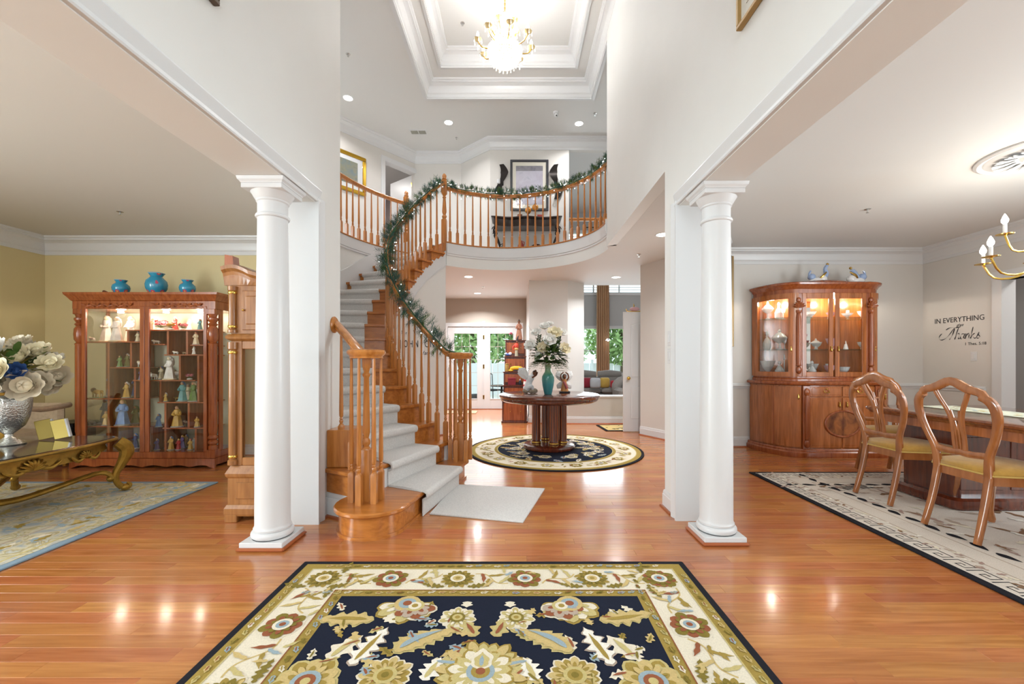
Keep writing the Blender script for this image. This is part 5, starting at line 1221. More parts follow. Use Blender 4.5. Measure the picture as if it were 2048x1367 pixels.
spec.append(((.265, -.16, .15), .05, mat('petal_blue', '33558f', .6), 'blue_bloom')); spec.append(((.16, -.24, .05), .05, mat('petal_teal', '7fa7a8', .6), 'teal_bloom')); spec.append(((.28, -.1, .02), .05, mat('petal_teal', '8fb0ac', .6), 'teal_bloom'))
bouquet(v, .44, .34, spec, rnd, [('olive_leaves', mat('leaf_olive', '8b8a45', .5, var=.2, vs=20), 70, (.09, .15)), ('green_leaves', G1, 24, (.09, .15))], 0)
# gold double frame, armchair, black stand
t = thing('book_ornament', 'gold metal open book ornament standing on the coffee table', 'ornament', (-3.955, 3.64, TTOP+.012), radians(14))
GB = mat('bright_gold', 'a3904f', .32, .85)
for i, (x, a) in enumerate(((-.062, .45), (.045, .25))):
    m = MB(); m.M = Matrix.Translation((x, 0, 0)) @ Matrix.Rotation(-.22, 4, 'Y') @ Matrix.Rotation(a, 4, 'Z')
    m.cbox(-.05, .05, -.006, .006, .0, .165, .003); lf = m.build('leaf_panel', GB, t)
    m2 = MB(); m2.M = m.M; m2.cbox(.048, .062, -.03, .008, .0, .16, .003); m2.build('page_edge', M['trim'], lf)
ac = thing('armchair', 'carved gilt armchair mostly hidden behind the coffee table vase', 'armchair', (-5.33, 4.45, .0155))
UPH = mat('upholstery_beige', 'b9a48a', .8, var=.1, vs=30)
MB().cbox(-.28, .28, -.30, .28, .28, .42, .05).build('seat_cushion', UPH, ac, smooth=True)
m = MB(); m.cbox(-.26, .26, .26, .34, .35, .70, .04); m.build('back_cushion', UPH, ac, smooth=True)
for sx in (1, -1):
    m = MB(); m.tube([(sx*.31, -.32, .10), (sx*.32, -.31, .35), (sx*.30, -.28, .55), (sx*.33, -.31, .66), (sx*.33, -.35, .74), (sx*.31, -.38, .70), (sx*.33, -.34, .69)], [.03, .035, .035, .035, .03, .02, .012], 9); m.build('carved_arm_front', M['gold'], ac, smooth=True)
    m = MB(); m.tube([(sx*.33, -.26, .72), (sx*.33, 0, .66), (sx*.32, .3, .68)], [.025, .03, .03], 9); m.build('arm_pad', UPH, ac, smooth=True)
    for yy in (-.28, .28): MB().lathe([(.02,0),(.03,.05),(.022,.15),(.035,.28)], 10, (sx*.29, yy, 0)).build('leg', M['gold'], ac, smooth=True)
t = thing('side_stand', 'low black side stand left of the curio cabinet', 'stand', (-5.22, 4.98, 0))
MB().cbox(-.16, .16, -.16, .16, .42, .475, .006).build('top', M['black'], t)
MB().cbox(-.14, .14, -.14, .14, .02, .42, .004).build('body', M['black'], t)
MB().cbox(-.15, .15, -.15, .15, 0, .02, .004).build('base', M['black'], t)

# ------------------------------------------------------------------ dining room: china cabinet
CCX, CFR, CBK = 3.99, 5.20, 5.83
cc_ = thing('china_cabinet', 'tall glossy bow-ended china cabinet with lit glass doors', 'cabinet', (CCX, CBK, 0))
def outl(d=0., fr=CFR, hw=.80, fl=.45, n=10):       # plan of the front, left to right; d grows it outwards
    D = CBK-fr; P = []
    for i in range(n+1):
        a = pi/2*i/n; P.append((-fl-(hw-fl+d)*cos(a), -(D+d)*sin(a)))
    for i in range(n+1):
        a = pi/2*(1-i/n); P.append((fl+(hw-fl+d)*cos(a), -(D+d)*sin(a)))
    return P
def body(nm, mt, steps, fr=CFR, hw=.80):
    m = MB(); m.loft([[(x, y, z) for x, y in outl(d, fr, hw)] for d, z in steps]); return m.build(nm, mt, cc_, smooth=True, ang=30)
body('base_plinth', M['cherry'], ((.03,0),(.035,.015),(.035,.06),(.02,.075),(.02,.09),(.008,.105)))
body('lower_body', M['walnut'], ((-.01,.10),(-.01,.885)))
body('counter', M['cherry'], ((.0,.88),(.02,.89),(.028,.905),(.028,.92),(.01,.93)))
FR2, HW2 = 5.34, .74
body('hutch_base', M['cherry'], ((.012,.93),(.012,.955),(.0,.97),(.0,.985)), FR2, HW2)
m = MB(); m.loft([[(x, y-(.03*max(0, cos(x/.45*pi/2)) if abs(x) < .45 else 0), z) for x, y in outl(d, FR2, HW2)] for d, z in ((.0,2.04),(.0,2.09),(.012,2.10),(.02,2.12),(.05,2.145),(.055,2.165),(.04,2.175))]); m.build('cornice', M['cherry'], cc_, smooth=True, ang=30)
m = MB(); m.lathe([(.0,.0),(.30,.0),(.29,.02),(.20,.04),(.0,.052)], 30, (0, -(CBK-FR2)+.10, 2.172), sy=.3, cap=False); m.build('crest', M['cherry'], cc_, smooth=True)
MB().box(-HW2, HW2, -.03, -.005, .985, 2.04).build('back_panel', M['walnut'], cc_)
MB().box(-.20, .02, -.034, -.031, 1.0, 2.0).build('back_mirror', M['mirror'], cc_)
def band(m, P, z0, z1, th=.02):
    m.sweep([(0, z0), (0, z1), (-th, z1), (-th, z0)], [(x, y, 0) for x, y in P])
def sub(P, a, b): return P[a:b+1]
OU = outl(0, FR2, HW2)
# hutch pilasters and doors
for sx in (-1, 1):
    x = sx*.455; y = -(CBK-FR2)
    m = MB(); m.cbox(x-.05, x+.05, y-.012, y+.04, .985, 2.04, .005); p_ = m.build('pilaster', M['cherry'], cc_)
    m = MB(); m.lathe([(.03,1.12),(.034,1.13),(.026,1.15),(.03,1.2),(.03,1.75),(.024,1.78),(.034,1.80),(.034,1.82)], 14, (x, y-.018, 0)); m.ball((x, y-.025, 1.07), (.035, .022, .05), 10, 8); m.build('carved_column', M['cherry'], p_, smooth=True)
    m = MB()
    for k in range(7): petal(m, (x, y-.02, 1.86), (cos(pi*k/6)*.9, -.25, sin(pi*k/6)*.9+.2), (0,-1,0), .075, .032, .1, 3)
    m.ball((x, y-.022, 1.95), (.03, .018, .035), 10, 7); m.build('carved_capital', M['cherry'], p_, smooth=True, recalc=False)
def handle(parent, x, y, z, drop=True):
    m = MB(); m.ball((x, y-.012, z+.03), .010, 8, 6)
    if drop: m.lathe([(.003,-.03),(.009,-.02),(.010,-.005),(.004,.02),(.003,.03)], 10, (x, y-.014, z))
    else: m.tube([(x-.03, y-.006, z+.012), (x-.025, y-.02, z-.01), (x, y-.024, z-.016), (x+.025, y-.02, z-.01), (x+.03, y-.006, z+.012)], .005, 6)
    m.build('handle', M['brass'], parent, smooth=True)
for (a, b, hx_) in ((-.405, -.012, -.045), (.012, .405, .045)):
    y = -(CBK-FR2); m = MB(); f_ = .055
    for bx in ((a, a+f_, .985, 2.04), (b-f_, b, .985, 2.04), (a+f_, b-f_, .985, 1.045), (a+f_, b-f_, 1.97, 2.04)): m.cbox(bx[0], bx[1], y-.012, y+.012, bx[2], bx[3], .004)
    d = m.build('glass_door', M['walnut'], cc_); MB().box(a+f_, b-f_, y-.002, y+.002, 1.045, 1.97).build('pane', M['glass'], d); handle(d, hx_*1.0, y-.01, 1.33)
for side in (0, 1):
    P = OU[:11] if side == 0 else OU[11:]
    P = [Vector((x, y)) for x, y in P]; 
    def cut(t0, t1, n=10):
        out = []
        for i in range(n+1):
            t_ = (t0+(t1-t0)*i/n)*(len(P)-1); k = min(int(t_), len(P)-2); q = P[k].lerp(P[k+1], t_-k); out.append((q.x, q.y))
        return out
    lo, hi = (.06, .86) if side == 0 else (.14, .94)
    m = MB(); band(m, cut(0, lo, 4), .985, 2.04); band(m, cut(hi, 1, 4), .985, 2.04); band(m, cut(lo, hi), .985, 1.045); band(m, cut(lo, hi), 1.97, 2.04)
    s1, s2 = (lo, lo+.08) if 1 else 0, None
    band(m, cut(lo, lo+.09, 3), 1.045, 1.97); band(m, cut(hi-.09, hi, 3), 1.045, 1.97)
    d = m.build('curved_door', M['walnut'], cc_, smooth=True, ang=40)
    m = MB(); band(m, cut(lo+.09, hi-.09), 1.045, 1.97, .004); m.build('curved_pane', M['glass'], d, smooth=True)
    q = cut(hi-.05, hi, 2)[0] if side == 0 else cut(lo, lo+.05, 2)[1]; handle(d, q[0], q[1]-.004, 1.33)
GSH = glass('shelf_glass', 'dfeae6', .3)
for z in (1.334, 1.742):
    m = MB(); m.prism([(x*.97, y*.95-.012) for x, y in OU], z-.008, z); m.build('glass_shelf', GSH, cc_)
for x in (-.62, -.2, .2, .62):
    l = bpy.data.lights.new('hutch_light', 'POINT'); l.energy = 7; l.color = (1, .9, .76); l.shadow_soft_size = .03
    o = bpy.data.objects.new('hutch_light', l); COL.objects.link(o); o.location = (x, -.22, 1.97); o.parent = cc_
    MB().lathe([(.028,2.01),(.028,2.03),(.024,2.039)], 14, (x, -.22, 0)).build('puck_lamp', M['lamp'], cc_)
# lower fronts
yl = -(CBK-CFR)
for (a, b) in ((-.40, -.006), (.006, .40)):
    m = MB(); m.cbox(a, b, yl-.004, yl+.012, .745, .87, .006); m.cbox(a+.02, b-.02, yl-.008, yl, .765, .85, .004); d = m.build('drawer', M['walnut'], cc_); handle(d, (a+b)/2, yl-.008, .81, False)
    m = MB(); m.cbox(a, b, yl-.004, yl+.012, .115, .735, .006); m.cbox(a+.025, b-.025, yl-.007, yl, .14, .71, .004); d = m.build('door', M['walnut'], cc_); handle(d, (.045 if a > 0 else -.045), yl-.008, .645)
TH_ = [2*pi*k/48 for k in range(48)]
m = MB(); m.loft([[(.225*r*cos(q), yl-.006-dz, .415+.165*r*sin(q)) for q in TH_] for r, dz in ((1.0,0),(1.02,.010),(.98,.018),(.92,.018),(.88,.010),(.88,.0))], cap=False); oval = m.build('oval_medallion', M['cherry'], cc_, smooth=True, ang=40)
m = MB(); m.loft([[(.2*r*cos(q), yl-.008-dz, .415+.147*r*sin(q)) for q in TH_] for r, dz in ((1,0),(.98,.003))]); m.build('burl_inlay', wood('burl_inlay', '5a2a12', 'a8622c', .15, (5, 5, 3), .6), oval)
MB().box(-.002, .002, yl-.0125, yl-.009, .27, .56).build('door_joint', M['cherry_d'], oval)
for sx in (-1, 1):
    x = sx*.445; m = MB(); m.cbox(x-.045, x+.045, yl-.014, yl+.02, .10, .88, .005); p_ = m.build('lower_pilaster', M['cherry'], cc_)
    m = MB(); m.ball((x, yl-.02, .80), (.034, .02, .05), 10, 8); m.ball((x, yl-.02, .17), (.036, .022, .05), 10, 8); m.ball((x, yl-.018, .5), (.016, .012, .02), 8, 6); m.lathe([(.02,.22),(.024,.24),(.024,.74),(.02,.76)], 12, (x, yl-.014, 0)); m.build('carving', M['cherry'], p_, smooth=True)
OL = [Vector(p) for p in outl(0)]
for side in (0, 1):
    P = OL[:11] if side == 0 else OL[11:]
    lo, hi = (.10, .90)
    m = MB(); band(m, cut(lo, hi), .125, .865, .012); d = m.build('curved_panel', M['walnut'], cc_, smooth=True, ang=40)
    m = MB(); band(m, cut(.46, .475, 2), .125, .866, .016); m.build('veneer_joint', M['cherry'], d)
    q = cut(.84, .86, 2)[0] if side == 0 else cut(.14, .16, 2)[0]; handle(d, q[0], q[1]-.006, .74)
# crystal and china
def crystal(name, tint):
    m, t_, p = nt(name); out = t_.nodes['Material Output']; tr = t_.nodes.new('ShaderNodeBsdfTransparent'); tr.inputs[0].default_value = lin(tint)
    p.inputs['Base Color'].default_value = lin('f2f5f6'); p.inputs['Roughness'].default_value = .08; p.inputs['Specular IOR Level'].default_value = .8
    mx = t_.nodes.new('ShaderNodeMixShader'); mx.inputs[0].default_value = .6; t_.links.new(tr.outputs[0], mx.inputs[1]); t_.links.new(p.outputs[0], mx.inputs[2]); t_.links.new(mx.outputs[0], out.inputs['Surface']); return m
CRY = crystal('cut_crystal', 'f4f8f8'); CHN = mat('white_china', 'eeeceb', .15, coat=.5); PKC = mat('pink_china', 'd9a9b2', .25)
PROF = dict(goblet=[(.5,0),(.52,.03),(.12,.08),(.08,.45),(.35,.55),(.5,.75),(.45,1)], decanter=[(.5,0),(.62,.1),(.66,.35),(.4,.55),(.18,.66),(.2,.74),(.14,.78),(.26,.84),(.2,.95),(.04,1)], bowl=[(.3,0),(.25,.1),(.2,.25),(.7,.6),(.95,1.0),(.85,1.0),(.6,.6)], covered_dish=[(.4,0),(.15,.1),(.14,.3),(.6,.42),(.85,.55),(.85,.6),(.5,.75),(.15,.85),(.2,.92),(.05,1)], candlestick=[(.5,0),(.45,.06),(.14,.12),(.12,.75),(.3,.8),(.16,.85),(.14,1)], bell=[(.6,0),(.56,.1),(.4,.4),(.3,.6),(.08,.66),(.12,.8),(.06,1)])
def glassware(kind, mt, x, y, z, r, h, label):
    t = thing(kind, label, kind.replace('_', ' '), (x, y, z), 0, 'crystal and china in the china cabinet')
    pr = PROF[kind]; k = next((i for i, (a, b) in enumerate(pr) if b >= .5), 3)
    n = 14
    m = MB(); m.lathe([(a*r/.66, b*h) for a, b in pr[:k+1]], n, cap=True); m.build('foot', mt, t, smooth=True, ang=20)
    m = MB(); m.lathe([(a*r/.66, b*h) for a, b in pr[k:]], n, cap=True); m.build('top', mt, t, smooth=True, ang=20); return t
rnd = random.Random(12)
NMS = {'goblet': 'crystal goblet', 'decanter': 'crystal decanter', 'bowl': 'crystal bowl', 'covered_dish': 'crystal covered dish', 'candlestick': 'crystal candlestick', 'bell': 'white china bell'}
ROWS = [('top', 1.742, [(-.62,'covered_dish',.06,.24),(-.52,'decanter',.055,.22),(-.42,'goblet',.035,.16),(-.33,'bowl',.05,.07),(-.25,'bowl',.05,.08),(-.16,'bowl',.045,.08),(-.07,'bowl',.045,.09),(.10,'bowl',.045,.07),(.20,'bell',.035,.12),(.31,'bowl',.05,.06),(.44,'goblet',.03,.12),(.58,'bowl',.04,.10)]),
        ('middle', 1.334, [(-.63,'decanter',.055,.25),(-.51,'covered_dish',.075,.27),(-.405,'goblet',.035,.17),(-.32,'bell',.03,.10),(-.23,'bowl',.085,.20),(-.10,'covered_dish',.05,.14),(.02,'bowl',.05,.10),(.11,'bowl',.055,.14),(.20,'goblet',.03,.12),(.29,'bell',.035,.11),(.42,'bell',.03,.1),(.58,'bowl',.04,.10)]),
        ('bottom', .986, [(-.62,'bowl',.07,.2),(-.51,'decanter',.06,.2),(-.41,'candlestick',.035,.28),(-.34,'bowl',.06,.14),(-.25,'covered_dish',.06,.22),(-.15,'decanter',.055,.2),(-.04,'bowl',.06,.16),(.08,'bowl',.05,.14),(.17,'goblet',.04,.16),(.26,'bowl',.055,.12),(.36,'bell',.03,.09),(.6,'bell',.035,.1)])]
for nm, z, its in ROWS:
    for i, (x, kind, r, h) in enumerate(its):
        y = (-.15, -.31)[i % 2] if abs(x) < .45 else (-.13, -.21)[i % 2]
        mt = CHN if kind == 'bell' else (PKC if (kind == 'bowl' and i % 3 == 1) else CRY)
        nmx = NMS[kind] if mt is not PKC else 'pink china bowl'
        glassware(kind, mt, CCX+x, CBK+y, z+.001, r*.92, h, f'{nmx}, {ORD[i]} from left on the {nm} china cabinet shelf')
PB = mat('porcelain_blue', '9db2d6', .15, coat=.6); GLD = mat('porcelain_gilt', 'c2a057', .25, .8)
for px, lab, mir in ((1637, 'blue and white porcelain swan figurine with upright neck, left on the china cabinet', 1), (1711, 'blue and white porcelain rider figurine, right on the china cabinet', -1)):
    Y = 5.52; t = thing('porcelain_figurine', lab, 'figurine', ((px-CX)/FPX*Y, Y, 2.176 if mir > 0 else 2.176))
    m = MB(); m.ball((-.02*mir, 0, .05), (.10, .05, .045), 14, 9); m.ball((.05*mir, 0, .07), (.06, .045, .06), 12, 8); m.build('body', CHN, t, smooth=True)
    m = MB(); m.tube([(.06*mir,0,.08),(.10*mir,0,.14),(.085*mir,0,.20),(.11*mir,0,.25)] if mir > 0 else [(.02,0,.08),(-.02,0,.15),(-.05,0,.19)], [.035,.03,.022,.02] if mir > 0 else [.04,.035,.025], 9); m.ball((-.09*mir, 0, .10), (.05, .04, .045), 10, 7); m.tube([(-.06*mir,0,.07),(-.12*mir,0,.13),(-.10*mir,0,.18)], [.02,.016,.010], 7); m.build('blue_mantle', PB, t, smooth=True)
    m = MB(); m.tube([(.0,-.03,.08),(.04*mir,-.045,.12),(.09*mir,-.02,.16)], [.012,.014,.008], 7); m.ball((.115*mir if mir > 0 else -.065, 0, .265 if mir > 0 else .215), .018, 8, 6); m.lathe([(.11,0),(.11,.008),(.10,.014)], 20, sy=.5); m.build('gilding', GLD, t, smooth=True)
# framed picture just beside the column
t = thing('wall_picture', 'narrow gilt framed picture edge showing right of the right column', 'picture', (2.90, 5.825, 1.9))
MB().cbox(-.20, .075, -.015, .022, -.52, .80, .006).build('frame', mat('frame_bronze', '8f7650', .4, .5), t)
MB().box(-.17, .045, -.017, -.014, -.47, .75).build('canvas', mat('canvas_dark', '4a4038', .7, var=.4, vs=5), t)

# ------------------------------------------------------------------ dining table and chairs
RUGZ = .0188
dt = thing('dining_table', 'long glossy walnut dining table with dark pedestal base', 'table', (3.88, 2.86, RUGZ))
def rrect(hx, hy, r, n=6):
    P = []
    for cx_, cy_, a0 in ((hx-r,hy-r,0),(-hx+r,hy-r,pi/2),(-hx+r,-hy+r,pi),(hx-r,-hy+r,3*pi/2)):
        for i in range(n+1): a = a0+pi/2*i/n; P.append((cx_+r*cos(a), cy_+r*sin(a)))
    return P
m = MB(); m.loft([[(x, y, z-RUGZ) for x, y in rrect(.58+d, 1.24+d, .14)] for d, z in ((-.035,.700),(-.02,.705),(-.012,.722),(.0,.730),(.004,.745),(-.004,.757),(-.012,.760))]); m.build('table_top', wood('table_walnut', '6d3a1e', '8f5430', .08, (2, 14, 14), .8), dt, smooth=True, ang=30)
m = MB(); m.prism(rrect(.50, 1.14, .10), .63-RUGZ, .702-RUGZ); m.build('apron', M['walnut'], dt)
for yy in (.74, -.74):
    m = MB(); m.loft([[(x, y+yy, z) for x, y in rrect(hx_, hy_, .07)] for hx_, hy_, z in ((.46,.30,0),(.47,.31,.02),(.47,.31,.07),(.45,.29,.09))]); m.build('pedestal_foot', M['cherry_d'], dt, smooth=True, ang=30)
    m = MB(); m.prism([(x, y+yy) for x, y in rrect(.40, .24, .04)], .09, .63-RUGZ); p_ = m.build('pedestal', M['cherry_d'], dt)
    for xx in (-.2, .2): MB().cbox(xx-.17, xx+.17, yy-.246, yy-.238, .14, .56, .004).build('pedestal_panel', M['cherry_d'], p_)
# runner
t = thing('table_runner', 'pale green floral runner along the dining table', 'runner', (3.92, 2.86, .7605))
MB().cbox(-.17, .17, -1.12, 1.12, 0, .004, .0015).build('cloth', mat('runner_cloth', 'cdd0bd', .9, var=.25, vs=14), t)
R = Rug(); rr_ = random.Random(3)
for k in range(80): R.add(xf(leafpts(.06, .03, 3, .3), rr_.uniform(-.14, .14), rr_.uniform(-1.08, 1.06), rr_.random()*6.28), rr_.choice(('white', 'olive', 'blue', 'cream', 'lgold')), 1)
R.build(t, .004, 'floral_weave')
CH = wood('chair_walnut', '8a4f26', 'ab6a38', .2, (10, 10, 2), .6); SEAT = mat('seat_mustard', 'b4893a', .8, var=.08, vs=40, sheen=.3); PIPE = mat('seat_piping', 'c8a75c', .7)
def make_chair(label):
    t = thing('dining_chair', label, 'chair', (0,0,RUGZ), 0, 'dining chairs around the table')
    def bar(P, w, th, nm, par=None, n=8):      # flattened bar: wide in x, thin in y
        m = MB(); rings = []
        if len(P) > 2 and len(P) < 12: P, w = smooth_path(P, w)
        V = [Vector(p) for p in P]
        for i, p in enumerate(V):
            d = (V[min(i+1, len(V)-1)]-V[max(i-1, 0)]).normalized(); sd = Vector((0,1,0)).cross(d).normalized(); ww = w[i] if isinstance(w, list) else w
            b = d.cross(sd)
            rings.append([p+sd*(ww/2*a)+b*(th/2*c) for a, c in ((-1,-.5),(-.6,-1),(.6,-1),(1,-.5),(1,.5),(.6,1),(-.6,1),(-1,.5))])
        m.loft(rings); return m.build(nm, CH, par or t, smooth=True, ang=50)
    for sx in (1, -1):
        bar([(sx*.175,-.30,0),(sx*.168,-.25,.20),(sx*.165,-.215,.40),(sx*.165,-.215,.46)], [.034,.044,.052,.054], .036, 'leg')
        bar([(sx*.165,-.214,.42),(sx*.168,-.218,.50),(sx*.180,-.225,.57),(sx*.225,-.24,.68),(sx*.252,-.258,.79),(sx*.248,-.272,.87),(sx*.222,-.282,.915),(sx*.185,-.290,.935)], [.054,.052,.046,.046,.052,.056,.052,.046], .034, 'back_post')
        m = MB(); m.tube([(sx*.20,.20,.42),(sx*.215,.225,.36),(sx*.205,.21,.22),(sx*.198,.20,.09),(sx*.205,.215,.025),(sx*.205,.215,0)], [.034,.034,.024,.017,.023,.016], 10); m.build('leg', CH, t, smooth=True)
        bar([(sx*.030,-.222,.55),(sx*.034,-.232,.64),(sx*.030,-.246,.74),(sx*.050,-.262,.83),(sx*.085,-.278,.905),(sx*.115,-.29,.975)], [.03,.024,.028,.026,.028,.03], .022, 'splat_arm')
        bar([(sx*.012,-.224,.56),(sx*.012,-.24,.70),(sx*.030,-.262,.83)], [.016,.014,.012], .018, 'splat_rib')
    P = []
    for i in range(17):
        u = -1+2*i/16; P.append((u*.215, -.290, .925+.09*(cos(u*pi/2)**.8 if abs(u) < 1 else 0)+.012*cos(u*2*pi)))
    bar([(-.215,-.285,.915)]+P[1:-1]+[(.215,-.285,.915)], [.045]+[.05]*3+[.055]*9+[.05]*3+[.045], .034, 'crest_rail')
    bar([(-.165,-.222,.555),(-.06,-.224,.545),(0,-.224,.55),(.06,-.224,.545),(.165,-.222,.555)], .042, .028, 'lower_rail')
    bar([(-.03,-.25,.77),(.03,-.25,.77)], .02, .02, 'splat_bridge')
    pl = [(-.195,-.215),(.195,-.215),(.225,-.05),(.245,.12),(.225,.225),(.12,.25),(-.12,.25),(-.225,.225),(-.245,.12),(-.225,-.05)]
    def grow(d): return [(x+d*(1 if x > 0 else -1), y+d*(1 if y > 0 else -1)) for x, y in pl]
    m = MB(); m.prism(grow(0), .375, .432); m.build('seat_frame', CH, t)
    m = MB(); m.loft([[(x, y, z) for x, y in grow(d)] for d, z in ((-.004,.432),(.006,.445),(.002,.465),(-.03,.487),(-.09,.495))]); m.build('seat_cushion', SEAT, t, smooth=True, ang=80)
    m = MB(); g = grow(.004); m.tube([(x, y, .436) for x, y in g], .006, 6, loop=True); m.build('piping', PIPE, t, smooth=True)
    return t
c0 = make_chair('walnut dining chair nearest the camera at the near side of the table'); c0.location = (3.215, 2.86, RUGZ); c0.rotation_euler = (0,0,-pi/2)
dup(c0, (3.30, 3.585, RUGZ), -pi/2, 'walnut dining chair in front of the china cabinet, second along the table side')
dup(c0, (3.86, 4.30, RUGZ), pi, 'walnut dining chair at the far head of the dining table, behind another chair')
dup(c0, (4.60, 3.72, RUGZ), pi/2, 'walnut dining chair across the table, cut off at the picture edge')
# chandelier
dc = thing('dining_chandelier', 'brass candle chandelier hanging over the dining table', 'chandelier', (3.88, 3.12, ZC))
m = MB(); m.lathe([(.06,-.0),(.065,-.01),(.05,-.03),(.015,-.045)], 20); m.build('canopy', M['brass'], dc, smooth=True)
m = MB(); m.tube([(0,0,-.04),(0,0,-.36)], .006, 8); m.build('stem', M['brass'], dc, smooth=True)
m = MB(); m.lathe([(.008,-.36),(.03,-.40),(.018,-.46),(.05,-.54),(.06,-.62),(.03,-.70),(.055,-.78),(.07,-.83),(.05,-.89),(.015,-.93),(.02,-.95),(.0,-.97)], 20, cap=False); m.build('turned_body', M['brass'], dc, smooth=True)
for tier, (n, R_, zb, zt, ph) in enumerate(((6, .33, -.84, -.76, 2.95), (3, .20, -.66, -.58, 2.6))):
    for k in range(n):
        a = ph+2*pi*k/n; c, s_ = cos(a), sin(a)
        m = MB(); m.tube([(c*.04, s_*.04, zb+.04), (c*R_*.4, s_*R_*.4, zb-.05), (c*R_*.8, s_*R_*.8, zb-.04), (c*R_, s_*R_, zt)], .0075, 7); arm = m.build('arm', M['brass'], dc, smooth=True)
        MB().lathe([(.012,zt-.005),(.05,zt+.002),(.052,zt+.006),(.014,zt+.012)], 18, (c*R_, s_*R_, 0)).build('drip_pan', M['brass'], arm, smooth=True)
        MB().lathe([(.012,zt+.01),(.012,zt+.08)], 12, (c*R_, s_*R_, 0)).build('candle_sleeve', M['trim'], arm, smooth=True)
        MB().lathe([(.008,zt+.08),(.020,zt+.10),(.021,zt+.115),(.012,zt+.14),(.002,zt+.16)], 12, (c*R_, s_*R_, 0)).build('bulb', M['bulb'], arm, smooth=True)
l = bpy.data.lights.new('dining_chandelier_light', 'POINT'); l.energy = 24; l.color = (1, .93, .82); l.shadow_soft_size = .22
o = bpy.data.objects.new('dining_chandelier_light', l); COL.objects.link(o); o.parent = dc; o.location = (0, 0, -.62)
t = thing('ceiling_medallion', 'white plaster medallion on the dining room ceiling', 'medallion', (3.88, 3.12, ZC))
m = MB(); m.lathe([(.36,0),(.36,-.012),(.34,-.022),(.31,-.012),(.29,-.02),(.12,-.02),(.10,-.035),(.06,-.035)], 48); m.build('disc', M['trim'], t, smooth=True, ang=30)
m = MB()
for k in range(16):
    a = 2*pi*k/16
    for j in (-1, 0, 1): petal(m, (cos(a)*.14, sin(a)*.14, -.022), (cos(a+j*.25), sin(a+j*.25), -.05), (0,0,-1), .12, .045, .1, 3)
m.build('relief_leaves', M['trim'], t, recalc=False)

# ------------------------------------------------------------------ wall lettering and switches
BLK = mat('vinyl_black', '25252a', .6)
def text_mesh(s_, size, shear=0, sx=1):
    cu = bpy.data.curves.new('lettering', 'FONT'); cu.body = s_; cu.size = size; cu.shear = shear; cu.extrude = .0006; cu.resolution_u = 3; cu.align_x = 'CENTER'
    o = bpy.data.objects.new('tmp_text', cu); COL.objects.link(o); dg = bpy.context.evaluated_depsgraph_get(); me = bpy.data.meshes.new_from_object(o.evaluated_get(dg)); bpy.data.objects.remove(o, do_unlink=True)
    me.materials.clear(); me.materials.append(BLK)
    if sx != 1: me.transform(Matrix.Diagonal((sx, 1, 1, 1)))
    return me
wd = thing('wall_decal', 'black wall lettering reading in everything give thanks', 'decal', (5.598, 5.38, 1.55))
Rw = Matrix(((0,0,-1,0),(-1,0,0,0),(0,1,0,0),(0,0,0,1)))
def put_text(nm, me, parent, lx, lz):
    o = put(nm, me, parent); o.matrix_local = Matrix.Translation((0, -lx, lz)) @ Rw; return o
put_text('line_one', text_mesh('IN EVERYTHING', .092, 0, .92), wd, -.0, .13)
put_text('line_two', text_mesh('give', .055, .35), wd, .02, .072)
put_text('line_four', text_mesh('1 Thes. 5:18', .05, 0), wd, .20, -.17)
# brush-script word drawn as strokes (em units)
def script(nm, strokes, sc, parent, lx, lz, w=.035):
    m = MB(); m.M = Matrix.Translation((0, -lx, lz)) @ Rw @ Matrix.Scale(sc, 4)
    for st, wt in strokes:
        V = [Vector((a, b, .01)) for a, b in st]; pts = []
        for i in range(len(V)-1):
            p0, p1, p2, p3 = V[max(i-1, 0)], V[i], V[i+1], V[min(i+2, len(V)-1)]
            for k in range(6):
                u = k/6; pts.append(.5*((2*p1)+(-p0+p2)*u+(2*p0-5*p1+4*p2-p3)*u*u+(-p0+3*p1-3*p2+p3)*u**3))
        pts.append(V[-1]); m.tube(pts, [wt*w*(.55+.45*sin(i*.55)) for i in range(len(pts))], 5, flat=.3, up=(0,0,1))
    return m.build(nm, BLK, parent)
script('line_three', [([(-1.5,.55),(-1.75,.25),(-1.6,.0),(-1.2,.1),(-.8,.5),(-.45,.95),(-.1,1.0)], 1.0), ([(-1.15,.85),(-.8,1.02),(-.3,.98),(.1,1.05)], 1.0), ([(-.42,.92),(-.6,.4),(-.85,.0)], 1.4),
  ([(-.1,.95),(-.3,.4),(-.42,.0),(-.3,.3),(-.1,.5),(-.05,.35),(-.12,.05),(.05,.1)], 1.0), ([(.35,.42),(.15,.4),(.05,.15),(.15,.0),(.32,.2),(.4,.45),(.33,.08),(.48,.1)], 1.0),
  ([(.5,.45),(.45,.0),(.55,.3),(.72,.46),(.74,.3),(.7,.05),(.85,.1)], 1.0), ([(1.05,.95),(.92,.4),(.85,.0),(.95,.28),(1.15,.42),(1.0,.25),(1.15,.02),(1.3,.1)], 1.0), ([(1.3,.1),(1.5,.5),(1.45,.3),(1.55,.12),(1.42,.0),(1.3,.06)], 1.0)], .15, wd, .02, -.09)
def plate(label, loc, rot, n=1):
    t = thing('light_switch', label, 'switch', loc); t.rotation_euler = rot
    MB().cbox(-.037*n, .037*n, -.004, .0, -.058, .058, .002).build('plate', M['trim'], t)
    for k in range(n): MB().cbox(-.017+(k-(n-1)/2)*.07, .017+(k-(n-1)/2)*.07, -.009, -.003, -.033, .033, .002).build('rocker', M['trim'], t)
plate('white light switch under the wall lettering', (5.5995, 5.6*FPX/(1948-CX), 1.24), (0,0,-pi/2))
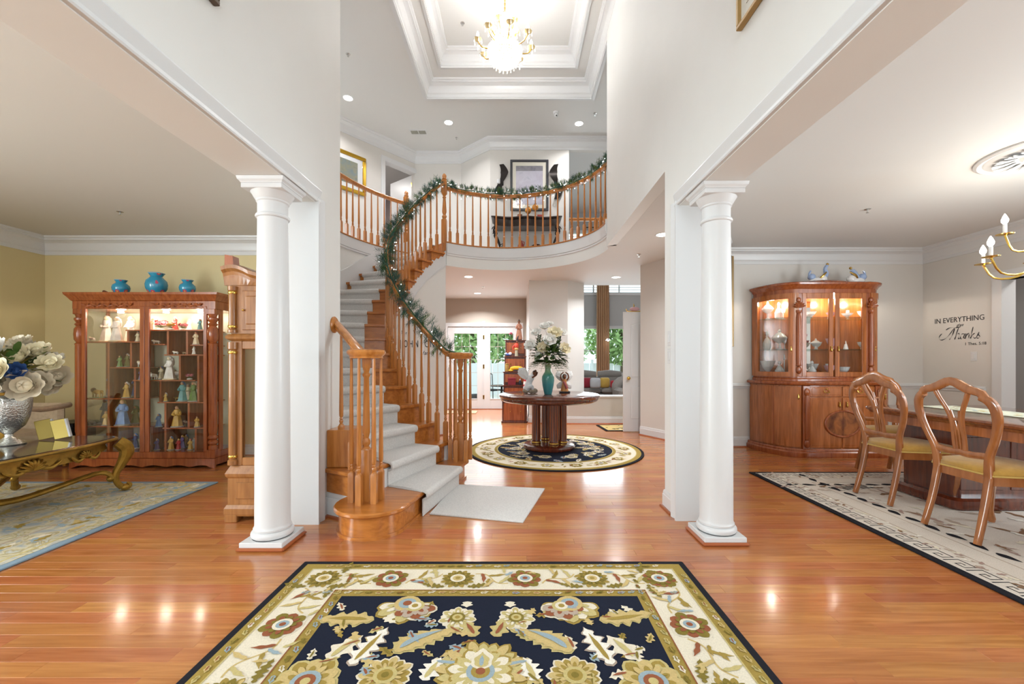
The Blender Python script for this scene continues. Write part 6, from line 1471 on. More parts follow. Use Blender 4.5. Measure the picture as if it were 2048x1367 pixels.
plate('white light switch on the wall end beside the right opening', (XR-.0005, 3.335, 1.22), (0,0,-pi/2)); plate('small white wall control above the switch by the right opening', (XR-.0005, 3.335, 1.36), (0,0,-pi/2))

# ------------------------------------------------------------------ upper hall
YW = 8.347
t = thing('framed_picture', 'black framed abstract print between the two wall sconces upstairs', 'picture', (.243, YW-.002, 4.135), 0)
m = MB(); W2, H2 = .375, 1.0
m.sweep([(0, 0), (0, -.03), (.045, -.03), (.045, 0)], [(-W2, 0, 0), (W2, 0, 0)]) if False else None
for bx in ((-W2, W2, 0, .045), (-W2, W2, H2-.045, H2), (-W2, -W2+.045, .045, H2-.045), (W2-.045, W2, .045, H2-.045)): m.cbox(bx[0], bx[1], -.03, 0, bx[2], bx[3], .004)
m.build('frame', mat('frame_black', '33343a', .4), t)
MB().box(-W2+.045, W2-.045, -.012, -.006, .045, H2-.045).build('mat_board', mat('mat_cream', 'e9e4d6', .8), t)
def blot(name, cols, sc, z=1.0):
    m_, tr, p = nt(name); tc = tr.nodes.new('ShaderNodeTexCoord'); n = tr.nodes.new('ShaderNodeTexNoise'); n.inputs['Scale'].default_value = sc; n.inputs['Detail'].default_value = 6; n.inputs['Distortion'].default_value = 1.0
    r = tr.nodes.new('ShaderNodeValToRGB'); e = r.color_ramp.elements
    for i, c in enumerate(cols):
        q = e[i] if i < 2 else e.new(.5); q.position = .3+.4*i/(len(cols)-1); q.color = lin(c)
    tr.links.new(tc.outputs['Object'], n.inputs['Vector']); tr.links.new(n.outputs['Fac'], r.inputs['Fac']); tr.links.new(r.outputs['Color'], p.inputs['Base Color']); p.inputs['Roughness'].default_value = .3; return m_
MB().box(-W2+.11, W2-.11, -.016, -.011, .12, H2-.12).build('print', blot('print_lavender', ['a3a3b4', 'c6c3d0', 'e2dee0', 'b4aebd'], 4), t)
MB().box(-W2+.11, W2-.11, -.018, -.0155, H2-.22, H2-.12).build('print_band', blot('print_band', ['72707c', '9a979e'], 8), t)
MB().box(-W2+.045, W2-.045, -.024, -.022, .045, H2-.045).build('glazing', M['glass'], t)
for sg, px, lab in ((1, 1003, 'black wavy metal wall sconce left of the abstract print'), (-1, 1112, 'black wavy metal wall sconce right of the abstract print')):
    t = thing('wall_sconce', lab, 'sconce', ((px-CX)/FPX*YW, YW-.001, 4.35), 0, 'wavy sconces beside the print')
    m = MB(); rings = []
    for i in range(33):
        u = i/32; z = .68*(1-u); v_ = u*2 % 1.0; x = sg*(.06*sin(u*2*pi)); w = .042+.035*(1-abs(2*((u*2) % 1.0)-1)); yb = -.05-.03*sin(u*2*pi)
        rings.append([(x-w, yb+.006, z), (x, yb-.006, z), (x+w, yb-.02, z), (x+w, yb-.012, z), (x, yb+.002, z), (x-w, yb+.014, z)])
    m.loft(rings); m.build('metal_blade', mat('sconce_metal', '3a3635', .28, .8), t, smooth=True, ang=60)
    MB().cbox(-.04, .04, -.03, 0, .28, .38, .004).build('wall_plate', M['iron'], t)
    MB().lathe([(.03,.30),(.032,.31),(.032,.38),(.02,.38)], 14, (-sg*.055, -.06, 0)).build('candle_cup', M['trim'], t, smooth=True)
# console with scrolled iron legs
cn = thing('console_table', 'dark console table with scrolled iron legs behind the balcony railing', 'console', (.18, YW-.23, Z2))
def serp(d, n=40):
    P = [(.66+d, .2)]
    for i in range(n+1):
        u = 1-2*i/n; P.append((u*(.66+d), -.17-d-.03*cos(u*2*pi)))
    P += [(-.66-d, .2)]; return P
DK = wood('console_dark', '1c1210', '33211b', .2, coat=.5)
m = MB(); m.loft([[(x, y, z) for x, y in serp(d)] for d, z in ((-.02,.77),(.0,.775),(.005,.79),(-.005,.80))]); m.build('top', DK, cn)
m = MB(); m.loft([[(x, y, z) for x, y in serp(-.05)] for z in (.63, .77)]); m.build('apron', DK, cn)
m = MB(); m.loft([[(x*.75, y*.8, z) for x, y in serp(-.05)] for z in (.17, .20)]); m.build('lower_shelf', DK, cn)
for sx in (1, -1):
    for sy in (-.15, .14):
        m = MB(); m.tube([(sx*.58, sy, .64), (sx*.62, sy, .52), (sx*.55, sy, .40), (sx*.50, sy, .24), (sx*.55, sy, .08), (sx*.60, sy, .012)], [.016]*6, 7)
        sp = [(sx*(.60+.05*(1-k/14)*cos(k*.7)), sy, .56+.06*(1-k/14)*sin(k*.7)) for k in range(14)]; m.tube(sp, .009, 6)
        sp = [(sx*(.45+.05*(1-k/14)*cos(k*.7)), sy, .24+.05*(1-k/14)*sin(k*.7)) for k in range(14)]; m.tube(sp, .009, 6)
        m.build('scroll_leg', M['iron'], cn, smooth=True)
ZT_ = Z2+.80
AMB = mat('amber_glass', 'c9821e', .15, var=.4, vs=12, coat=.6); COP = mat('candle_copper', '8a5a44', .35, .3); REDC = mat('red_ceramic', 'a8443a', .35)
def onc(px): return (px-CX)/FPX*(YW-.25)
for px, z, lab in ((1056.5, .10, 'amber glass orb on a low stand, left on the upstairs console'), (1070.5, .155, 'amber glass orb on a tall stand, right on the upstairs console')):
    t = thing('glass_orb', lab, 'orb', (onc(px), YW-.25, ZT_), 0, 'amber orbs on the console')
    m = MB(); m.lathe([(.05,0),(.052,.008),(.015,.02),(.012,z-.01),(.03,z)], 16); m.build('stand', M['iron'], t, smooth=True)
    m = MB(); m.ball((0,0,z+.058), .062, 18, 12); m.build('globe', AMB, t, smooth=True)
    MB().lathe([(.02,z+.112),(.03,z+.12),(.026,z+.126)], 14).build('lip', M['iron'], t, smooth=True)
t = thing('candle', 'copper brown pillar candle at the left on the upstairs console', 'candle', (onc(1039.5), YW-.25, ZT_))
MB().lathe([(.048,0),(.05,.004),(.05,.075),(.042,.078),(.02,.07)], 20).build('wax', COP, t, smooth=True, ang=40); MB().lathe([(.002,.068),(.002,.088)], 6).build('wick', M['black'], t)
t = thing('trinket_box', 'small red lidded box at the foot of the tall amber orb', 'box', (onc(1079), YW-.30, ZT_))
MB().cbox(-.045, .045, -.03, .03, 0, .04, .003).build('body', REDC, t); MB().cbox(-.047, .047, -.032, .032, .0405, .052, .003).build('lid', REDC, t)
t = thing('red_jug', 'red ceramic jug on the lower shelf of the upstairs console', 'jug', (onc(1042), YW-.25, Z2+.2005))
MB().lathe([(.045,0),(.06,.03),(.062,.09),(.04,.13),(.025,.15),(.03,.175),(.02,.175)], 20).build('body', REDC, t, smooth=True, ang=50)
m = MB(); m.tube([(.03,0,.16),(.065,0,.15),(.06,0,.10)], .008, 7); m.build('handle', REDC, t, smooth=True)
t = thing('dark_bowl', 'dark covered bowl on the lower console shelf right of the red jug', 'bowl', (onc(1073), YW-.25, Z2+.2005))
MB().lathe([(.05,0),(.09,.04),(.10,.06),(.085,.075)], 20).build('body', M['cherry_d'], t, smooth=True); MB().lathe([(.10,.0755),(.08,.095),(.02,.105),(.02,.115),(.0,.12)], 20, cap=False).build('lid', M['cherry_d'], t, smooth=True)
# gold framed picture on the angled wall
tR = onA(731); pR = ptA(tR); zt_, zb_ = CAMH+(CY-318)/FPX*pR[1], CAMH+(CY-394)/FPX*pR[1]
t = thing('gold_framed_picture', 'wide gold framed picture on the upper wall left of the bedroom door', 'picture', (*ptA(tR-.45, .001), zb_), atan2(dA.y, dA.x))
H2 = zt_-zb_; m = MB()
for bx in ((-.45, .45, 0, .07), (-.45, .45, H2-.07, H2), (-.45, -.38, .07, H2-.07), (.38, .45, .07, H2-.07)): m.cbox(bx[0], bx[1], -.035, 0, bx[2], bx[3], .012)
m.build('frame', mat('bright_gilt', 'b08a2c', .3, .8), t)
MB().box(-.38, .38, -.014, -.004, .07, H2-.07).build('mat_board', mat('mat_white', 'e4e6e8', .7), t)
MB().box(-.28, .28, -.017, -.0145, .15, H2-.15).build('print', blot('print_village', ['5f6a70', '8c8a72', 'a8956a', '6d7f86'], 7), t)
MB().box(-.38, .38, -.022, -.020, .07, H2-.07).build('glazing', M['glass'], t)
# pictures high on the foyer walls, cut by the frame edge
def corner_pic(label, x, sg, y0, y1, z0, z1, fc, mc, pc):
    t = thing('foyer_picture', label, 'picture', (x, (y0+y1)/2, z0)); hw = (y1-y0)/2; H = z1-z0
    m = MB()
    for a, b, c, d in ((-hw, hw, 0, .022), (-hw, hw, H-.022, H), (-hw, -hw+.022, .022, H-.022), (hw-.022, hw, .022, H-.022)): m.cbox(min(0, sg*.03), max(0, sg*.03), a, b, c, d, .003)
    m.build('frame', mat('foyer_frame', fc, .45, .2), t)
    MB().box(min(sg*.004, sg*.012), max(sg*.004, sg*.012), -hw+.022, hw-.022, .022, H-.022).build('mat_board', mat('foyer_mat', mc, .8), t)
    MB().box(min(sg*.010, sg*.016), max(sg*.010, sg*.016), -hw+.075, hw-.075, .09, H-.09).build('print', blot('foyer_print', pc, 25), t)
corner_pic('brown framed picture high on the left foyer wall, cut by the picture edge', XL+.0005, 1, 1.25, 2.043, 2.886, 3.7, '5a4636', 'd8d4c8', ['5a5346', 'b8b0a0'])
corner_pic('light wood framed picture high on the right foyer wall, cut by the picture edge', XR-.0005, -1, 1.35, 2.267, 2.94, 3.8, 'a8854f', 'dedad0', ['4a4238', 'cfc4a8'])
# bedroom glimpse: window and red valance
t = thing('red_valance', 'red curtain valance seen through the upstairs bedroom door', 'curtain', (*ptA((t0+t1)/2-.55, -2.95), Z2+.9), atan2(dA.y, dA.x))
m = MB(); rings = []
for z, k in ((0, 1.0), (.12, .9), (.32, .7)): rings.append([(-.6+1.2*i/40, .0-.03*k*sin(i*1.1)*.8, z) for i in range(41)]+[(.6-1.2*i/40, .03, z) for i in range(41)])
m.loft(rings); m.build('fabric', mat('red_fabric', 'a02430', .8), t, smooth=True)
wn = MB(); 
for k in range(7): wn.box(-.5, .5, -.01, .01, -.10-.1*k, -.09-.1*k)
for k in range(6): wn.box(-.5+.2*k-.006, -.5+.2*k+.006, -.012, .012, -.75, 0)
wo = wn.build('window_4', M['trim']); struct(wo); wo.location = (*ptA((t0+t1)/2-.55, -2.985), Z2+.9); wo.rotation_euler = (0,0,atan2(dA.y, dA.x))
MB().box(-.5, .5, .013, .02, -.75, .1).build('pane', mat('sky_pane', 'e8eef2', .2, emit=.9), wo)

# ------------------------------------------------------------------ lamps and ceiling fittings
RL = None
def recessed(px, py, zc, label, power):
    global RL
    p = at(px, py, zc)
    if RL is None:
        RL = thing('recessed_light', label, 'downlight', (p[0], p[1], zc), 0, 'recessed downlights')
        MB().lathe([(.070,-.002),(.086,-.006),(.090,-.003),(.090,0),(.07,0)], 32, cap=False).build('trim_ring', M['trim'], RL, smooth=True)
        MB().lathe([(.071,-.0035),(.068,-.004),(.05,-.006)], 32).build('lens', M['lamp'], RL, smooth=True)
    else: dup(RL, (p[0], p[1], zc), None, label)
    l = bpy.data.lights.new('downlight', 'AREA'); l.shape = 'DISK'; l.size = .13; l.energy = power; l.color = (.98, .98, 1); l.spread = radians(140)
    o = bpy.data.objects.new('downlight', l); COL.objects.link(o); o.location = (p[0], p[1], zc-.012)
recessed(696, 196, ZU, 'recessed light on the upper ceiling nearest the left foyer wall', 17)
recessed(897, 245, ZU, 'recessed light on the upper ceiling beside the air vent', 17)
recessed(1158, 247, ZU, 'recessed light on the upper ceiling above the right end of the balcony', 17)
recessed(937, 553, ZC, 'recessed light on the hall ceiling nearest the under-stair wall', 50)
recessed(955, 586, ZC, 'recessed light on the hall ceiling before the French doors', 46)
recessed(1232, 554, ZC, 'recessed light on the hall ceiling above the white panelled door', 24)
recessed(1325, 469, ZC, 'recessed light half hidden by the right foyer wall end', 24)
t = thing('air_vent', 'white louvred air vent on the upper ceiling', 'vent', (*at(837, 264, ZU)[:2], ZU))
m = MB()
for bx in ((-.16, .16, -.08, -.062), (-.16, .16, .062, .08), (-.16, -.142, -.062, .062), (.142, .16, -.062, .062), (-.006, .006, -.062, .062)): m.box(bx[0], bx[1], bx[2], bx[3], -.008, 0)
m.build('frame', M['trim'], t); MB().box(-.142, .142, -.062, .062, -.003, -.001).build('backing', mat('vent_dark', '7a786c', .8), t)
for k in range(7): MB().box(-.142, .142, -.052+k*.017, -.044+k*.017, -.007, -.003).build('louvre', mat('vent_slat', 'b5b3a6', .6) if k == 0 else bpy.data.materials['vent_slat'], t)
SPR = mat('sprinkler_chrome', 'c9c9c6', .25, .9)
for px, py, zc, lab in ((696, 108, ZU, 'sprinkler head on the upper ceiling by the left foyer wall'), (913, 275, ZU, 'sprinkler head on the upper ceiling near the angled wall'), (1190, 227, ZU, 'sprinkler head on the upper ceiling by the right foyer wall'), (925, 46, ZT, 'sprinkler head inside the tray left of the crystal chandelier'), (240, 423, ZC, 'sprinkler head on the living room ceiling'), (1278, 508, ZC, 'sprinkler head on the hall ceiling right of the balcony'), (1735, 418, ZC, 'sprinkler head on the dining room ceiling'), (966, 573, ZC, 'sprinkler head on the hall ceiling between two recessed lights')):
    p = at(px, py, zc); t = thing('sprinkler_head', lab, 'sprinkler', (p[0], p[1], zc), 0, 'ceiling sprinkler heads')
    MB().lathe([(.03,0),(.03,-.004),(.012,-.01)], 16).build('rosette', SPR, t, smooth=True); m = MB(); m.lathe([(.008,-.008),(.006,-.03),(.014,-.034),(.014,-.037)], 10); m.build('deflector', SPR, t, smooth=True)
p = at(1112, 224, ZU); t = thing('ceiling_camera', 'small white dome camera on the upper ceiling', 'camera', (p[0], p[1], ZU))
MB().lathe([(.05,0),(.05,-.02),(.04,-.03)], 18).build('mount', M['trim'], t, smooth=True); m = MB(); m.ball((0,0,-.055), .036, 14, 10); m.build('dome', M['trim'], t, smooth=True); m = MB(); m.ball((.004,-.022,-.07), .014, 8, 6); m.build('lens', M['black'], t, smooth=True)
# crystal chandelier
CHX, CHY = -.155, 5.40
ch = thing('crystal_chandelier', 'lit crystal bead chandelier with candle arms hanging in the tray ceiling', 'chandelier', (CHX, CHY, ZT))
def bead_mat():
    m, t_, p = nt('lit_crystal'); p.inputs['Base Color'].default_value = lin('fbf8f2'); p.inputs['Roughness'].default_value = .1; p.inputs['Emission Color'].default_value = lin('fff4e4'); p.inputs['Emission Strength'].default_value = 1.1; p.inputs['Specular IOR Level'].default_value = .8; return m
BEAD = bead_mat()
zz = lambda z: z-ZT
m = MB(); m.tube([(0,0,0),(0,0,zz(5.62))], .007, 8); m.build('chain', M['brass'], ch, smooth=True)
for k in range(16):
    m = MB(); z = -.03-k*.026; m.tube([(.012*cos(a)*(1 if k % 2 else 0), .012*cos(a)*(0 if k % 2 else 1), z+.017*sin(a)) for a in [2*pi*i/10 for i in range(10)]], .003, 5, loop=True); m.build('chain_link', M['brass'], ch, smooth=True)
m = MB(); m.lathe([(.07,0),(.075,-.01),(.05,-.03),(.012,-.045)], 20); m.build('canopy', M['brass'], ch, smooth=True)
m = MB(); m.lathe([(.01,zz(5.62)),(.05,zz(5.60)),(.085,zz(5.56)),(.07,zz(5.53)),(.025,zz(5.50)),(.03,zz(5.42)),(.02,zz(5.3)),(.05,zz(5.24)),(.17,zz(5.20)),(.205,zz(5.17)),(.212,zz(5.145)),(.2,zz(5.13))], 28, cap=False); m.build('gilt_frame', mat('pale_gilt', 'efe2bc', .25, .5), ch, smooth=True)
rb = random.Random(9); m = MB()
for j in range(12):            # bowl of bead strands
    a = j/11*pi/2*.98; r = .212*cos(a); z = zz(5.135)-.20*sin(a); n = max(1, int(2*pi*r/.030))
    for k in range(n):
        b = 2*pi*(k+.5*(j % 2))/n; m.ball((r*cos(b), r*sin(b), z), .0155, 6, 4)
tag(m.build('bead_basket', BEAD, ch, smooth=True), kind='stuff')
m = MB()
for k in range(28):            # strands gathered up to the crown
    a = 2*pi*k/28
    for i in range(9):
        u = i/8; r = .20*(1-u)**1.6+.06*u+.01; m.ball((r*cos(a), r*sin(a), zz(5.15)+u*.36), .008, 5, 4)
tag(m.build('bead_strands', BEAD, ch, smooth=True), kind='stuff')
def drop_(m, x, y, z, L=.05): m.tube([(x,y,z),(x,y,z-L*.45)], .0015, 4); m.ball((x, y, z-L*.45-.004), .005, 5, 4); m.lathe([(.001,0),(.006,-.012),(.008,-.022),(.004,-.032),(.0005,-.036)], 6, (x, y, z-L*.5))
for n, R_, zb, zt2, ph in ((8, .345, 5.19, 5.225, .2), (5, .16, 5.40, 5.435, .5)):
    for k in range(n):
        a = ph+2*pi*k/n; c, s_ = cos(a), sin(a)
        m = MB(); m.tube([(c*.05, s_*.05, zz(zb)+.0), (c*R_*.45, s_*R_*.45, zz(zb)-.06), (c*R_*.85, s_*R_*.85, zz(zb)-.05), (c*R_, s_*R_, zz(zt2)-.02)], .007, 7); arm = m.build('arm', M['brass'], ch, smooth=True)
        MB().lathe([(.01,zz(zt2)-.03),(.035,zz(zt2)-.012),(.052,zz(zt2)+.004),(.04,zz(zt2)),(.012,zz(zt2)-.008)], 14, (c*R_, s_*R_, 0)).build('bobeche', mat('gilt_crystal', 'e3cf9c', .15, .4) if 'gilt_crystal' not in bpy.data.materials else bpy.data.materials['gilt_crystal'], arm, smooth=True)
        MB().lathe([(.010,zz(zt2)-.01),(.010,zz(zt2)+.03)], 10, (c*R_, s_*R_, 0)).build('candle_sleeve', M['trim'], arm, smooth=True)
        MB().lathe([(.008,zz(zt2)+.03),(.019,zz(zt2)+.05),(.019,zz(zt2)+.065),(.008,zz(zt2)+.095),(.001,zz(zt2)+.105)], 10, (c*R_, s_*R_, 0)).build('bulb', M['bulb'], arm, smooth=True)
        m = MB()
        for j in range(5): b = 2*pi*j/5; drop_(m, c*R_+.05*cos(b), s_*R_+.05*sin(b), zz(zt2)+.002)
        drop_(m, c*R_, s_*R_, zz(zt2)-.06, .09)
        tag(m.build('crystal_drops', BEAD, arm, smooth=True), kind='stuff')
m = MB()
for k in range(18): a = 2*pi*k/18; drop_(m, .15*cos(a), .15*sin(a), zz(5.0), .06)
tag(m.build('basket_drops', BEAD, ch, smooth=True), kind='stuff')
l = bpy.data.lights.new('chandelier_light', 'POINT'); l.energy = 95; l.color = (.97, .98, 1); l.shadow_soft_size = .30
o = bpy.data.objects.new('chandelier_light', l); COL.objects.link(o); o.parent = ch; o.location = (0, 0, zz(5.32))

# ------------------------------------------------------------------ garlands
PINE = [mat('pine_needles_green', '3f6a4e', .7, var=.3, vs=30), mat('pine_needles_blue', '3f6660', .7, var=.3, vs=30), mat('pine_needles_olive', '5f7a3c', .7, var=.3, vs=30)]
FAIRY = mat('fairy_light', 'f4fbff', .3, emit=5, ecol='f2faff')
def garland(name, label, path, rnd, density, L, fat, mats, weights, nb, hang=0, droop=.0):
    P = [Vector(p) for p in path]; cum = [0]
    for a, b in zip(P, P[1:]): cum.append(cum[-1]+(b-a).length)
    tot = cum[-1]
    def pa(s_):
        for i in range(len(P)-1):
            if cum[i+1] >= s_: u = (s_-cum[i])/max(1e-6, cum[i+1]-cum[i]); return P[i].lerp(P[i+1], u), (P[i+1]-P[i]).normalized()
        return P[-1], (P[-1]-P[-2]).normalized()
    t = thing(name, label, 'garland', P[len(P)//2]); O = P[len(P)//2]
    m = MB(); m.tube([p-O for p in P[::2]], .008, 6); m.build('wire_core', PINE[0], t)
    ms = [MB() for _ in mats]
    for i in range(int(tot*density)):
        c, d = pa(rnd.random()*tot); a = rnd.random()*6.28
        s_ = d.cross(Vector((0,0,1))).normalized(); u = s_.cross(d)
        out = s_*cos(a)+u*sin(a); tip = (out*fat*rnd.uniform(.6, 1.15)+d*rnd.uniform(-.6, .6)*fat); mm = ms[rnd.choices(range(len(mats)), weights)[0]]
        lead = c+tip-O; base = c-O; td = (lead-base).normalized(); q = td.cross(Vector((.3,.2,1))).normalized(); w = td.cross(q)
        for k in range(22):
            f_ = k/21; b = base.lerp(lead, .25+.75*f_); an = k*2.4; nd = (td*.9+(q*cos(an)+w*sin(an))*.9).normalized(); e = b+nd*L*rnd.uniform(.7, 1.1); sd = nd.cross(Vector((0,0,1)))
            sd = sd.normalized()*.0026 if sd.length > .01 else Vector((.0026,0,0))
            mm.poly([b-sd, b+sd, e+sd*.3, e-sd*.3])
    for mm, mt in zip(ms, mats): tag(mm.build('pine_needles', mt, t, recalc=False), kind='stuff')
    bm0 = None
    for i in range(nb):
        c, d = pa((i+rnd.random()*.8)*tot/nb); a = rnd.random()*6.28; s_ = d.cross(Vector((0,0,1))).normalized(); u = Vector((0,0,1))
        off = s_*cos(a)*fat*.8+u*(sin(a)*fat*.8-hang*rnd.random())
        if bm0 is None: mb = MB(); mb.ball((0,0,0), .0065, 6, 4); o = mb.build('fairy_light', FAIRY, t); bm0 = o.data
        else: o = put('fairy_light', bm0, t)
        o.location = c+off-O
    return t
rg = random.Random(14)
gp = [Vector(p)+Vector((0,0,.035)) for p in RAILPATH[1:]]
gp = gp[:4]+[p for p in gp[4:]]+[Vector((*pol(RB+.03, 131.5), 4.06))]
garland('stair_garland', 'green pine garland with fairy lights wound along the stair handrail', gp, rg, 135, .058, .115, PINE, (5, 4, 1), 46, .03)
gb = [Vector((*pol(RB+.01, 131.5-(131.5-4)*i/50), ZRB+.055+.012*sin(i*.9))) for i in range(51)]
garland('balcony_garland', 'green pine garland with fairy lights along the curved balcony rail', gb, rg, 135, .05, .088, PINE, (4, 2, 3), 84, .09)

# ------------------------------------------------------------------ family name on the under-stair wall
dn = thing('name_decal', 'black family name lettering on the curved under-stair wall', 'decal', (SCX, SCY, 1.42))
def ang_px(px, r=1.4585):
    k = (px-CX)/FPX; a = 1+k*k; b = -2*(k*SCX+SCY); c = SCX**2+SCY**2-r*r; Y = (-b+sqrt(b*b-4*a*c))/(2*a); return degrees(atan2(Y-SCY, k*Y-SCX)), Y
for i, ch_ in enumerate('JOHNSON'):
    px = 801+10.6*i; a, Y = ang_px(px); me = text_mesh(ch_, .15, 0, .85); o = put('letter', me, dn)
    u = Vector((cos(radians(a)), sin(radians(a)), 0)); rt = Vector((u.y, -u.x, 0)); up = Vector((0,0,1)); nrm = -u
    z = CAMH+(CY-694)/FPX*Y; pt_ = Vector(pol(1.4575, a, z))
    o.matrix_local = Matrix.Translation(pt_-Vector((SCX, SCY, 1.42))) @ Matrix(((rt.x, up.x, nrm.x, 0), (rt.y, up.y, nrm.y, 0), (rt.z, up.z, nrm.z, 0), (0,0,0,1)))
for wrd, pxs, py, sz, sh in (('The', (803, 807.5, 812), 668, .07, .3), ('family', (846, 850, 855, 859, 862, 866), 709, .085, .4)):
    for c_, px in zip(wrd, pxs):
        a, Y = ang_px(px); o = put('letter', text_mesh(c_, sz, sh), dn); u = Vector((cos(radians(a)), sin(radians(a)), 0)); rt = Vector((u.y, -u.x, 0)); nrm = -u
        pt_ = Vector(pol(1.4575, a, CAMH+(CY-py)/FPX*Y)); o.matrix_local = Matrix.Translation(pt_-Vector((SCX, SCY, 1.42))) @ Matrix(((rt.x, 0, nrm.x, 0), (rt.y, 0, nrm.y, 0), (0, 1, 0, 0), (0,0,0,1)))

# ------------------------------------------------------------------ French doors
YD = 10.42
def french(name, x0, x1, knob_left):
    m = MB(); g0, g1, zb, zt = x0+.155, x1-.155, .26, 1.86
    for bx in ((x0, g0, .012, 2.03), (g1, x1, .012, 2.03), (g0, g1, .012, zb), (g0, g1, zt, 2.03)): m.cbox(bx[0], bx[1], YD+.01, YD+.055, bx[2], bx[3], .004)
    d = struct(m.build(name, M['trim']))
    MB().box(g0, g1, YD+.030, YD+.034, zb, zt).build('pane', M['pane'], d)
    for i in (1, 2): x = g0+(g1-g0)*i/3; MB().box(x-.004, x+.004, YD+.022, YD+.042, zb, zt).build('muntin', M['tan'], d)
    for i in range(1, 5): z = zb+(zt-zb)*i/5; MB().box(g0, g1, YD+.0225, YD+.0415, z-.004, z+.004).build('muntin', M['tan'], d)
    m = MB()
    for bx in ((g0-.015, g0, zb-.015, zt+.015), (g1, g1+.015, zb-.015, zt+.015), (g0, g1, zb-.015, zb), (g0, g1, zt, zt+.015)): m.cbox(bx[0], bx[1], YD+.0, YD+.012, bx[2], bx[3], .003)
    m.build('glazing_bead', M['trim'], d)
    hx_ = x1 if knob_left else x0
    for z in (.25, 1.0, 1.72): MB().box(hx_-.012, hx_+.012, YD-.004, YD+.012, z, z+.1).build('hinge', M['brass'], d)
    if knob_left:
        for z in (.95, 1.07): m = MB(); m.ball((x0+.06, YD-.03, z), .028, 12, 8); m.build('knob', M['brass'], d, smooth=True)
french('door_2', -1.70, -.826, True); french('door_3', -.814, .06, False)
wbox('trim_20', M['trim'], (-1.79, -1.705, YD-.025, YD+.12, 0, 2.035), (.065, .15, YD-.025, YD+.12, 0, 2.035), (-1.79, .15, YD-.025, YD+.12, 2.035, 2.12), (-.828, -.812, YD-.004, YD+.05, .012, 2.03))
wbox('trim_21', SHOE, (-1.7, .06, YD-.02, YD+.1, 0, .012))
t = thing('door_sensor', 'small white alarm sensor above the French doors', 'sensor', ((968-CX)/FPX*YD, YD-.001, CAMH+(CY-645)/FPX*YD))
MB().cbox(-.035, .035, -.03, 0, -.03, .04, .006).build('case', M['trim'], t); MB().cbox(-.02, .02, -.033, -.029, -.01, .02, .002).build('lens', M['gray'], t)

# ------------------------------------------------------------------ white panelled door standing open
d4 = MB(); d4.cbox(1.768, 2.53, 7.05, 7.085, .012, 2.0, .003); d4 = struct(d4.build('door_4', M['trim']))
for (x0, x1, z0, z1, ar) in ((1.885, 2.13, .90, 1.80, .06), (2.19, 2.42, .90, 1.86, .0), (1.885, 2.13, .22, .76, 0), (2.19, 2.42, .22, .76, 0)):
    pts = [(x0, z0), (x1, z0), (x1, z1+ar)]+[(x1+(x0-x1)*i/8, z1+ar*(1-i/8)**1.5) for i in range(1, 9)]
    cx0, cz0 = (x0+x1)/2, (z0+z1)/2
    m = MB(); m.loft([[(cx0+(x-cx0)*k, 7.05-dz, cz0+(z-cz0)*kz) for x, z in pts] for k, kz, dz in ((1,1,-.001),(1,1,.004),(.94,.985,.004),(.90,.97,.0005),(.80,.94,.006))]); m.build('raised_panel', M['trim'], d4)
m = MB(); m.ball((1.845, 7.0, .90), .03, 14, 10); m.lathe([(.012,0),(.012,.03)], 10, (1.845, 7.02, .885)); m.build('knob', M['brass'], d4, smooth=True)
t = thing('sleigh_ornament', 'small pink and gold ornament resting on top of the open white door', 'ornament', (1.93, 7.066, 2.0))
m = MB(); m.tube([(-.11,0,.05),(-.09,0,.015),(0,0,.012),(.12,0,.012),(.14,0,.05)], .008, 7); m.tube([(.0,0,.04),(.02,0,.10),(.01,0,.14)], [.012,.010,.004], 7); m.build('gold_runner', M['brass'], t, smooth=True)
m = MB(); m.ball((.03,0,.05), (.085,.03,.035), 12, 8); m.build('pink_body', mat('ornament_pink', 'c9a0a6', .4), t, smooth=True)

# ------------------------------------------------------------------ stepped cabinet and what stands on it
sc_ = thing('stepped_cabinet', 'dark mahogany stepped chest beside the French doors', 'cabinet', (-.03, 8.60, 0))
STEPS = [(-.255, .22, -.50, 0, .44), (-.235, .215, -.42, .44, .72), (-.23, .21, -.34, .72, .98), (-.215, .205, -.26, .98, 1.28), (-.20, .20, -.19, 1.28, 1.60)]
for i, (x0, x1, y0, z0, z1) in enumerate(STEPS):
    m = MB(); m.cbox(x0, x1, y0, -.0, z0, z1-.02, .004); b = m.build('tier', M['cherry_d'], sc_)
    m = MB(); m.cbox(x0-.015, x1+.015, y0-.018, .0, z1-.02, z1, .004); m.build('tier_top', M['cherry_d'], b)
    m = MB(); m.cbox(x0+.03, x1-.03, y0-.012, y0+.005, z0+.05, z1-.055, .006); dr = m.build('drawer', M['cherry'], b)
    for kx in (-.1, .1): m = MB(); m.ball((kx, y0-.02, (z0+z1)/2), .012, 8, 6); m.build('knob', M['brass'], dr, smooth=True)
m = MB(); m.cbox(-.27, .235, -.515, 0, 0, .04, .004); m.build('plinth', M['cherry_d'], sc_)
def place(px, py, Y): p = dp(px, py, Y); return p
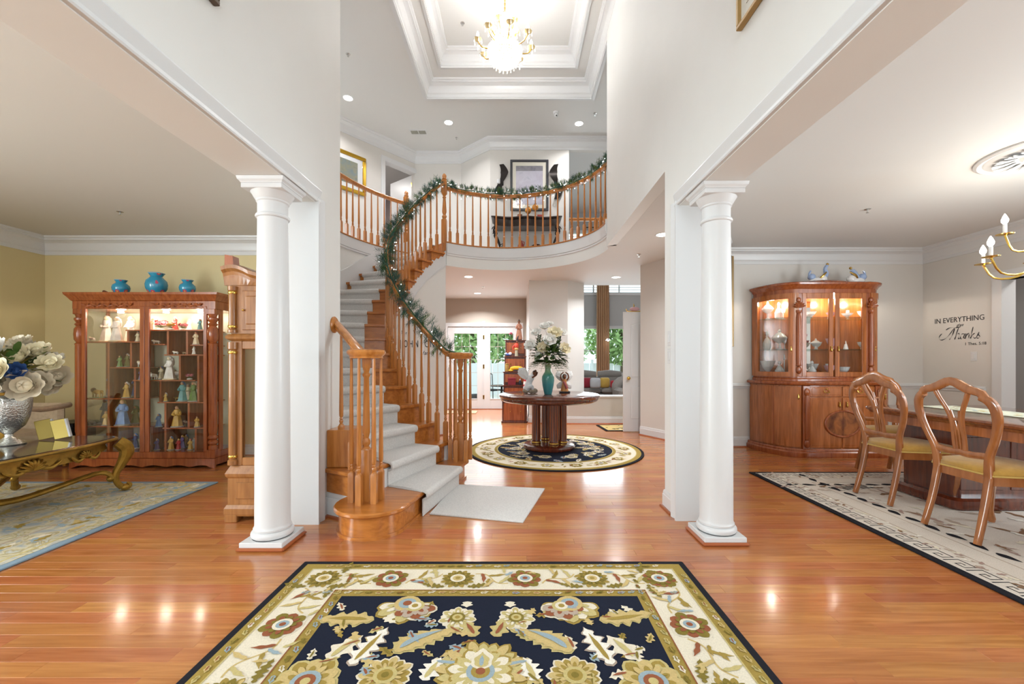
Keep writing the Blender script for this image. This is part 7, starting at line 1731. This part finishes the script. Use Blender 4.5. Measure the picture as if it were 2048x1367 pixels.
def robed(label, x, y, z, h, c1, c2):
    t = thing('robed_statue', label, 'statue', (x, y, z)); r = h*.16
    m = MB(); m.lathe([(r*1.1,0),(r*1.1,h*.03),(r*.9,h*.05)], 14); m.build('base', M['cherry_d'], t)
    m = MB(); robe(m, h*.95, r, 14, base=h*.05)
    for sg in (1, -1): m.tube([(sg*r*.6, 0, h*.74), (sg*r*.9, -r*.3, h*.6), (sg*r*.2, -r*.9, h*.6)], [r*.26, r*.22, r*.15], 7)
    m.build('robe', mat('statue_robe', c1, .5, var=.2, vs=20), t, smooth=True)
    m = MB(); m.ball((0, -r*.1, h*.90), (r*.36, r*.38, h*.075), 10, 8); m.build('head', SKIN, t, smooth=True)
    m = MB(); m.ball((0, r*.05, h*.93), (r*.44, r*.44, h*.075), 10, 8); m.lathe([(r*.2,h*.98),(r*.14,h*1.03),(r*.02,h*1.06)], 8); m.build('crown', mat('statue_hair', c2, .6), t, smooth=True); return t
robed('bronze and pink robed statue on top of the stepped chest', .04, 8.49, 1.601, .40, 'a8745c', '4a3424')
def figure2(label, nm, cat, x, y, z, parts):
    t = thing(nm, label, cat, (x, y, z))
    for pn, col, fn in parts: m = MB(); fn(m); m.build(pn, mat(nm+'_'+pn, col, .55, var=.15, vs=25), t, smooth=True)
    return t
figure2('slim red and cream carnival doll standing on the upper step of the chest', 'carnival_doll', 'doll', -.01, 8.354, 1.281, [('skirt', 'b7b49c', lambda m: m.lathe([(.033,0),(.032,.05),(.026,.12),(.028,.16)], 12)), ('bodice', 'd24a38', lambda m: (m.ball((0,0,.20), (.045,.035,.06), 10, 8), m.tube([(-.03,0,.22),(-.07,-.01,.18),(-.06,-.02,.12)], [.018,.014,.008], 6))), ('collar', 'c9a86a', lambda m: m.ball((0,-.01,.14), (.04,.03,.03), 9, 7)), ('head', '7a4a3a', lambda m: m.ball((.01,0,.285), (.024,.024,.03), 9, 7)), ('plume', '3a2c30', lambda m: m.tube([(.01,0,.30),(.02,0,.36),(.035,0,.40)], [.022,.018,.006], 7))])
figure2('blue and white bird ornament at the left end of the chest top step', 'bird_ornament', 'ornament', -.165, 8.37, 1.281, [('body', '4d66a8', lambda m: m.ball((0,0,.03), (.06,.03,.03), 10, 8)), ('wings', 'dfe4ee', lambda m: (m.ball((.03,-.02,.05), (.035,.012,.03), 8, 6), m.ball((-.05,0,.055), (.02,.018,.018), 8, 6)))])
figure2('small pink flower ornament on top of the chest left of the statue', 'pink_flower', 'ornament', -.12, 8.50, 1.601, [('stem', '6a7a4a', lambda m: m.tube([(0,0,0),(0,0,.12)], .004, 6)), ('bloom', 'c2607a', lambda m: (m.ball((0,0,.14), (.03,.02,.02), 8, 6), m.ball((-.03,0,.125), .014, 7, 5), m.ball((.02,0,.115), .012, 7, 5)))])
figure2('yellow folded cloth draped on the middle step of the chest', 'yellow_cloth', 'cloth', 0.0, 8.281, .981, [('fold', 'e2b728', lambda m: (m.tube([(-.13,0,.03),(-.10,-.01,.06),(-.02,-.01,.07),(.08,-.01,.06),(.15,0,.03)], [.02,.035,.035,.035,.02], 9), m.ball((-.12,-.02,.02), (.05,.03,.02), 8, 6)))])
figure2('small gold tin standing at the left of the chest middle step', 'gold_tin', 'tin', -.195, 8.281, .981, [('can', 'b99a58', lambda m: m.lathe([(.035,0),(.037,.005),(.037,.13),(.03,.137)], 16)), ('lid', 'a08040', lambda m: m.lathe([(.038,.138),(.038,.15),(.01,.158)], 16))])
figure2('maroon gift box on the second step of the chest', 'maroon_box', 'box', -.10, 8.198, .721, [('carton', '7d2330', lambda m: m.cbox(-.075,.075,-.026,.026,0,.115,.003)), ('lid', '8a2a38', lambda m: m.cbox(-.078,.078,-.029,.029,.116,.14,.003))])
figure2('small dark glass bottle on the second step of the chest', 'dark_bottle', 'bottle', .06, 8.20, .721, [('body', '20242e', lambda m: m.lathe([(.025,0),(.026,.005),(.026,.07),(.012,.09)], 14)), ('cap', 'b8bcc4', lambda m: m.lathe([(.012,.0905),(.012,.115),(.008,.118)], 12))])
figure2('dark wooden tray with bottles on the lowest step of the chest', 'small_tray', 'tray', -.09, 8.125, .441, [('tray', '4a2024', lambda m: m.cbox(-.085,.085,-.03,.03,0,.05,.004)), ('handle', '2a1618', lambda m: m.tube([(-.05,0,.05),(-.04,0,.075),(.04,0,.075),(.05,0,.05)], .007, 6))])
t = thing('striped_umbrella', 'red and white striped folded parasol leaning by the stepped chest', 'parasol', (.15, 8.03, 0))
m = MB(); m.tube([(.0,0,0.002),(.0,.02,.75)], .006, 6); m.build('shaft', M['iron'], t)
for k in range(6):
    m = MB(); m.lathe([(.012+.022*sin(pi*(k)/6.5), .50+k*.06), (.012+.022*sin(pi*(k+1)/6.5), .56+k*.06)], 12, (0, .016, 0)); m.build('stripe', mat('parasol_'+('red' if k % 2 else 'white'), 'b0303a' if k % 2 else 'ece6e2', .7) if 'parasol_'+('red' if k % 2 else 'white') not in bpy.data.materials else bpy.data.materials['parasol_'+('red' if k % 2 else 'white')], t, smooth=True)

# ------------------------------------------------------------------ family room
def window(name, x0, x1, z0, z1, nx, nz, blinds=False):
    Y = 12.5; m = MB()
    for bx in ((x0-.08, x0, z0-.08, z1+.08), (x1, x1+.08, z0-.08, z1+.08), (x0, x1, z0-.08, z0), (x0, x1, z1, z1+.08)): m.cbox(bx[0], bx[1], Y-.03, Y+.1, bx[2], bx[3], .005)
    w_ = struct(m.build(name, M['trim'])); MB().box(x0, x1, Y+.05, Y+.054, z0, z1).build('pane', M['pane'], w_)
    for i in range(1, nx): x = x0+(x1-x0)*i/nx; MB().box(x-.02, x+.02, Y+.03, Y+.07, z0, z1).build('mullion', M['trim'], w_)
    for i in range(1, nz): z = z0+(z1-z0)*i/nz; MB().box(x0, x1, Y+.035, Y+.065, z-.012, z+.012).build('muntin', M['trim'], w_)
    if blinds:
        for i in range(int((z1-z0)/.075)): MB().box(x0, x1, Y+.0, Y+.03, z0+i*.075, z0+i*.075+.012).build('blind_slat', M['trim'], w_)
window('window_1', 1.5, 2.44, .84, 2.14, 1, 2); window('window_2', 2.58, 5.3, .84, 2.14, 3, 1); window('window_3', 1.5, 5.3, 3.20, 4.95, 5, 1, True)
wbox('wall_family_mullion', M['gray'], (2.44, 2.58, 12.5, 12.62, .78, 2.17))
t = thing('curtain', 'tall brown pleated curtain between the family room windows', 'curtain', (2.50, 12.33, .05))
m = MB(); rings = []
for z, w_ in ((0, 1.0), (1.2, 1.0), (3.0, .96), (5.0, .92)):
    fr = [((-.19+.38*i/60)*w_, -.045*sin(i*pi/5)-.0, z) for i in range(61)]; rings.append(fr+[(x, y+.02, zz_) for x, y, zz_ in fr[::-1]])
m.loft(rings); m.build('panel', mat('curtain_bronze', 'cfa67c', .75, sheen=.4), t, smooth=True, ang=80)
m = MB(); m.tube([(-.5,0,5.02),(.5,0,5.02)], .015, 8); m.build('rod', M['iron'], t)
GRY = mat('sofa_grey', '8d8883', .85, var=.05, vs=30)
sf = thing('sofa', 'grey sofa with rolled head cushions in the family room', 'sofa', (2.35, 10.55, 0))
MB().cbox(-1.0, 1.0, -.40, .45, .05, .40, .04).build('base', GRY, sf, smooth=True)
for x in (-.96, -.32, .32):
    m = MB(); m.cbox(x, x+.62, -.44, .15, .40, .54, .05); m.build('seat_cushion', GRY, sf, smooth=True)
    m = MB(); m.cbox(x, x+.62, .12, .36, .50, .84, .06); b = m.build('back_cushion', GRY, sf, smooth=True)
    m = MB(); m.tube([(x+.02,.2,.84),(x+.31,.19,.86),(x+.60,.2,.84)], [.085,.10,.085], 12); m.build('head_roll', GRY, b, smooth=True)
for x in (-1.1, .96): MB().cbox(x, x+.16, -.42, .42, .05, .62, .05).build('arm', GRY, sf, smooth=True)
def pillow(label, px, py, col, s_, rx, y=10.2):
    p = dp(px, py, 10.28); t = thing('pillow', label, 'pillow', (p[0], y, .545), rx, 'pillows on the family room sofa'); m = MB(); rings = []
    for v in range(9):
        a = -pi/2+pi*v/8; y = .07*sin(a); k = cos(a)**.35 if abs(a) < 1.57 else .05
        rings.append([(s_*k*(abs(cos(b))**.4)*(1 if cos(b) > 0 else -1), y, s_*(1+k*(abs(sin(b))**.4)*(1 if sin(b) > 0 else -1))) for b in [2*pi*i/24 for i in range(24)]])
    m.loft(rings); m.build('cover', mat('pillow_'+col, col, .85, sheen=.2), t, smooth=True, ang=80); m = MB(); m.tube(rings[4], .005, 5, loop=True); m.build('seam', mat('seam_'+col, col, .7), t)
pillow('crimson pillow at the left end of the family room sofa', 1172, 768, '8c1f30', .12, .1); pillow('pale grey pillow next to the crimson one on the sofa', 1187, 768, 'b7b9bc', .12, -.1, 10.04)
pillow('gold pillow in the middle of the family room sofa', 1208, 772, 'c2a04c', .12, .1); pillow('red pillow partly behind the grey recliner', 1224, 780, 'a3222c', .09, -.2, 10.04)
rc = thing('recliner', 'grey recliner armchair in front of the family room sofa', 'armchair', (2.63, 9.35, 0))
MB().cbox(-.40, .40, -.35, .35, .06, .46, .05).build('seat', GRY, rc, smooth=True)
m = MB(); m.tube([(-.36,.25,.44),(-.36,.27,.62),(-.2,.28,.74),(.2,.28,.74),(.36,.27,.62),(.36,.25,.44)], [.10,.12,.12,.12,.12,.10], 12); m.cbox(-.3, .3, .18, .38, .4, .74, .05); m.build('backrest', GRY, rc, smooth=True)
for x in (-.46, .30): MB().cbox(x, x+.16, -.38, .30, .06, .60, .06).build('arm', GRY, rc, smooth=True)
t = thing('wall_lamp', 'small lit lamp on a swing arm beside the brown curtain', 'lamp', (2.66, 12.3, CAMH+(CY-678)/FPX*12.1))
m = MB(); m.tube([(0,.18,0),(0,.0,.02),(-.05,-.15,.0)], .008, 6); m.build('arm', M['iron'], t); m = MB(); m.lathe([(.03,.02),(.07,-.02),(.075,-.03),(.03,-.02)], 16, (-.05,-.15,0)); m.build('shade', M['trim'], t, smooth=True); m = MB(); m.ball((-.05,-.15,-.02), .035, 10, 7); m.build('bulb', M['lamp'], t, smooth=True)

# ------------------------------------------------------------------ garden beyond the glass
gd = MB().box(-30, 40, 12.7, 60, -.35, -.25); gd.box(-8, -0.0, 10.56, 12.7, -.35, -.06); struct(gd.build('floor_patio', mat('patio_stone', 'd9d5cc', .8, var=.1, vs=2)))
fn = thing('garden_fence', 'white panel fence at the end of the patio', 'fence', (-2, 17.5, -.25))
FWm = mat('fence_white', 'eceeee', .5)
for k in range(30): MB().cbox(-7.5+k*.5, -7.5+k*.5+.48, 0, .03, .05, 1.35, .004).build('fence_board', FWm, fn)
for k in range(8): MB().cbox(-7.55+k*2.1, -7.45+k*2.1, -.05, .05, 0, 1.5, .006).build('fence_post', FWm, fn)
rt = random.Random(6)
TL = [mat('tree_leaves_light', '9fbb78', .7, var=.3, vs=3), mat('tree_leaves_mid', '86a866', .7, var=.3, vs=3), mat('tree_leaves_pale', 'bccfa6', .7, var=.3, vs=3)]
for i, (x, y, s_, lab) in enumerate(((-2.2, 20.5, 3.0, 'leafy tree behind the left French door'), (-.3, 22, 3.2, 'pale leafy tree behind the right French door'), (-4.6, 23, 3.4, 'leafy tree further left behind the garden fence'), (4.3, 17.5, 2.4, 'leafy tree outside the right family room window'), (6.8, 20, 2.8, 'leafy tree at the far right outside the family room'), (2.6, 24, 3.2, 'leafy tree far behind the left family room window'))):
    t = thing('garden_tree', lab, 'tree', (x, y, -.25), 0, 'trees in the garden')
    m = MB(); m.tube([(0,0,0),(.1,0,1.5),(0,0,3.0)], [.14,.11,.06], 8); m.build('trunk', mat('bark', '6a5a48', .9) if 'bark' not in bpy.data.materials else bpy.data.materials['bark'], t)
    m = MB()
    for k in range(1500):
        a, e, r = rt.random()*6.28, rt.uniform(-1.2, 1.5), s_*.62*rt.random()**.4
        c = Vector((r*cos(a)*cos(e), r*sin(a)*cos(e)*.7, 1.35+s_*.5+r*sin(e)*.95)); q = Vector((rt.uniform(-1, 1), rt.uniform(-1, 1), rt.uniform(-1, 1))).normalized(); w_ = q.orthogonal().normalized(); L_ = .16
        m.poly([c-q*L_, c+w_*L_*.5, c+q*L_, c-w_*L_*.5])
    tag(m.build('leaves', TL[i % 3], t, recalc=False), kind='stuff')
def patio_chair(label, x, y, rz):
    t = thing('patio_chair', label, 'chair', (x, y, -.06), rz, 'dark patio chairs'); D = M['iron']
    MB().cbox(-.24, .24, -.24, .24, .40, .43, .004).build('seat', D, t)
    for sx in (-.22, .22):
        for sy in (-.22, .22): m = MB(); m.tube([(sx, sy, 0), (sx, sy, .41)], .012, 6); m.build('leg', D, t)
        m = MB(); m.tube([(sx, .22, .41), (sx, .26, .88)], .012, 6); m.build('back_post', D, t)
    for k in range(5): m = MB(); x_ = -.16+.08*k; m.tube([(x_, .225, .43), (x_, .26, .88)], .006, 5); m.build('back_slat', D, t)
    m = MB(); m.tube([(-.22,.26,.88),(0,.27,.92),(.22,.26,.88)], .012, 6); m.build('top_rail', D, t)
patio_chair('dark metal patio chair left of the patio table outside the right French door', -.75, 12.2, 2.6); patio_chair('dark metal patio chair right of the patio table outside the right French door', -.15, 12.1, -2.4)
t = thing('patio_table', 'dark round metal patio table outside the right French door', 'table', (-.45, 12.45, -.25))
MB().lathe([(.35,.70),(.36,.71),(.36,.725),(.34,.73)], 24).build('top', M['iron'], t); m = MB(); m.tube([(0,0,0),(0,0,.70)], .03, 8); m.build('post', M['iron'], t); MB().lathe([(.25,0),(.25,.02),(.04,.05)], 20).build('base', M['iron'], t)
t = thing('planter', 'grey planter pot outside the left French door', 'planter', (-1.12, 11.6, -.06))
MB().lathe([(.11,0),(.15,.30),(.165,.30),(.165,.34),(.14,.34),(.13,.28)], 20).build('pot', mat('planter_grey', '5f666c', .6), t, smooth=True); MB().lathe([(.13,.285),(.0,.29)], 20, cap=False).build('soil', M['cherry_d'], t)
